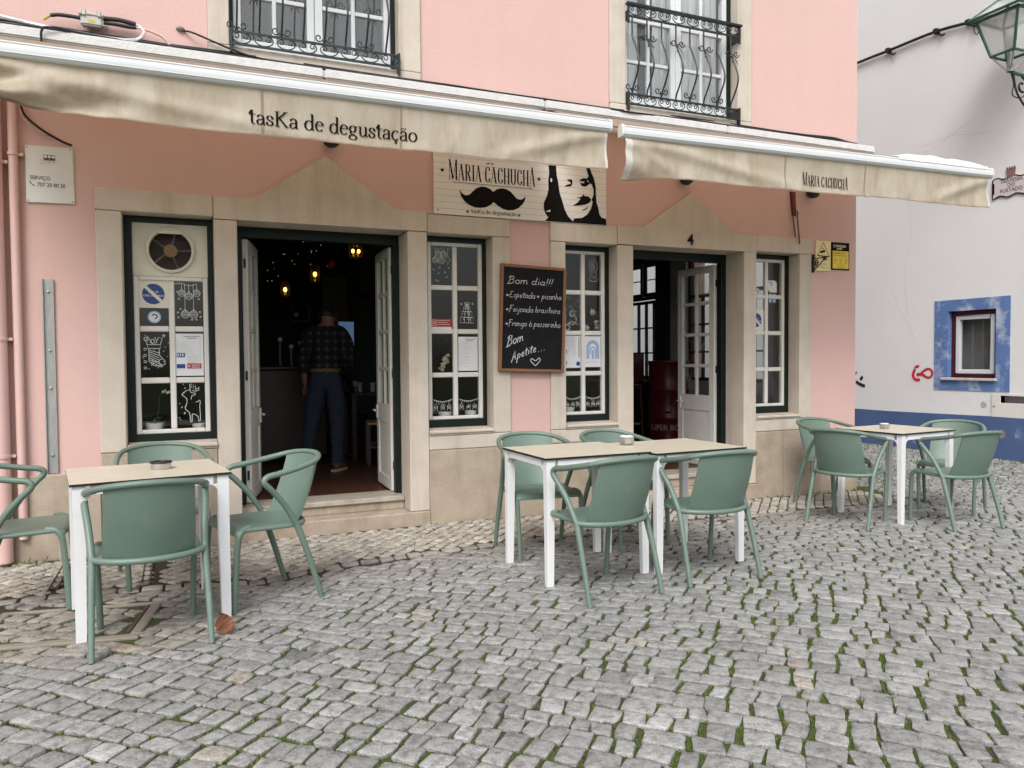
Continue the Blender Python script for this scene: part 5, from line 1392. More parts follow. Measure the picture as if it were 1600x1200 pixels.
# ------------------------------------------------------------------ white house across the lane
WX = 10.2
def white_house():
    o = thing('white_house', 'white limewashed house with a worn blue base across the lane', 'house', (WX, 0, -.1))
    P = lambda y, z, t: (WX + t, y, z)
    mb = MB(); holed(mb, [-6.0, 12.0], [.45, 9.5], [(1.07, 1.79, 1.0, 1.958), (-.9, 1.0, .666, .766)], P, .3)
    mb.build('wall', 'white_wall', o)
    # blue painted base, its upper edge falls slightly away from the camera
    mb = MB().prism([(-6, -.4), (12, -.4), (12, .40), (3.48, .438), (.68, .484), (-6, .60)], lambda y, z: (WX - .012, y, z), (.32, 0, 0)); mb.build('painted_base', 'blue_base', o)
    # window surround, frame, sash, sill
    mb = MB(); holed(mb, [.880, 2.004], [.818, 2.12], [(1.075, 1.788, 1.0, 1.957)], lambda y, z, t: (WX - .010 + t, y, z), .12); mb.build('painted_surround', 'blue_wash', o)
    mb = MB(); x0, x1 = WX + .07, WX + .13
    for a, b, c, d in ((1.0755, 1.14, 1.0, 1.957), (1.715, 1.7875, 1.0, 1.957), (1.14, 1.715, 1.0, 1.060), (1.14, 1.715, 1.885, 1.957)): mb.box(x0, x1, a, b, c, d)
    w = mb.build('window', 'maroon', o)
    mb = MB()
    for a, b, c, d in ((1.141, 1.20, 1.061, 1.884), (1.655, 1.714, 1.061, 1.884), (1.20, 1.655, 1.061, 1.118), (1.20, 1.655, 1.828, 1.884)): mb.box(x0 - .012, x1 - .01, a, b, c, d)
    mb.build('sash', 'alu', w, bevel=.006)
    MB().box(x0 + .02, x0 + .026, 1.195, 1.66, 1.115, 1.83).build('pane', 'glass', w)
    mb = MB()
    for z in (1.35, 1.60): mb.box(x0 + .05, x0 + .055, 1.20, 1.655, z, z + .010)
    for y in (1.35, 1.50): mb.box(x0 + .056, x0 + .06, y, y + .008, 1.118, 1.828)
    mb.build('inner_grille', 'grey_room', w)
    MB().box(WX + .25, WX + .27, .9, 2.0, .9, 2.1).build('dark_room', 'grey_room', o)
    MB().box(WX - .05, WX + .10, 1.055, 1.88, .962, .999).build('sill', 'old_marble', o, bevel=.006)
    # letter box panel near the corner of the picture
    mb = MB(); holed(mb, [-.95, 1.118], [.475, .795], [(-.9, 1.0, .664, .768)], lambda y, z, t: (WX - .014 + t, y, z), .10); mb.build('meter_panel', 'upvc', o)
    MB().box(WX + .09, WX + .2, -.9, 1.0, .62, .80).build('panel_recess', 'grey_room', o)
    MB().disc((0, 0, 0), .016, 12).xf(Matrix.Translation((WX - .016, 1.085, .615)) @ Matrix.Rotation(R(90), 4, 'Z')).build('keyhole', 'zinc', o)
    fn = lambda y, z, l: (WX - .003 - l, y, z)
    mb = MB()
    rnd = random.Random(8)
    def crack(y, z, n, dy, dz, w=.010):
        P = [(y, z)]
        for k in range(n): y += dy + rnd.uniform(-.05, .05); z += dz + rnd.uniform(-.06, .06); P.append((y, z))
        return P
    for a in ((2.45, 3.65, 9, .02, -.19), (2.75, 2.35, 6, -.05, -.15), (3.30, 3.95, 9, -.20, .06), (2.3, 4.45, 5, -.22, -.02)):
        mb.strokes([crack(*a)], .0028, fn)
    mb.build('crack', 'crack', o)
    # spray marks
    mb = MB()
    def spray(pts, w): mb.strokes([[(p.x, p.y) for p in catmull([(a, b, 0) for a, b in pts], 5)]], w, fn, k0=spray.k); spray.k += 1
    spray.k = 4
    spray([(2.33, 1.12), (2.36, 1.02), (2.32, .96), (2.24, .955)], .045)
    spray([(2.33, 1.14), (2.28, 1.16), (2.26, 1.15)], .04)
    spray([(2.30, 1.03), (2.22, 1.04), (2.17, 1.02)], .045); spray([(2.22, 1.06), (2.12, 1.12), (2.05, 1.10), (2.04, 1.03), (2.10, .99), (2.17, 1.02)], .036)
    mb.build('spray_scrawl', 'spray_red', o)
    mb = MB(); spray([(3.44, 1.05), (3.42, 1.04)], .04); spray([(3.30, .99), (3.34, .93)], .05); spray([(3.43, .90), (3.35, .86), (3.25, .83)], .05); mb.build('spray_tick', 'spray_black', o)
    mb = MB(); mb.prism([(1.20, .60), (1.27, .59), (1.285, .64), (1.26, .68), (1.22, .67), (1.195, .64)], lambda y, z: (WX - .0045, y, z), (0, 0, 0)); mb.build('plaster_scar', 'grey_plastic', o)
    mb = MB(); mb.prism([(.93, .20), (.98, .18), (1.02, .22), (1.0, .30), (.95, .31), (.92, .26)], lambda y, z: (WX - .0165, y, z), (0, 0, 0)); mb.build('plaster_scar', 'concrete', o)
    mb = MB().box(WX - .1, WX + .6, -6.1, 12.1, 9.501, 9.62).build('roof', 'stone', o)
white_house()

def wall_line():
    pts = [(WX - .045, 6.0, 6.16), (WX - .045, 3.448, 6.096), (WX - .045, 2.82, 6.071), (WX - .045, 1.997, 6.043), (WX - .045, 1.28, 5.935), (WX - .06, .60, 5.86), (WX - .10, .55, 5.75)]
    o = thing('wall_cable', 'thick black cable clipped across the white wall towards the lantern', 'cable', (WX, 2.4, 6.05))
    MB().tube(catmull(pts, 5), .022, 7).build('cable', 'rubber', o, smooth=60)
    for y, z in ((2.82, 6.071), (1.997, 6.043), (1.50, 5.972), (1.38, 5.955)):
        mb = MB(); mb.box(WX - .08, WX - .001, y - .03, y + .03, z - .03, z + .035); mb.tube([(WX - .03, y, z - .02), (WX - .05, y - .10, z - .10), (WX - .05, y - .14, z - .09)], .014, 6)
        mb.build('clip', 'rubber', o)
    for y in (1.42, 1.20):
        MB().tube(catmull([(WX - .05, y, 5.94), (WX - .06, y - .02, 5.80), (WX - .06, y - .07, 5.75), (WX - .05, y - .10, 5.88)], 4), .006, 5).build('loose_loop', 'rubber', o)
wall_line()

def street_sign():
    o = thing('street_name_sign', 'pale tile street name sign with a wavy dark border and a crest', 'street sign', (WX, .78, 3.45))
    y0, y1, z0, z1 = 1.14, .42, 3.455, 3.70
    def wav(n, amp):
        P = []
        for i in range(n + 1): P.append((y0 + (y1 - y0) * i / n, z1 + amp * math.sin(i * math.pi / 2.5)))
        for i in range(1, 5): P.append((y1, z1 + (z0 - z1) * i / 5))
        for i in range(n + 1): P.append((y1 + (y0 - y1) * i / n, z0 - amp * math.sin(i * math.pi / 2.5)))
        for i in range(1, 5): P.append((y0, z0 + (z1 - z0) * i / 5))
        return P
    W = wav(16, .016)
    MB().prism(W, lambda y, z: (WX - .018, y, z), (.016, 0, 0)).build('tile', 'tile_sign', o)
    mb = MB(); mb.strokes([W + W[:1]], .017, lambda y, z, l: (WX - .0185 - l, y, z)); mb.strokes([[(y0 - .012, z0 + .05), (y0 - .012, z1 - .05)]], .030, lambda y, z, l: (WX - .0195 - l, y, z)); mb.build('border', 'black', o)
    fn = lambda yc, zc: (lambda x, z: (WX - .0195, yc - x, zc + z))
    for t, z in (('TRAVESSA', 3.632), ('DO', 3.572), ('FURTADO', 3.505)): text_mesh(t, .072, fn(.885, z), 'ink_grey', 'lettering', o, align='CENTER', sx=.92, bold=.001)
    MB().prism([(.955, 3.80), (.835, 3.805), (.845, 3.71), (.895, 3.68), (.945, 3.71)], lambda y, z: (WX - .0205, y, z), (.018, 0, 0)).build('crest', 'crest', o)
    mb = MB()
    for k in range(4): mb.prism([(.955 - k * .032, 3.80), (.93 - k * .032, 3.80), (.9425 - k * .032, 3.84)], lambda y, z: (WX - .0205, y, z), (.018, 0, 0))
    mb.build('crest_crown', 'ink_grey', o)
street_sign()

def lantern():
    cx, cy = 9.66, .573
    o = thing('street_lantern', 'green four sided street lantern on a scrolled wall bracket', 'street lamp', (WX, cy, 5.0))
    zt, zb, ht, hb = 5.575, 5.115, .265, .150
    C = lambda h, z: [(cx - h, cy + h, z), (cx - h, cy - h, z), (cx + h, cy - h, z), (cx + h, cy + h, z)]
    T, B = C(ht, zt), C(hb, zb)
    mb = MB()
    for i in range(4):
        mb.tube([T[i], B[i]], .019, 6); mb.tube([T[i], T[(i + 1) % 4]], .020, 6); mb.tube([B[i], B[(i + 1) % 4]], .018, 6)
    mb.build('frame', 'lamp_green', o)
    for i in range(4):
        k = .94
        a, b, c, d = [Vector(p) for p in (T[i], T[(i + 1) % 4], B[(i + 1) % 4], B[i])]; m = (a + b + c + d) / 4
        q = [m + (p - m) * k for p in (a, b, c, d)]
        MB().quad(*q).build('glass_pane', 'lamp_glass', o)
    mb = MB(); R1, R2 = C(ht + .06, zt + .025), C(.09, zt + .24)
    for i in range(4):
        mb.tube([R1[i], R2[i]], .018, 6); mb.tube([R1[i], R1[(i + 1) % 4]], .018, 6); mb.tube([R2[i], R2[(i + 1) % 4]], .022, 6)
    mb.lathe([(.10, zt + .235), (.13, zt + .25), (.10, zt + .29), (.05, zt + .31), (.05, zt + .36), (.02, zt + .40), (.0001, zt + .41)], (cx, cy, 0), 12)
    mb.build('roof', 'lamp_green', o)
    for i in range(4):
        a, b, c, d = [Vector(p) for p in (R1[i], R1[(i + 1) % 4], R2[(i + 1) % 4], R2[i])]; m = (a + b + c + d) / 4
        MB().quad(*[m + (p - m) * .93 for p in (a, b, c, d)]).build('roof_pane', 'lamp_glass', o)
    mb = MB(); zc = 4.93
    for p in B: mb.tube([p, (cx + (p[0] - cx) * .18, cy + (p[1] - cy) * .18, zc)], .011, 6)
    mb.lathe([(.04, zc - .03), (.045, zc), (.03, zc + .03)], (cx, cy, 0), 10)
    mb.lathe([(.035, zc + .03), (.03, zb + .02), (.045, zb + .10), (.045, zb + .16)], (cx, cy, 0), 10)
    mb.build('socket', 'zinc', o)
    mb = MB()
    mb.tube(catmull([(cx, cy, zc - .02), (cx + .15, cy - .02, zc - .05), (WX - .005, cy - .06, zc - .07)], 4), .022, 8)
    mb.build('bracket_arm', 'lamp_green', o)
    mb = MB()
    mb.tube([(x, cy - .04, z) for x, z in spiral(cx + .17, zc - .20, .11, 90, 1.1, -1)], .014, 6)
    mb.tube(catmull([(cx + .03, cy - .02, zc - .05), (cx + .10, cy - .03, zc - .30), (cx + .30, cy - .05, zc - .50), (WX - .02, cy - .06, zc - .62)], 5), .014, 6)
    mb.build('bracket_scroll', 'black_metal', o)
    MB().box(WX - .03, WX - .001, cy - .12, cy, zc - .75, zc + .08).build('back_plate', 'black_metal', o)
    mb = MB(); mb.tube(catmull([(cx + .01, cy, zc - .02), (cx + .04, cy - .02, zc - .18), (cx + .02, cy - .02, zc - .32), (cx + .18, cy - .03, zc - .34), (cx + .32, cy - .04, zc - .22)], 5), .008, 5); mb.build('lamp_wire', 'rubber', o)
    MB().ball((cx, cy, zb + .22), .06, 10, 8, sz=1.5).build('bulb', 'ceramic', o, smooth=60)
lantern()

# ------------------------------------------------------------------ café tables
def make_table():
    o = thing('cafe_table', 'x', 'table')
    W, D = .72, .63; x, y = W / 2, D / 2
    mb = MB(); mb.box(-x, x, -y, y, .738, .750)
    mb.m = [1, 0, 1, 1, 1, 1]
    t = mb.build('tabletop', ['hpl', 'hpl_edge'], o)
    ia, ib = x - .012, y - .012
    for s in (-1, 1):
        MB().box(-ia + .075, ia - .075, s * ib - .015 * (1 + s), s * ib + .015 * (1 - s), .694, .7375).build('apron', 'table_white', o)
        MB().box(s * ia - .015 * (1 + s), s * ia + .015 * (1 - s), -ib + .075, ib - .075, .694, .7375).build('apron', 'table_white', o)
    for sx in (-1, 1):
        for sy in (-1, 1):
            mb = MB(); k = .056; kb = .044
            top = [(0, 0), (k, 0), (k, k * .8), (0, k * .8)]; bot = [(0, 0), (kb, 0), (kb, kb * .7), (0, kb * .7)]
            f = lambda p, z: (sx * (ia - p[0]), sy * (ib - p[1]), z)
            mb.add([f(p, 0) for p in bot] + [f(p, .7375) for p in top], [(3, 2, 1, 0), (4, 5, 6, 7), (0, 1, 5, 4), (1, 2, 6, 5), (2, 3, 7, 6), (3, 0, 4, 7)])
            # rounded gusset towards the aprons
            r = .045
            g1 = [(0, 0), (r, 0)] + [(r - r * math.sin(R(a)), -r + r * math.cos(R(a))) for a in range(15, 91, 15)]
            mb.prism([(k - .002 + a, .694 + b) for a, b in g1], lambda a, z: (sx * (ia - a), sy * ib, z), (0, -sy * .030, 0))
            mb.prism([(k * .8 - .002 + a, .694 + b) for a, b in g1], lambda a, z: (sx * ia, sy * (ib - a), z), (-sx * .030, 0, 0))
            mb.build('leg', 'table_white', o)
    return o
TABLES = [((-.197, -1.487), 8.5, 'square café table nearest the camera, below the window with the extractor fan'),
          ((2.236, -1.655), .6, 'café table pushed against its twin, the one below the chalkboard'),
          ((2.972, -1.650), 2.5, 'café table pushed against its twin, the one holding the faceted ashtray'),
          ((5.660, -1.130), 5.0, 'farther café table standing alone in front of the house corner')]
proto = make_table()
for i, ((x, y), a, lb) in enumerate(TABLES):
    t = proto if i == 0 else dup(proto)
    t.location = (x, y, gz(x) + .002); t.rotation_euler = (0, 0, R(a)); tag(t, lb, 'table', 'white legged café tables with pale wooden tops')

# ------------------------------------------------------------------ armchairs
def make_chair():
    o = thing('armchair', 'x', 'chair')
    rail = lambda s: (.222 * math.sin(s * 1.25) / math.sin(1.25), -.315 + .105 * (1 - math.cos(s * 1.25)) / (1 - math.cos(1.25)), .785 - .030 * s * s)
    for sx in (-1, 1):
        MB().tube(catmull([(sx * .247, -.240, .002), (sx * .244, -.176, .22), (sx * .238, -.105, .425)], 5), [.0135 + .0035 * i / 10 for i in range(11)], 10, flat=1.15).build('leg', 'chair', o, smooth=60)
        arm = catmull([(sx * .238, -.105, .425), (sx * .249, -.030, .545), (sx * .262, .045, .632), (sx * .266, .080, .668), (sx * .265, .083, .690), (sx * .262, .060, .706), (sx * .258, .0, .715), (sx * .250, -.10, .732), (sx * .236, -.165, .745), (sx * .222, -.210, .755)], 6)
        MB().tube(arm, .0165, 10, flat=1.0).build('arm', 'chair', o, smooth=60)
        MB().tube(catmull([(sx * .200, .135, .437), (sx * .214, .178, .432), (sx * .222, .205, .405), (sx * .221, .216, .35), (sx * .216, .228, .18), (sx * .212, .235, .002)], 6), .0150, 10, flat=1.1).build('leg', 'chair', o, smooth=60)
    MB().tube([rail(-1 + 2 * i / 24) for i in range(25)], .0165, 10, flat=.9).build('top_rail', 'chair', o, smooth=60)
    MB().tube([(.238 * math.sin(s * 1.2) / math.sin(1.2), -.105 - .105 * (math.cos(s * 1.2) - math.cos(1.2)) / (1 - math.cos(1.2)), .425 - .006 * (1 - s * s)) for s in [-1 + i / 10 for i in range(21)]], .0155, 10).build('rear_rim', 'chair', o, smooth=60)
    # backrest: one curved sheet
    mb = MB(); N, M_ = 18, 8; th = .009
    for side in (0, 1):
        for i in range(N + 1):
            s = -1 + 2 * i / N
            tx, ty, tz = rail(s * .74); bx = s * .196; by = -.128 - .075 * (1 - s * s); bz = .428
            for j in range(M_ + 1):
                t = j / M_
                x = bx + (tx - bx) * t; y = by + (ty - by) * t - .012 * math.sin(math.pi * t); z = bz + (tz - bz) * t
                mb.v.append((x, y + (th if side else 0), z))
    w = M_ + 1; off = (N + 1) * w
    for i in range(N):
        for j in range(M_):
            a = i * w + j; mb.f += [[a, a + 1, a + w + 1, a + w], [off + a, off + a + w, off + a + w + 1, off + a + 1]]; mb.m += [0, 0]
    for i in range(N): 
        for j in (0, M_): a = i * w + j; mb.f.append([a, a + w, off + a + w, off + a]); mb.m.append(0)
    for j in range(M_):
        for i in (0, N): a = i * w + j; mb.f.append([a, a + 1, off + a + 1, off + a]); mb.m.append(0)
    mb.build('backrest', 'chair', o, smooth=45)
    # seat: dished slab with a rolled front
    mb = MB(); N, M_ = 14, 14
    for side in (0, 1):
        for i in range(N + 1):
            s = -1 + 2 * i / N
            for j in range(M_ + 1):
                t = j / M_
                yb = -.105 - .100 * (1 - s * s); yf = .225 + .012 * (1 - s * s)
                x = s * (.232 - .004 * t); y = yb + (yf - yb) * t
                z = .444 - .012 * math.exp(-((s / .6) ** 2)) * math.sin(math.pi * min(1, t * 1.05)) - .022 * max(0, (t - .86) / .14) ** 2 - .010 * (1 - t) - .004 * abs(s) ** 6
                mb.v.append((x, y, z - (.020 if side else 0)))
    w = M_ + 1; off = (N + 1) * w
    for i in range(N):
        for j in range(M_):
            a = i * w + j; mb.f += [[a, a + w, a + w + 1, a + 1], [off + a, off + a + 1, off + a + w + 1, off + a + w]]; mb.m += [0, 0]
    for i in range(N):
        for j in (0, M_): a = i * w + j; mb.f.append([a, a + w, off + a + w, off + a]); mb.m.append(0)
    for j in range(M_):
        for i in (0, N): a = i * w + j; mb.f.append([a, a + 1, off + a + 1, off + a]); mb.m.append(0)
    mb.build('seat', 'chair', o, smooth=50, bevel=.004)
    return o
# rear-feet middle point and the direction the sitter faces
CHAIRS = [((-.158, -2.108), (-.090, .996), 'green armchair in front of the nearest table, its back to the camera'),
          ((.600, -1.352), (-.955, -.297), 'green armchair at the doorway side of the nearest table, facing it'),
          ((-.160, -.520), (.10, -.995), 'green armchair between the nearest table and the fan window'),
          ((-1.080, -1.045), (.997, .04), 'green armchair cut by the picture edge beside the downpipes'),
          ((2.186, -2.350), (-.108, .994), 'green armchair turning its back, in front of the table below the chalkboard'),
          ((2.914, -2.278), (.057, .998), 'green armchair turning its back, in front of the table with the faceted ashtray'),
          ((2.235, -.945), (-.11, -.994), 'green armchair behind the twin tables, below the chalkboard'),
          ((2.880, -.900), (.126, -.992), 'green armchair behind the twin tables, close to the doorway numbered 4'),
          ((4.800, -1.305), (.930, .368), 'green armchair at the left end of the farther lone table'),
          ((5.745, -1.846), (.10, .995), 'green armchair in front of the farther lone table, its back to the camera'),
          ((5.505, -.360), (-.02, -1.0), 'green armchair between the farther lone table and the pink wall'),
          ((6.580, -1.010), (-.878, -.479), 'green armchair at the lane end of the farther lone table')]
proto = make_chair()
for i, ((x, y), (fx, fy), lb) in enumerate(CHAIRS):
    c = proto if i == 0 else dup(proto)
    k = math.hypot(fx, fy); fx, fy = fx / k, fy / k
    px, py = x + fx * .24, y + fy * .24
    c.location = (px, py, gz(px)); c.rotation_euler = (0, 0, math.atan2(-fx, fy)); tag(c, lb, 'chair', 'green armchairs around the café tables')

# ashtrays
def ashtray(x, y, label, kind):
    z = gz(x) + .7525
    o = thing('ashtray', label, 'ashtray', (x, y, z))
    if kind == 0:
        MB().lathe([(.0001, 0), (.048, 0), (.050, .004), (.050, .030), (.047, .032), (.045, .026), (.044, .012), (.0001, .010)], (x, y, z), 22).build('bowl', 'steel', o, smooth=40)
        MB().lathe([(.053, .031), (.055, .034), (.053, .040), (.036, .042), (.033, .036), (.036, .031)], (x, y, z), 22).build('lid', 'hpl_edge', o, smooth=40)
    else:
        s = 1 if kind == 1 else .8
        MB().lathe([(.0001, 0), (.040 * s, 0), (.050 * s, .012), (.050 * s, .045 * s), (.044 * s, .046 * s), (.044 * s, .015), (.0001, .012)], (x, y, z), 8).build('bowl', 'steel', o)
        MB().lathe([(.046 * s, .0465 * s), (.050 * s, .050 * s), (.036 * s, .058 * s), (.014 * s, .060 * s), (.014 * s, .050 * s), (.046 * s, .0465 * s)], (x, y, z), 8).build('lid', 'plate', o)
ashtray(-.13, -1.455, 'round metal ashtray with a black rim on the nearest table', 0)
ashtray(2.72, -1.49, 'faceted metal ashtray with a white lid on the twin tables', 1)
ashtray(5.58, -1.09, 'small low metal ashtray on the farther lone table', 2)

# ------------------------------------------------------------------ things on the ground
def manhole():
    o = thing('manhole_frame', 'worn concrete frame of a stone filled manhole under the nearest table', 'manhole', (MAN_C.x, MAN_C.y, -.03))
    M = Matrix.Translation((MAN_C.x, MAN_C.y, 0)) @ Matrix.Rotation(MAN_A, 4, 'Z')
    a, b, w = .34, .24, .058
    for x0, x1, y0, y1 in ((-a - w, a + w, -b - w, -b), (-a - w, a + w, b, b + .03), (a, a + w, -b, b), (-a - w, -a, -b, b)):
        MB().box(x0 + .002, x1 - .002, y0 + .002, y1 - .002, -.05, .001).xf(M).build('frame_bar', 'concrete', o, bevel=.006)
    MB().box(a - .022, a - .004, -b + .03, b - .02, -.03, -.003).xf(M).build('dark_slot', 'old_iron', o)  # dark strips standing in for the shade of the slot inside the frame
    MB().box(-a, a - .06, -b + .004, -b + .022, -.03, -.003).xf(M).build('dark_slot', 'old_iron', o)
manhole()
for x, y0, y1, lb in ((-.735, -.05, -.84, 'rusty channel crossing the pale setts below the thin pipe'), (-.245, -.05, -.95, 'rusty channel crossing the pale setts behind the nearest table')):
    o = thing('drain_channel', lb, 'drain', (x, (y0 + y1) / 2, -.01), 'rusty drain channels across the pavement')
    for s in (-1, 1): MB().box(x + s * .022 - .004, x + s * .022 + .004, y1, y0, -.02, .006).build('side_rail', 'old_iron', o)
    MB().box(x - .018, x + .018, y1, y0, -.02, -.009).build('channel_bed', 'old_iron', o)

def fallen_leaf():
    o = thing('fallen_leaf', 'curled brown autumn leaf beside a front chair leg', 'leaf', (.135, -1.965, .0))
    mb = MB(); n = 10
    prof = [0, .35, .75, .95, .82, 1.0, .78, .86, .55, .32, .02]
    for i in range(n + 1):
        for s in (-1, 0, 1):
            u = i / n
            mb.v.append((s * prof[i] * .044, (u - .5) * .112, .012 + .016 * s + .030 * (u - .5) ** 2 * 4 * .6 + .004 * math.sin(i * 2.3 + s * 1.3)))
    for i in range(n):
        for k in (0, 1): mb.f.append([i * 3 + k, i * 3 + k + 1, i * 3 + k + 4, i * 3 + k + 3]); mb.m.append(0)
    M = Matrix.Translation((.146, -1.962, .033)) @ Matrix.Rotation(R(14), 4, 'Z') @ Matrix.Rotation(R(42), 4, 'X') @ Matrix.Rotation(R(18), 4, 'Z')
    mb.xf(M).build('blade', 'dry_leaf', o)
    MB().tube([(0, -.055, .014), (0, -.09, .006)], .0018, 5).xf(M).build('stalk', 'old_iron', o)
fallen_leaf()
for i, (x, y, c) in enumerate(((.06, -2.43, 'small orange leaf scrap on the cobbles left of the front chair'), (2.72, -2.39, 'small orange leaf scrap between the two front chairs of the twin tables'))):
    tag(MB().add([(x - .012, y, .004), (x, y - .008, .008), (x + .014, y + .002, .005), (x + .002, y + .010, .007)], [(0, 1, 2, 3)]).build('leaf_scrap', 'ochre', origin=(x, y, gz(x))), c, 'leaf')

# ------------------------------------------------------------------ first window: extractor fan panel
def fan():
    o = thing('extractor_fan', 'round extractor fan behind mesh in the white panel above a window', 'extractor fan', (-.083, .14, 2.1))
    cx, cz, yp = -.083, 2.118, .150
    x0, x1, z0, z1 = -.331, .165, 1.932, 2.308
    out = [(x0, z0), (x1, z0), (x1, z1), (x0, z1)]
    # plate with a round hole: ring of quads
    mb = MB(); n = 40; r = .140
    ring = [(cx + r * math.cos(2 * math.pi * k / n), cz + r * math.sin(2 * math.pi * k / n)) for k in range(n)]
    def edge(px, pz):
        dx, dz = px - cx, pz - cz; t = min(((x1 if dx > 0 else x0) - cx) / dx if abs(dx) > 1e-6 else 9e9, ((z1 if dz > 0 else z0) - cz) / dz if abs(dz) > 1e-6 else 9e9)
        return (cx + dx * t, cz + dz * t)
    ang = sorted([2 * math.pi * k / n for k in range(n)] + [math.atan2(p[1] - cz, p[0] - cx) % (2 * math.pi) for p in out])
    I = [(cx + r * math.cos(a), cz + r * math.sin(a)) for a in ang]; E_ = [edge(*p) for p in I]
    m = len(I)
    mb.add([(p[0], yp, p[1]) for p in I] + [(p[0], yp, p[1]) for p in E_] + [(p[0], yp + .03, p[1]) for p in I], [(k, (k + 1) % m, m + (k + 1) % m, m + k) for k in range(m)] + [(k, (k + 1) % m, 2 * m + (k + 1) % m, 2 * m + k) for k in range(m)])
    mb.build('panel', 'cream', o)
    MB().lathe([(.140, -.001), (.140, .020), (.147, .028), (.160, .024), (.164, .004), (.164, -.001)], (cx, yp, cz), 44, axis='y').build('ring', 'cream', o, smooth=40)
    MB().box(cx - .07, cx + .07, yp - .022, yp - .002, cz + .118, cz + .139).build('ring_flat', 'cream', o)
    MB().disc((cx, yp + .12, cz), .16, 30).build('duct_back', 'dark_wood', o)
    MB().lathe([(.0001, .0), (.045, .0), (.048, -.01), (.048, -.05)], (cx, yp + .012, cz), 20, axis='y').build('hub', 'pine', o, smooth=40)
    for k in range(5):
        a = R(75 + 72 * k)
        mb = MB()
        for off in (-.004, .004):
            px, pz = -math.sin(a) * off, math.cos(a) * off
            mb.tube([(cx + .045 * math.cos(a) + px, yp + .015, cz + .045 * math.sin(a) + pz), (cx + .139 * math.cos(a) + px, yp + .015, cz + .139 * math.sin(a) + pz)], .0025, 4)
        mb.build('spoke', 'zinc', o)
    mb = MB()
    for s in (-1, 1):
        for k in range(-17, 18):
            d = k * .0165
            if abs(d) > .135: continue
            h = math.sqrt(.139 ** 2 - d ** 2)
            u = Vector((math.cos(R(30)), s * math.sin(R(30)))); w = Vector((-u.y, u.x))
            a, b = w * d - u * h, w * d + u * h
            mb.tube([(cx + a.x, yp + .004 + s * .001, cz + a.y), (cx + b.x, yp + .004 + s * .001, cz + b.y)], .0013, 3, caps=False)
    tag(mb.build('wire_mesh', 'old_iron', o), kind='stuff')
    for x, z in ((-.32, 2.295), (-.083, 2.298), (.155, 2.292), (-.32, 1.945), (-.28, 1.945), (-.083, 1.942)): MB().disc((x, yp - .001, z), .003, 6).build('screw', 'ink_grey', o)
fan()

# ------------------------------------------------------------------ stickers, notices and paint-pen drawings in the windows
YG = .1625      # front face of the glass
def sticker(name, label, cat, group=None, loc=None): return thing(name, label, cat, loc, group)

def no_parking(x0, z0, x1, z1, label, y=.158):
    o = sticker('no_parking_plate', label, 'plate', 'blue no parking plates in the windows', ((x0 + x1) / 2, y, z0))
    MB().box(x0, x1, y - .002, y + .002, z0, z1).build('plate', 'cream', o)
    cx, cz, r = (x0 + x1) / 2, (z0 + z1) / 2, (x1 - x0) * .37
    MB().disc((cx, y - .0026, cz), r, 32).build('blue_disc', 'blue_sign', o)
    fn = lambda xx, zz: (lambda a, b: (xx + a, y - .0031, zz + b))
    text_mesh('ART. 50', r * .26, fn(cx, cz + r * .12), 'cream', 'lettering', o, align='CENTER', bold=.0004)
    text_mesh('COD. ESTRADA', r * .26, fn(cx, cz - r * .24), 'cream', 'lettering', o, align='CENTER', bold=.0004)
    mb = MB(); mb.strokes([[(cx - r * .74, cz + r * .74), (cx + r * .74, cz - r * .74)]], r * .30, lambda x, z, l: (x, y - .0036, z)); mb.build('diagonal_bar', 'cream', o)
no_parking(-.300, 1.705, -.102, 1.903, 'square no parking plate below the extractor fan')
no_parking(5.155, 1.585, 5.345, 1.790, 'square no parking plate in the window nearest the house corner')

def round_badge(cx, cz, r, label, y=.160):
    o = sticker('round_sticker', label, 'sticker', 'round white and blue stickers', (cx, y, cz))
    MB().disc((cx, y, cz), r, 28).build('backing', 'blue_pale', o)
    MB().disc((cx, y - .0008, cz), r * .80, 24).build('white_disc', 'paper', o)
    mb = MB(); mb.strokes([arc(cx, cz + r * .08, r * .42, r * .34, 150, -80, 10)], r * .22, lambda x, z, l: (x, y - .0014, z)); mb.build('emblem', 'blue_sign', o)
round_badge(-.198, 1.640, .044, 'round white and blue sticker under the no parking plate with the fan above')
round_badge(5.262, 1.965, .045, 'round white sticker above the no parking plate in the corner window')

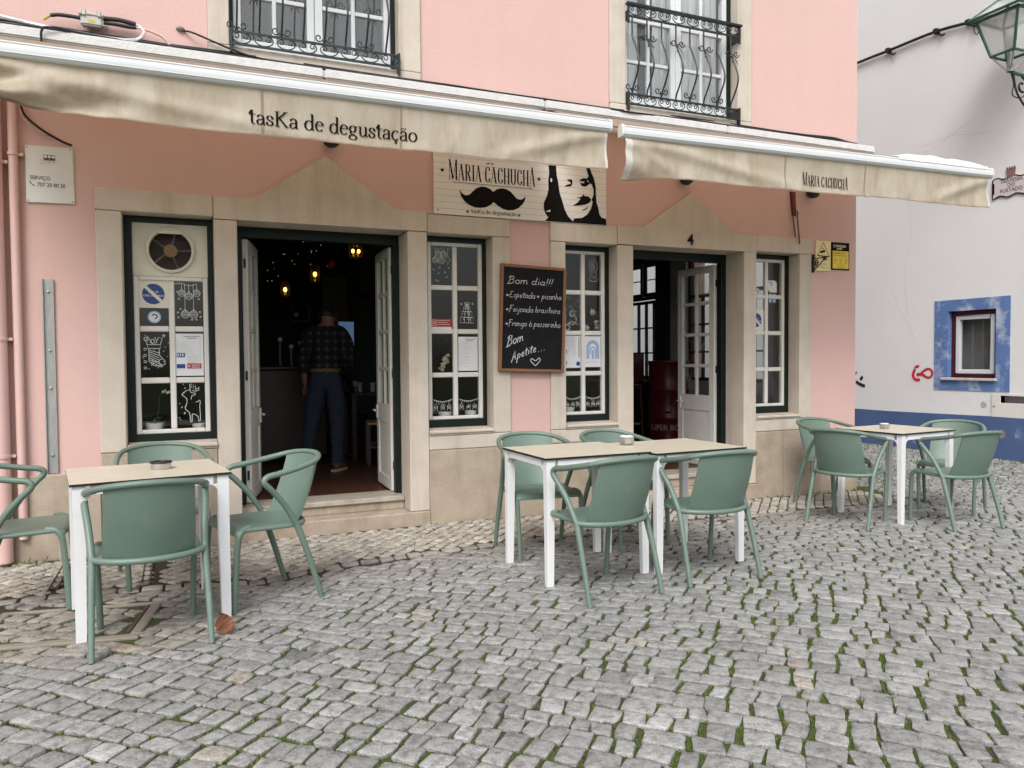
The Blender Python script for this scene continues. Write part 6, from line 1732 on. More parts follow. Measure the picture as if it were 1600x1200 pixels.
def notice(x0, z0, x1, z1, label, kind, y=.1585):
    o = sticker('paper_notice', label, 'notice', 'printed notices taped inside the window panes', ((x0 + x1) / 2, y, z0))
    MB().box(x0, x1, y - .0006, y + .0006, z0, z1).build('sheet', 'paper', o)
    fn = lambda x, z, l: (x, y - .0012 - l, z)
    w, h = x1 - x0, z1 - z0
    rnd = random.Random(int(z0 * 977 + x0 * 31)); mb = MB()
    P = lambda u, v: (x0 + u * w, z0 + v * h)
    def bar(m, u0, u1, v, t=.004): m.strokes([[P(u0, v), P(u1, v)]], t, fn)
    if kind == 'rules':
        for k in range(8): bar(mb, .04, rnd.uniform(.35, .75), .78 - k * .042, .0022)
        for k in range(6): bar(mb, .42, rnd.uniform(.75, .92), .44 - k * .028, .0022)
        mb.strokes([[P(.88, .86), P(.88, .30), P(.40, .30)]], .0016, fn); bar(mb, .42, .88, .47, .003)
        mb.build('print', 'ink_faint', o)
        mb = MB(); mb.strokes(hand_lines('responsabilidade', *P(.28, .91), .009, .70 * w, 0) if False else hand_lines('e reclamar', *P(.30, .925), .009, .64 * w) + hand_lines('a gerencia' if False else 'o local', *P(.42, .885), .009, .30 * w), .0022, fn) if False else mb.strokes([[P(.28 + .03 * k, .93 + .008 * math.sin(k * 2.3)) for k in range(22)], [P(.42 + .03 * k, .89 + .008 * math.sin(k * 1.9)) for k in range(12)]], .003, fn); mb.build('heading', 'black', o)
        mb = MB(); mb.prism([P(.03, .44), P(.33, .44), P(.33, .545), P(.03, .545)], lambda x, z: (x, y - .002, z), (0, 0, 0)); mb.prism([P(.03, .18), P(.33, .18), P(.33, .28), P(.03, .28)], lambda x, z: (x, y - .002, z), (0, 0, 0)); mb.build('blue_box', 'blue_sign', o)
        mb = MB(); mb.prism([P(.40, .17), P(.92, .17), P(.92, .29), P(.40, .29)], lambda x, z: (x, y - .002, z), (0, 0, 0)); mb.build('red_box', 'red_sign', o)
        mb = MB(); f2 = lambda x, z, l: (x, y - .0026 - l, z)
        mb.strokes([[P(.43, .20), P(.51, .26)], [P(.43, .26), P(.51, .20)]], .003, f2)
        for k in range(3): mb.strokes([[P(.56, .26 - k * .03), P(.86, .26 - k * .03)]], .003, f2)
        for k in range(3): mb.strokes([[P(.07 + .09 * k, .46), P(.07 + .09 * k, .53)], [P(.05 + .09 * k, .50), P(.10 + .09 * k, .50)]], .006, f2)
        mb.build('box_print', 'paper', o)
    elif kind == 'text':
        for k in range(16): bar(mb, .04, rnd.uniform(.3, .84), .80 - k * .042, .0022)
        mb.strokes([[P(.05, .84), P(.9, .84), P(.9, .12), P(.05, .12), P(.05, .84)]], .0014, fn)
        mb.build('print', 'ink_faint', o)
        mb = MB(); mb.strokes([[P(.35 + .03 * k, .93 + .008 * math.sin(k * 2.3)) for k in range(19)], [P(.44 + .03 * k, .885 + .008 * math.sin(k * 1.9)) for k in range(12)]], .003, fn); mb.build('heading', 'black', o)
    elif kind == 'certificate':
        for k in range(8): mb.strokes([[P(.12 + .075 * k, .97), P(.12 + .075 * k, rnd.uniform(.3, .7))]], .0018, fn)
        mb.build('print', 'ink_grey', o)
        mb = MB(); mb.strokes([[P(.90, .96), P(.90, .32)]], .006, fn); mb.strokes([[P(.10, .45), P(.10, .58)], [P(.10, .10), P(.10, .22)]], .006, fn); mb.build('heading', 'black', o)
        MB().disc((*P(.84, .13)[:1], y - .002, P(.84, .13)[1]), .020, 20).build('seal', 'blue_sign', o)
    elif kind == 'arch':
        mb.strokes([[P(.18, .27), P(.18, .62)] + [P(.5 + .32 * math.cos(R(a)), .62 + .20 * math.sin(R(a))) for a in range(170, 5, -15)] + [P(.82, .27)]], .030, fn)
        mb.strokes([[P(.5, .27), P(.5, .55)]], .022, fn); mb.strokes([[P(.34, .42), P(.34, .58), P(.42, .64), P(.58, .64), P(.66, .58), P(.66, .27)]], .012, fn, k0=3)
        mb.build('emblem', 'blue_pale', o)
        text_mesh('garantia', .026, lambda a, b: (P(.08, .14)[0] + a, y - .002, P(.08, .14)[1] + b), 'blue_pale', 'lettering', o, space=1.25)
    return o
notice(-.063, 1.215, .123, 1.522, 'printed rules sheet with red and blue boxes in the fan window', 'rules')
notice(P2[5][0] if False else 2.103, 1.222, 2.275, 1.508, 'printed text sheet in the window left of the chalkboard', 'text')
notice(3.104, 1.235, 3.262, 1.520, 'certificate turned sideways with a blue seal in the window right of the chalkboard', 'certificate')
notice(3.308, 1.240, 3.468, 1.518, 'pale poster with a blue arch emblem in the window right of the chalkboard', 'arch')
def red_sticker():
    o = sticker('red_sticker', 'red complaints book sticker in the window left of the chalkboard', 'sticker', None, (1.94, .158, 1.575))
    MB().box(1.872, 2.045, .1582, .1592, 1.590, 1.655).build('red_sheet', 'red_sign', o); MB().box(1.872, 2.045, .1580, .1590, 1.572, 1.5895).build('white_strip', 'paper', o)
    mb = MB(); f = lambda x, z, l: (x, .1576 - l, z)
    mb.strokes([[(1.884, 1.607), (1.910, 1.640)], [(1.910, 1.607), (1.884, 1.640)]], .004, f); mb.strokes([[(1.878, 1.600), (1.916, 1.600), (1.916, 1.647), (1.878, 1.647), (1.878, 1.600)]], .003, f)
    for k in range(3): mb.strokes([[(1.926, 1.642 - k * .016), (2.03 - .02 * (k % 2), 1.642 - k * .016)]], .003, f)
    mb.build('print', 'cream', o)
red_sticker()
def corner_sticker():
    o = sticker('leaf_shaped_sticker', 'white rounded sticker with four pale blue dots in the corner window', 'sticker', None, (5.45, .158, 1.95))
    p = [(5.405, 2.09), (5.49, 2.09)] + arc(5.475, 2.055, .042, .035, 80, 0, 5) + [(5.517, 1.97), (5.44, 1.97)] + arc(5.44, 2.005, .035, .035, 270, 180, 5)
    MB().prism(p, lambda x, z: (x, .159, z), (0, .001, 0)).build('white_sheet', 'paper', o)
    for k in range(4): MB().disc((5.435 + .050 * (k % 2), .159, 1.938 - .052 * (k // 2)), .022, 18).build('blue_dot', 'blue_pale', o)
    mb = MB(); mb.strokes([arc(5.432, 2.055, .018, .020, 150, -60, 8)], .008, lambda x, z, l: (x, .158, z)); mb.build('emblem', 'ink_grey', o)
corner_sticker()

DR = lambda x, z, l: (x, YG - .0006 - l * .3, z)
def drawing(win, lines, w=.0045):
    MB().strokes(lines, w, DR).build('drawing', 'chalk_pen', win)
def circ(cx, cz, r, rz=None): return arc(cx, cz, r, rz or r, 0, 360, 14)
def dots(rnd, x0, x1, z0, z1, n, s=.004): return [[(a, b), (a + s, b + s * .6)] for a, b in [(rnd.uniform(x0, x1), rnd.uniform(z0, z1)) for _ in range(n)]]
def bauble(cx, cz, r, ztop, rnd):
    L = [circ(cx, cz, r), [(cx, cz + r), (cx, ztop)], [(cx - r * .25, cz + r), (cx - r * .25, cz + r * 1.25), (cx + r * .25, cz + r * 1.25), (cx + r * .25, cz + r)]]
    for k in (-.5, -.1, .3, .6):
        h = r * math.sqrt(1 - k * k); L.append([(cx - h + 2 * h * q / 6, cz + r * k + (r * .12 if q % 2 else 0)) for q in range(7)])
    return L
def fstar(cx, cz, r): s = star(cx, cz, r); return s + s[:1]
def snowflake(cx, cz, r): return [[(cx - r * math.cos(R(a)), cz - r * math.sin(R(a))), (cx + r * math.cos(R(a)), cz + r * math.sin(R(a)))] for a in (0, 60, 120)] + [circ(cx + r * .75 * math.cos(R(a)), cz + r * .75 * math.sin(R(a)), r * .18) for a in (0, 60, 120, 180, 240, 300)]
def village(x0, x1, z0, rnd):
    L = []; w = x1 - x0
    L.append([(x0 + w * k / 10, z0 + .075 + .020 * abs(k / 5 - 1) ** 1.6) for k in range(11)])
    for k in range(1, 10): L.append([(x0 + w * k / 10, z0 + .075 + .02 * abs(k / 5 - 1) ** 1.6), (x0 + w * k / 10, z0 + .062 + .02 * abs(k / 5 - 1) ** 1.6)])
    for q in (.15, .5, .82):
        cx = x0 + w * q; h = rnd.uniform(.045, .06)
        L.append([(cx - .018, z0 + h * .55), (cx, z0 + h), (cx + .018, z0 + h * .55)]); L.append([(cx - .015, z0), (cx - .015, z0 + h * .55), (cx + .015, z0 + h * .55), (cx + .015, z0)]); L.append(circ(cx, z0 + .022, .006))
    return L + dots(rnd, x0, x1, z0 + .03, z0 + .07, 10, .005)
def draw_windows():
    rnd = random.Random(21)
    # fan window
    a, b, c, d = P1[5]  # upper right pane
    L = [[(a + .008, d - .02), (a + .05, d - .012)], [(a + .03 * k, d - .020 + .010 * math.sin(k * 1.4)) for k in range(6)]]
    for q, z, r in ((.25, d - .085, .023), (.50, d - .105, .025), (.78, d - .083, .024)): L += bauble(a + (b - a) * q, z, r, d - .015, rnd)
    for q in (.36, .66): L += bauble(a + (b - a) * q, c + .088, .027, d - .015, rnd)
    for q, z in ((.10, .10), (.12, .065), (.88, .105), (.90, .07), (.75, .05), (.60, .05), (.2, .125), (.1, .25), (.15, .20), (.85, .2)): L.append(fstar(a + (b - a) * q, c + z, .008))
    drawing(win1, L, .0035)
    a, b, c, d = P1[2]  # stocking pane
    cx, cz = a + .52 * (b - a), (c + d) / 2
    L = [[(cx - .045, cz + .045), (cx - .045, cz - .045), (cx - .02, cz - .075), (cx + .03, cz - .085), (cx + .058, cz - .07), (cx + .06, cz - .045), (cx + .045, cz - .03), (cx + .025, cz - .005), (cx + .022, cz + .045)],
         [(cx - .052, cz + .045), (cx + .030, cz + .045), (cx + .032, cz + .072), (cx - .054, cz + .072), (cx - .052, cz + .045)], arc(cx + .045, cz - .055, .026, .026, 100, 250, 8), arc(cx - .035, cz - .055, .018, .022, 60, -80, 6)]
    for k in range(7): L.append([(cx - .045, cz + .035 - k * .014), (cx + .022 + (.02 if k > 4 else 0), cz + .012 - k * .017)])
    L += [[(cx - .05, cz + .072), (cx - .075, cz + .115), (cx - .05, cz + .13), (cx - .03, cz + .10), (cx - .02, cz + .075)], circ(cx - .062, cz + .112, .013), [(cx + .0, cz + .075), (cx + .02, cz + .125), (cx + .045, cz + .118), (cx + .03, cz + .072)], circ(cx - .02, cz + .095, .014), [(cx - .012, cz + .11), (cx - .002, cz + .125), (cx + .006, cz + .10)], fstar(cx + .055, cz + .135, .012)]
    L += dots(rnd, a + .01, b - .01, c + .05, d - .01, 18, .007)
    for q in range(4): L.append(circ(a + .03, c + .07 + q * .045, .008))
    drawing(win1, L, .0042)
    a, b, c, d = P1[1]  # reindeer pane
    cx, cz = a + .5 * (b - a), c + .18
    deer = [(-.055, .075), (-.06, .062), (-.04, .048), (-.028, .03), (-.03, .0), (-.042, -.03), (-.03, -.05), (-.012, -.07), (-.006, -.13), (.004, -.13), (.006, -.08), (.03, -.085), (.045, -.10), (.05, -.13), (.06, -.125), (.06, -.07), (.058, -.02), (.062, .01), (.055, .022), (.045, .012), (.03, .01)]
    L = [[(p.x, p.y) for p in catmull([(cx + x, cz + z, 0) for x, z in deer], 3)], [(cx + x, cz + z) for x, z in ((-.055, .075), (-.03, .095), (-.008, .10), (.0, .08), (.03, .073), (.032, .065), (.005, .055), (.0, .03))], [(cx + x, cz + z) for x, z in ((-.005, .1), (-.008, .14), (.0, .145), (.005, .115), (.018, .14), (.016, .108), (.032, .13), (.03, .100), (.05, .112), (.055, .098), (.03, .088), (.008, .095))]]
    L += dots(rnd, a + .01, cx - .04, c + .05, d - .01, 14, .007) + dots(rnd, cx + .02, b - .02, d - .09, d - .02, 4, .006)
    drawing(win1, L, .0042)
    # window left of the chalkboard
    a, b, c, d = P2[6]
    L = []
    for q, z, r in ((.22, d - .115, .024), (.36, d - .062, .024), (.62, d - .066, .024), (.50, d - .118, .028)): L += bauble(a + (b - a) * q, z, r, d - .01, rnd)
    L.append([(a + .8 * (b - a), d - .02), (a + .8 * (b - a), d - .085)]); cx = a + .8 * (b - a); L.append([(cx, d - .085), (cx + .02, d - .105), (cx, d - .15), (cx - .02, d - .105), (cx, d - .085)])
    for q in range(9): x, z = rnd.uniform(a + .01, b - .02), rnd.uniform(c + .02, d - .17); L += [[(x, z), (x + .012, z - .006)], [(x + .004, z + .006), (x + .010, z - .002)]]
    L += dots(rnd, a + .01, b - .01, d - .03, d - .01, 10, .004)
    drawing(win2, L, .0032)
    a, b, c, d = P2[5]; cx = (a + b) / 2 - .005; L = []
    for k, (hw, z0, z1) in enumerate(((.058, .055, .100), (.045, .100, .148), (.030, .148, .188), (.014, .188, .208))):
        L.append([(cx - hw, c + z0), (cx + hw, c + z0 - .004), (cx + hw, c + z1), (cx - hw, c + z1), (cx - hw, c + z0)])
        for q in (-.4, .25, .55): L.append([(cx + hw * q, c + z0), (cx + hw * q, c + z1)]); L.append([(cx + hw * q - .012, c + z1 - .012), (cx + hw * q, c + z0 + .02)])
    L += [circ(cx - .012, c + .216, .010), circ(cx + .012, c + .216, .010), fstar(cx - .05, c + .21, .011), fstar(cx + .05, c + .214, .011)]
    drawing(win2, L, .0036)
    for i in (0, 1):
        a, b, c, d = P2[i]; drawing(win2, village(a + .006, b - .006, c + .045, rnd), .0032)
    # window right of the chalkboard
    for i in (0, 1):
        a, b, c, d = P3[i]; drawing(win3, village(a + .004, b - .004, c + .04, rnd), .0032)
    a, b, c, d = P3[7]; cx = (a + b) / 2 + .01
    L = [circ(cx, d - .10, .045, .055), circ(cx - .01, d - .115, .018), circ(cx - .01, d - .08, .012), [(cx - .03, d - .155), (cx - .03, d - .20), (cx + .03, d - .20), (cx + .03, d - .155)], [(cx - .045, d - .21), (cx - .04, d - .235), (cx + .04, d - .235), (cx + .045, d - .21)]] + dots(rnd, cx - .03, cx + .03, d - .14, d - .06, 12, .005)
    drawing(win3, L, .0032)
    a, b, c, d = P3[4]; cx = (a + b) / 2
    L = [circ(cx, c + .15, .022), [(cx - .03, c + .16), (cx, c + .205), (cx + .03, c + .165)], arc(cx, c + .10, .04, .045, 140, -140, 12), [(cx - .05, c + .06), (cx - .02, c + .08), (cx + .02, c + .08), (cx + .055, c + .055)], circ(a + .03, c + .03, .028), circ(a + .03, c + .03, .020)] + dots(rnd, a + .005, b - .005, c + .05, d - .01, 60, .006)
    drawing(win3, L, .0034)
    a, b, c, d = P3[5]
    drawing(win3, snowflake((a + b) / 2, (c + d) / 2 + .01, .028) + snowflake(a + .02, c + .03, .026) + [circ(b - .04, c + .085, .016, .012), circ(b - .055, c + .08, .012)] + [[(b - .06, c + .02 + k * .012), (b - .02, c + .02 + k * .012)] for k in range(4)] + dots(rnd, a + .01, b - .01, c + .01, d - .02, 8), .0032)
    # open door at number 4
    M = MD3
    def on_door(pane, L, w=.0034):
        x0, x1, z0, z1 = pane
        MB().strokes([[(x0 + p[0], z0 + p[1]) for p in l] for l in L], w, lambda x, z, l: (x, .0042 + l * .3, z)).xf(M).build('drawing', 'chalk_pen', dl3)
    pw, ph = PD3[6][1] - PD3[6][0], PD3[6][3] - PD3[6][2]
    ginger = [circ(pw * .5, ph * .72, .035), [(pw * .35, ph * .62), (pw * .12, ph * .55), (pw * .14, ph * .46), (pw * .35, ph * .48), (pw * .25, ph * .2), (pw * .38, ph * .16), (pw * .5, ph * .32), (pw * .62, ph * .16), (pw * .75, ph * .2), (pw * .65, ph * .48), (pw * .86, ph * .46), (pw * .88, ph * .55), (pw * .65, ph * .62)]] + [[(pw * .5, ph * (.35 + .07 * k)), (pw * .5 + .006, ph * (.35 + .07 * k))] for k in range(4)] + [fstar(pw * .15, ph * .85, .02), fstar(pw * .15, ph * .3, .015)]
    on_door(PD3[6], ginger); on_door(PD3[2], [[(pw * .3, ph * .2), (pw * .35, ph * .5), (pw * .25, ph * .6), (pw * .5, ph * .8), (pw * .7, ph * .6), (pw * .62, ph * .45), (pw * .7, ph * .15)], circ(pw * .5, ph * .62, .02)] + dots(rnd, .01, pw - .01, .02, ph - .02, 8)); on_door(PD3[1], dots(rnd, .01, pw - .01, .02, ph - .02, 40, .008) + [circ(pw * .5, ph * .6, .03), circ(pw * .4, ph * .3, .025)])
draw_windows()

# ------------------------------------------------------------------ pots on the window ledges
def pot(x, y, z, r, h, label, plant=None):
    o = thing('potted_plant' if plant else 'ceramic_pot', label, 'plant pot', (x, y, z), 'white pots on the window ledges')
    MB().lathe([(.0001, 0), (r * .82, 0), (r * .86, .004), (r, h - .006), (r, h), (r * .93, h), (r * .88, h - .012), (.0001, h - .012)], (x, y, z), 24).build('pot', 'ceramic', o, smooth=40)
    rnd = random.Random(int(x * 100))
    if plant in ('orchid',):
        mb = MB()
        for k in range(11):
            a = rnd.uniform(0, 6.28); L = rnd.uniform(.08, .14); up = rnd.uniform(.03, .075)
            dx, dy = math.cos(a), math.sin(a) * .45; w = .011
            P = [Vector((x + dx * L * t, y + dy * L * t, z + h - .01 + up * math.sin(t * 2.4))) for t in (0, .3, .6, .85, 1)]
            for i in range(4):
                w0, w1 = w * (1 - abs(i / 4 - .4)), w * (1 - abs((i + 1) / 4 - .4)) if i < 3 else .001
                n = Vector((-dy, dx, 0)).normalized()
                mb.quad(P[i] - n * w0, P[i] + n * w0, P[i + 1] + n * w1, P[i + 1] - n * w1)
        tag(mb.build('leaves', 'leaf_dark', o, smooth=60), kind='stuff')
        MB().tube(catmull([(x + .01, y, z + h), (x + .03, y, z + h + .12), (x + .04, y - .01, z + h + .20), (x + .075, y - .01, z + h + .235)], 4), .0025, 5).build('stem', 'leaf_dark', o)
        for k in range(4): MB().ball((x + .06 + .014 * k, y - .01, z + h + .225 + .01 * math.sin(k * 2)), .011, 7, 5).build('bloom', 'flower', o, smooth=60)
    return o
for x0, x1, z in ((-.35, .19, .80), (1.82, 2.33, .812), (3.05, 3.52, .806)): MB().box(x0, x1, .205, .42, z - .02, z).build('inner_ledge', 'grey_room', house)
pot(-.215, .236, .802, .062, .072, 'white pot with a strappy leaved orchid in the fan window', 'orchid')
pot(.085, .236, .802, .048, .055, 'small patterned white pot behind the reindeer drawing')
pot(2.005, .236, .814, .058, .062, 'white pot at the left of the ledge below the twin panes of village drawings')
pot(2.235, .236, .814, .050, .066, 'rounder white pot at the right of the ledge below the printed text sheet')
pot(3.175, .236, .808, .058, .070, 'white pot on the ledge below the sideways certificate')
def flowers():
    o = thing('dried_flowers', 'bunch of creamy white flowers hanging inside the window left of the chalkboard', 'flowers', (2.03, .24, 1.2))
    rnd = random.Random(9)
    for k in range(16):
        t = k / 15; x = 1.985 + .055 * t + rnd.uniform(-.022, .022); z = 1.235 + .13 * t + rnd.uniform(-.018, .018)
        MB().ball((x, .245 + rnd.uniform(-.02, .02), z), rnd.uniform(.012, .020), 8, 6, sz=.8).build('bloom', 'flower', o, smooth=60)
    MB().tube(catmull([(2.04, .245, 1.37), (2.05, .245, 1.43), (2.01, .245, 1.52)], 4), .002, 5).build('stem', 'leaf_dark', o)
flowers()

# ------------------------------------------------------------------ inside the rooms
FZ = .202
def pendant(x, y, z, h, label, big=False):
    o = thing('pendant_lamp', label, 'lamp', (x, y, z), 'lit glass lanterns inside the dark room')
    r = .075 if big else .055
    MB().lathe([(r * .55, h), (r * .95, h * .86), (r, h * .7), (r, h * .22), (r * .9, h * .06), (r * .6, 0)], (x, y, z), 20).build('shade', 'amber_glass', o, smooth=60)
    MB().lathe([(.0001, h + .03), (r * .58, h + .025), (r * .60, h - .005), (r * .5, h - .005)], (x, y, z), 16).build('cap', 'black_metal', o)
    MB().tube([(x, y, z + h + .02), (x, y, 3.0)], .004, 5).build('cord', 'rubber', o)
    for dx in ((-.03, .032) if big else (0,)):
        MB().ball((x + dx, y, z + h * .45), .017 if big else .02, 8, 6, sz=1.3).build('bulb', 'bulb', o, smooth=60)
        MB().tube([(x + dx, y, z + h * .55), (x + dx, y, z + h)], .008, 6).build('bulb_holder', 'black_metal', o)
pendant(1.70, 2.3, 2.41, .17, 'widest lit amber lantern, hanging highest near the open door leaf', True)
pendant(1.33, 2.7, 2.18, .20, 'lit lantern hanging above the standing man')
pendant(1.07, 3.2, 2.06, .17, 'lit lantern hanging farthest left and lowest in the dark room')

def garland():
    o = thing('garland', 'dark hanging garland with tiny fairy lights under the ceiling', 'garland', (1.2, 2.4, 2.5))
    rnd = random.Random(31); mb = MB(); lights = []
    for k in range(900):
        t = rnd.random(); x = .82 + .72 * t; y = 2.5 + rnd.uniform(-.25, .25); z = 2.20 + .42 * t ** .7 + rnd.gauss(0, .07)
        a = rnd.uniform(0, 6.28); L = .05
        mb.add([(x, y, z), (x + L * math.cos(a), y + rnd.uniform(-.03, .03), z + L * math.sin(a)), (x + L * .5 * math.cos(a + .5), y, z + L * .5 * math.sin(a + .5))], [(0, 1, 2)])
        if k % 36 == 0: lights.append((x, y - .05, z))
    tag(mb.build('sprigs', 'garland', o), kind='stuff')
    mb = MB()
    for p in lights: mb.ball(p, .0028, 5, 4)
    tag(mb.build('fairy_lights', 'fairy', o), kind='stuff')
garland()
for x, y, z, r, lb in ((1.47, 2.5, 2.36, .05, 'dull red bauble hanging right of the fairy lights'), (2.25, 4.40, 2.10, .07, 'dark red bow ornament on the green inner wall'), (2.55, 4.40, 1.70, .07, 'red bell ornament lower on the green inner wall')):
    o = thing('ornament', lb, 'ornament', (x, y, z), 'christmas ornaments in the dark room')
    MB().ball((x, y, z), r, 14, 9).build('ball', 'red_ornament', o, smooth=60)
    MB().lathe([(.012, r - .002), (.012, r + .018), (.0001, r + .018)], (x, y, z), 8).build('cap', 'black_metal', o)
    if y > 4:
        mb = MB()
        for k in range(8): a = k * .785; mb.add([(x, y - .07, z + r), (x + .09 * math.cos(a), y - .075, z + r + .06 * math.sin(a)), (x + .09 * math.cos(a + .4), y - .075, z + r + .06 * math.sin(a + .4))], [(0, 1, 2)])
        mb.build('leaves', 'garland', o)
def screen_and_pictures():
    o = thing('lit_screen', 'small lit blue screen beyond the man', 'screen', (1.72, 3.2, 1.45))
    MB().box(1.66, 1.86, 3.2, 3.23, 1.44, 1.79).build('casing', 'black_metal', o); MB().box(1.67, 1.85, 3.196, 3.1995, 1.46, 1.775).build('display', 'screen', o)
    MB().tube([(1.76, 3.22, FZ), (1.76, 3.22, 1.45)], .015, 8).build('stand', 'black_metal', o); MB().box(1.66, 1.86, 3.1, 3.34, FZ, FZ + .02).build('foot', 'black_metal', o)
    o = thing('framed_picture', 'small framed black and white picture on the dark back wall', 'picture', (1.40, 4.6, 1.86))
    MB().box(1.31, 1.55, 4.59, 4.615, 1.84, 2.04).build('frame', 'grey_room', o); MB().box(1.325, 1.535, 4.586, 4.5895, 1.855, 2.025).build('print', 'black', o); MB().disc((1.37, 4.584, 1.93), .035, 16).build('print_emblem', 'ink_faint', o)
    for k, (x, h) in enumerate(((.98, .28), (1.10, .20), (1.20, .24))):
        o = thing('tap_column', ('tall pale beer tap column on the dark bar', 'short pale beer tap column on the dark bar', 'middle pale beer tap column on the dark bar')[k], 'beer tap', (x, 3.0, 1.26), 'beer taps on the bar')
        MB().tube([(x, 3.0, 1.26), (x, 3.0, 1.26 + h)], .012, 8).build('column', 'zinc', o); MB().box(x - .02, x + .02, 2.97, 3.03, 1.26 + h, 1.30 + h).build('head', 'plate', o)
    o = thing('bar_counter', 'dark wooden bar counter at the back of the room', 'counter', (.7, 3.0, FZ))
    MB().box(.1, 1.45, 2.8, 3.2, FZ + .06, 1.22).build('front', 'dark_wood', o, bevel=.01); MB().box(.05, 1.50, 2.75, 3.25, 1.221, 1.258).build('top', 'dark_wood', o, bevel=.006); MB().box(.14, 1.40, 2.84, 3.18, FZ, FZ + .059).build('base', 'black', o)
screen_and_pictures()

def wooden_chair(x, y, rz, label, seat='pine'):
    o = thing('wooden_chair', label, 'chair', (x, y, FZ), 'dark wooden dining chairs inside', rz)
    ORG[o.name] = (0, 0, 0)
    MB().box(-.21, .21, -.20, .20, .43, .455).build('seat', seat, o, bevel=.006)
    for sx in (-1, 1):
        MB().box(sx * .19 - .018, sx * .19 + .018, .165, .20, 0, .43).build('leg', 'dark_wood', o)
        MB().tube([(sx * .19, -.19, 0), (sx * .19, -.19, .45), (sx * .175, -.25, .98)], .019, 8).build('leg', 'dark_wood', o)
        MB().box(sx * .19 - .010, sx * .19 + .010, -.17, .165, .18, .21).build('stretcher', 'dark_wood', o)
    MB().box(-.17, .17, -.255, -.235, .86, .95).build('back_rail', 'dark_wood', o, bevel=.004)
    for k in range(4): MB().tube([(-.12 + .08 * k, -.20, .455), (-.12 + .08 * k, -.245, .87)], .008, 6).build('back_slat', 'dark_wood', o)
wooden_chair(1.98, 2.25, R(80), 'dark wooden dining chair beside the right door leaf')
wooden_chair(1.78, 3.45, R(200), 'dark wooden dining chair at the far side of the dining table', 'dark_wood')
def dining_table():
    o = thing('dining_table', 'dark dining table set with glasses inside the room', 'table', (2.05, 2.9, FZ))
    MB().box(1.68, 2.42, 2.58, 3.2, FZ + .72, FZ + .75).build('top', 'dark_wood', o, bevel=.004)
    for x in (1.72, 2.38):
        for y in (2.62, 3.16): MB().box(x - .025, x + .025, y - .025, y + .025, FZ, FZ + .72).build('leg', 'dark_wood', o)
    for k, (x, y) in enumerate(((1.75, 2.66), (1.82, 2.75), (1.95, 2.68))):
        g = thing('drinking_glass', ('stemmed glass at the near corner of the dining table', 'tumbler behind the stemmed glass', 'wider tumbler farther along the dining table')[k], 'glass', (x, y, FZ + .75), 'glasses on the dining table')
        MB().lathe([(.0001, .0), (.03, .002), (.026, .004), (.030, .08), (.033, .11), (.031, .11), (.028, .08), (.0001, .008)] if k else [(.0001, 0), (.03, .002), (.005, .006), (.005, .06), (.03, .085), (.033, .13), (.031, .13), (.0001, .075)], (x, y, FZ + .751), 14).build('bowl', 'lamp_glass', g, smooth=50)
dining_table()

def barrel():
    cx, cy, r = 5.625, 2.2, .245
    o = thing('barrel_table', 'tall dark red metal drum table with pale lettering', 'barrel', (cx, cy, FZ))
    prof = [(.0001, 0), (r, 0), (r + .012, .01), (r, .03), (r, .34), (r + .010, .355), (r, .37), (r, .69), (r + .010, .705), (r, .72), (r, 1.03), (r + .012, 1.045), (r, 1.06), (.0001, 1.06)]
    MB().lathe(prof, (cx, cy, FZ), 36).build('drum', 'barrel_red', o, smooth=40)
    MB().lathe([(.0001, 1.061), (r + .02, 1.061), (r + .02, 1.078), (.0001, 1.08)], (cx, cy, FZ), 32).build('top', 'barrel_red', o, smooth=40)
    a0 = math.atan2(-5.874 - cy, -cx)
    fn = lambda x, z: (cx + (r + .003) * math.cos(a0 + .02 + x / r), cy + (r + .003) * math.sin(a0 + .02 + x / r), FZ + .215 + z)
    text_mesh('SUPER BOCK', .100, fn, 'barrel_text', 'lettering', o, align='CENTER', bold=.0012, sx=.92)
    MB().box(-.035, .035, -.004, .004, -.012, .012).xf(Matrix.Translation((cx + (r + .002) * math.cos(a0), cy + (r + .002) * math.sin(a0), FZ + .44)) @ Matrix.Rotation(a0 + R(90), 4, 'Z')).build('slot_handle', 'black', o)
barrel()
def high_table():
    o = thing('bar_table', 'high bar table with a light wooden top near the side window', 'table', (5.62, 3.45, FZ))
    MB().box(5.28, 5.95, 3.1, 3.8, FZ + .78, FZ + .81).build('top', 'pine', o, bevel=.005)
    for x in (5.33, 5.90):
        for y in (3.15, 3.75): MB().box(x - .025, x + .025, y - .025, y + .025, FZ, FZ + .78).build('leg', 'dark_wood', o)
    o = thing('bar_stool', 'dark red high backed bar stool beside the drum table', 'stool', (5.33, 2.75, FZ))
    MB().box(5.15, 5.51, 2.6, 2.95, FZ + .72, FZ + .77).build('seat', 'stool_red', o, bevel=.012)
    MB().box(5.15, 5.51, 2.565, 2.60, FZ + .80, FZ + 1.18).build('backrest', 'stool_red', o, bevel=.012)
    for sx in (5.18, 5.48):
        for sy in (2.62, 2.92): MB().tube([(sx + (sx - 5.33) * .15, sy + (sy - 2.77) * .2, FZ), (sx, sy, FZ + .72)], .016, 8).build('leg', 'dark_wood', o)
    MB().tube([(5.17, 2.63, FZ + .25), (5.49, 2.63, FZ + .25), (5.49, 2.91, FZ + .25), (5.17, 2.91, FZ + .25), (5.17, 2.63, FZ + .25)], .010, 6).build('foot_ring', 'zinc', o)
high_table()

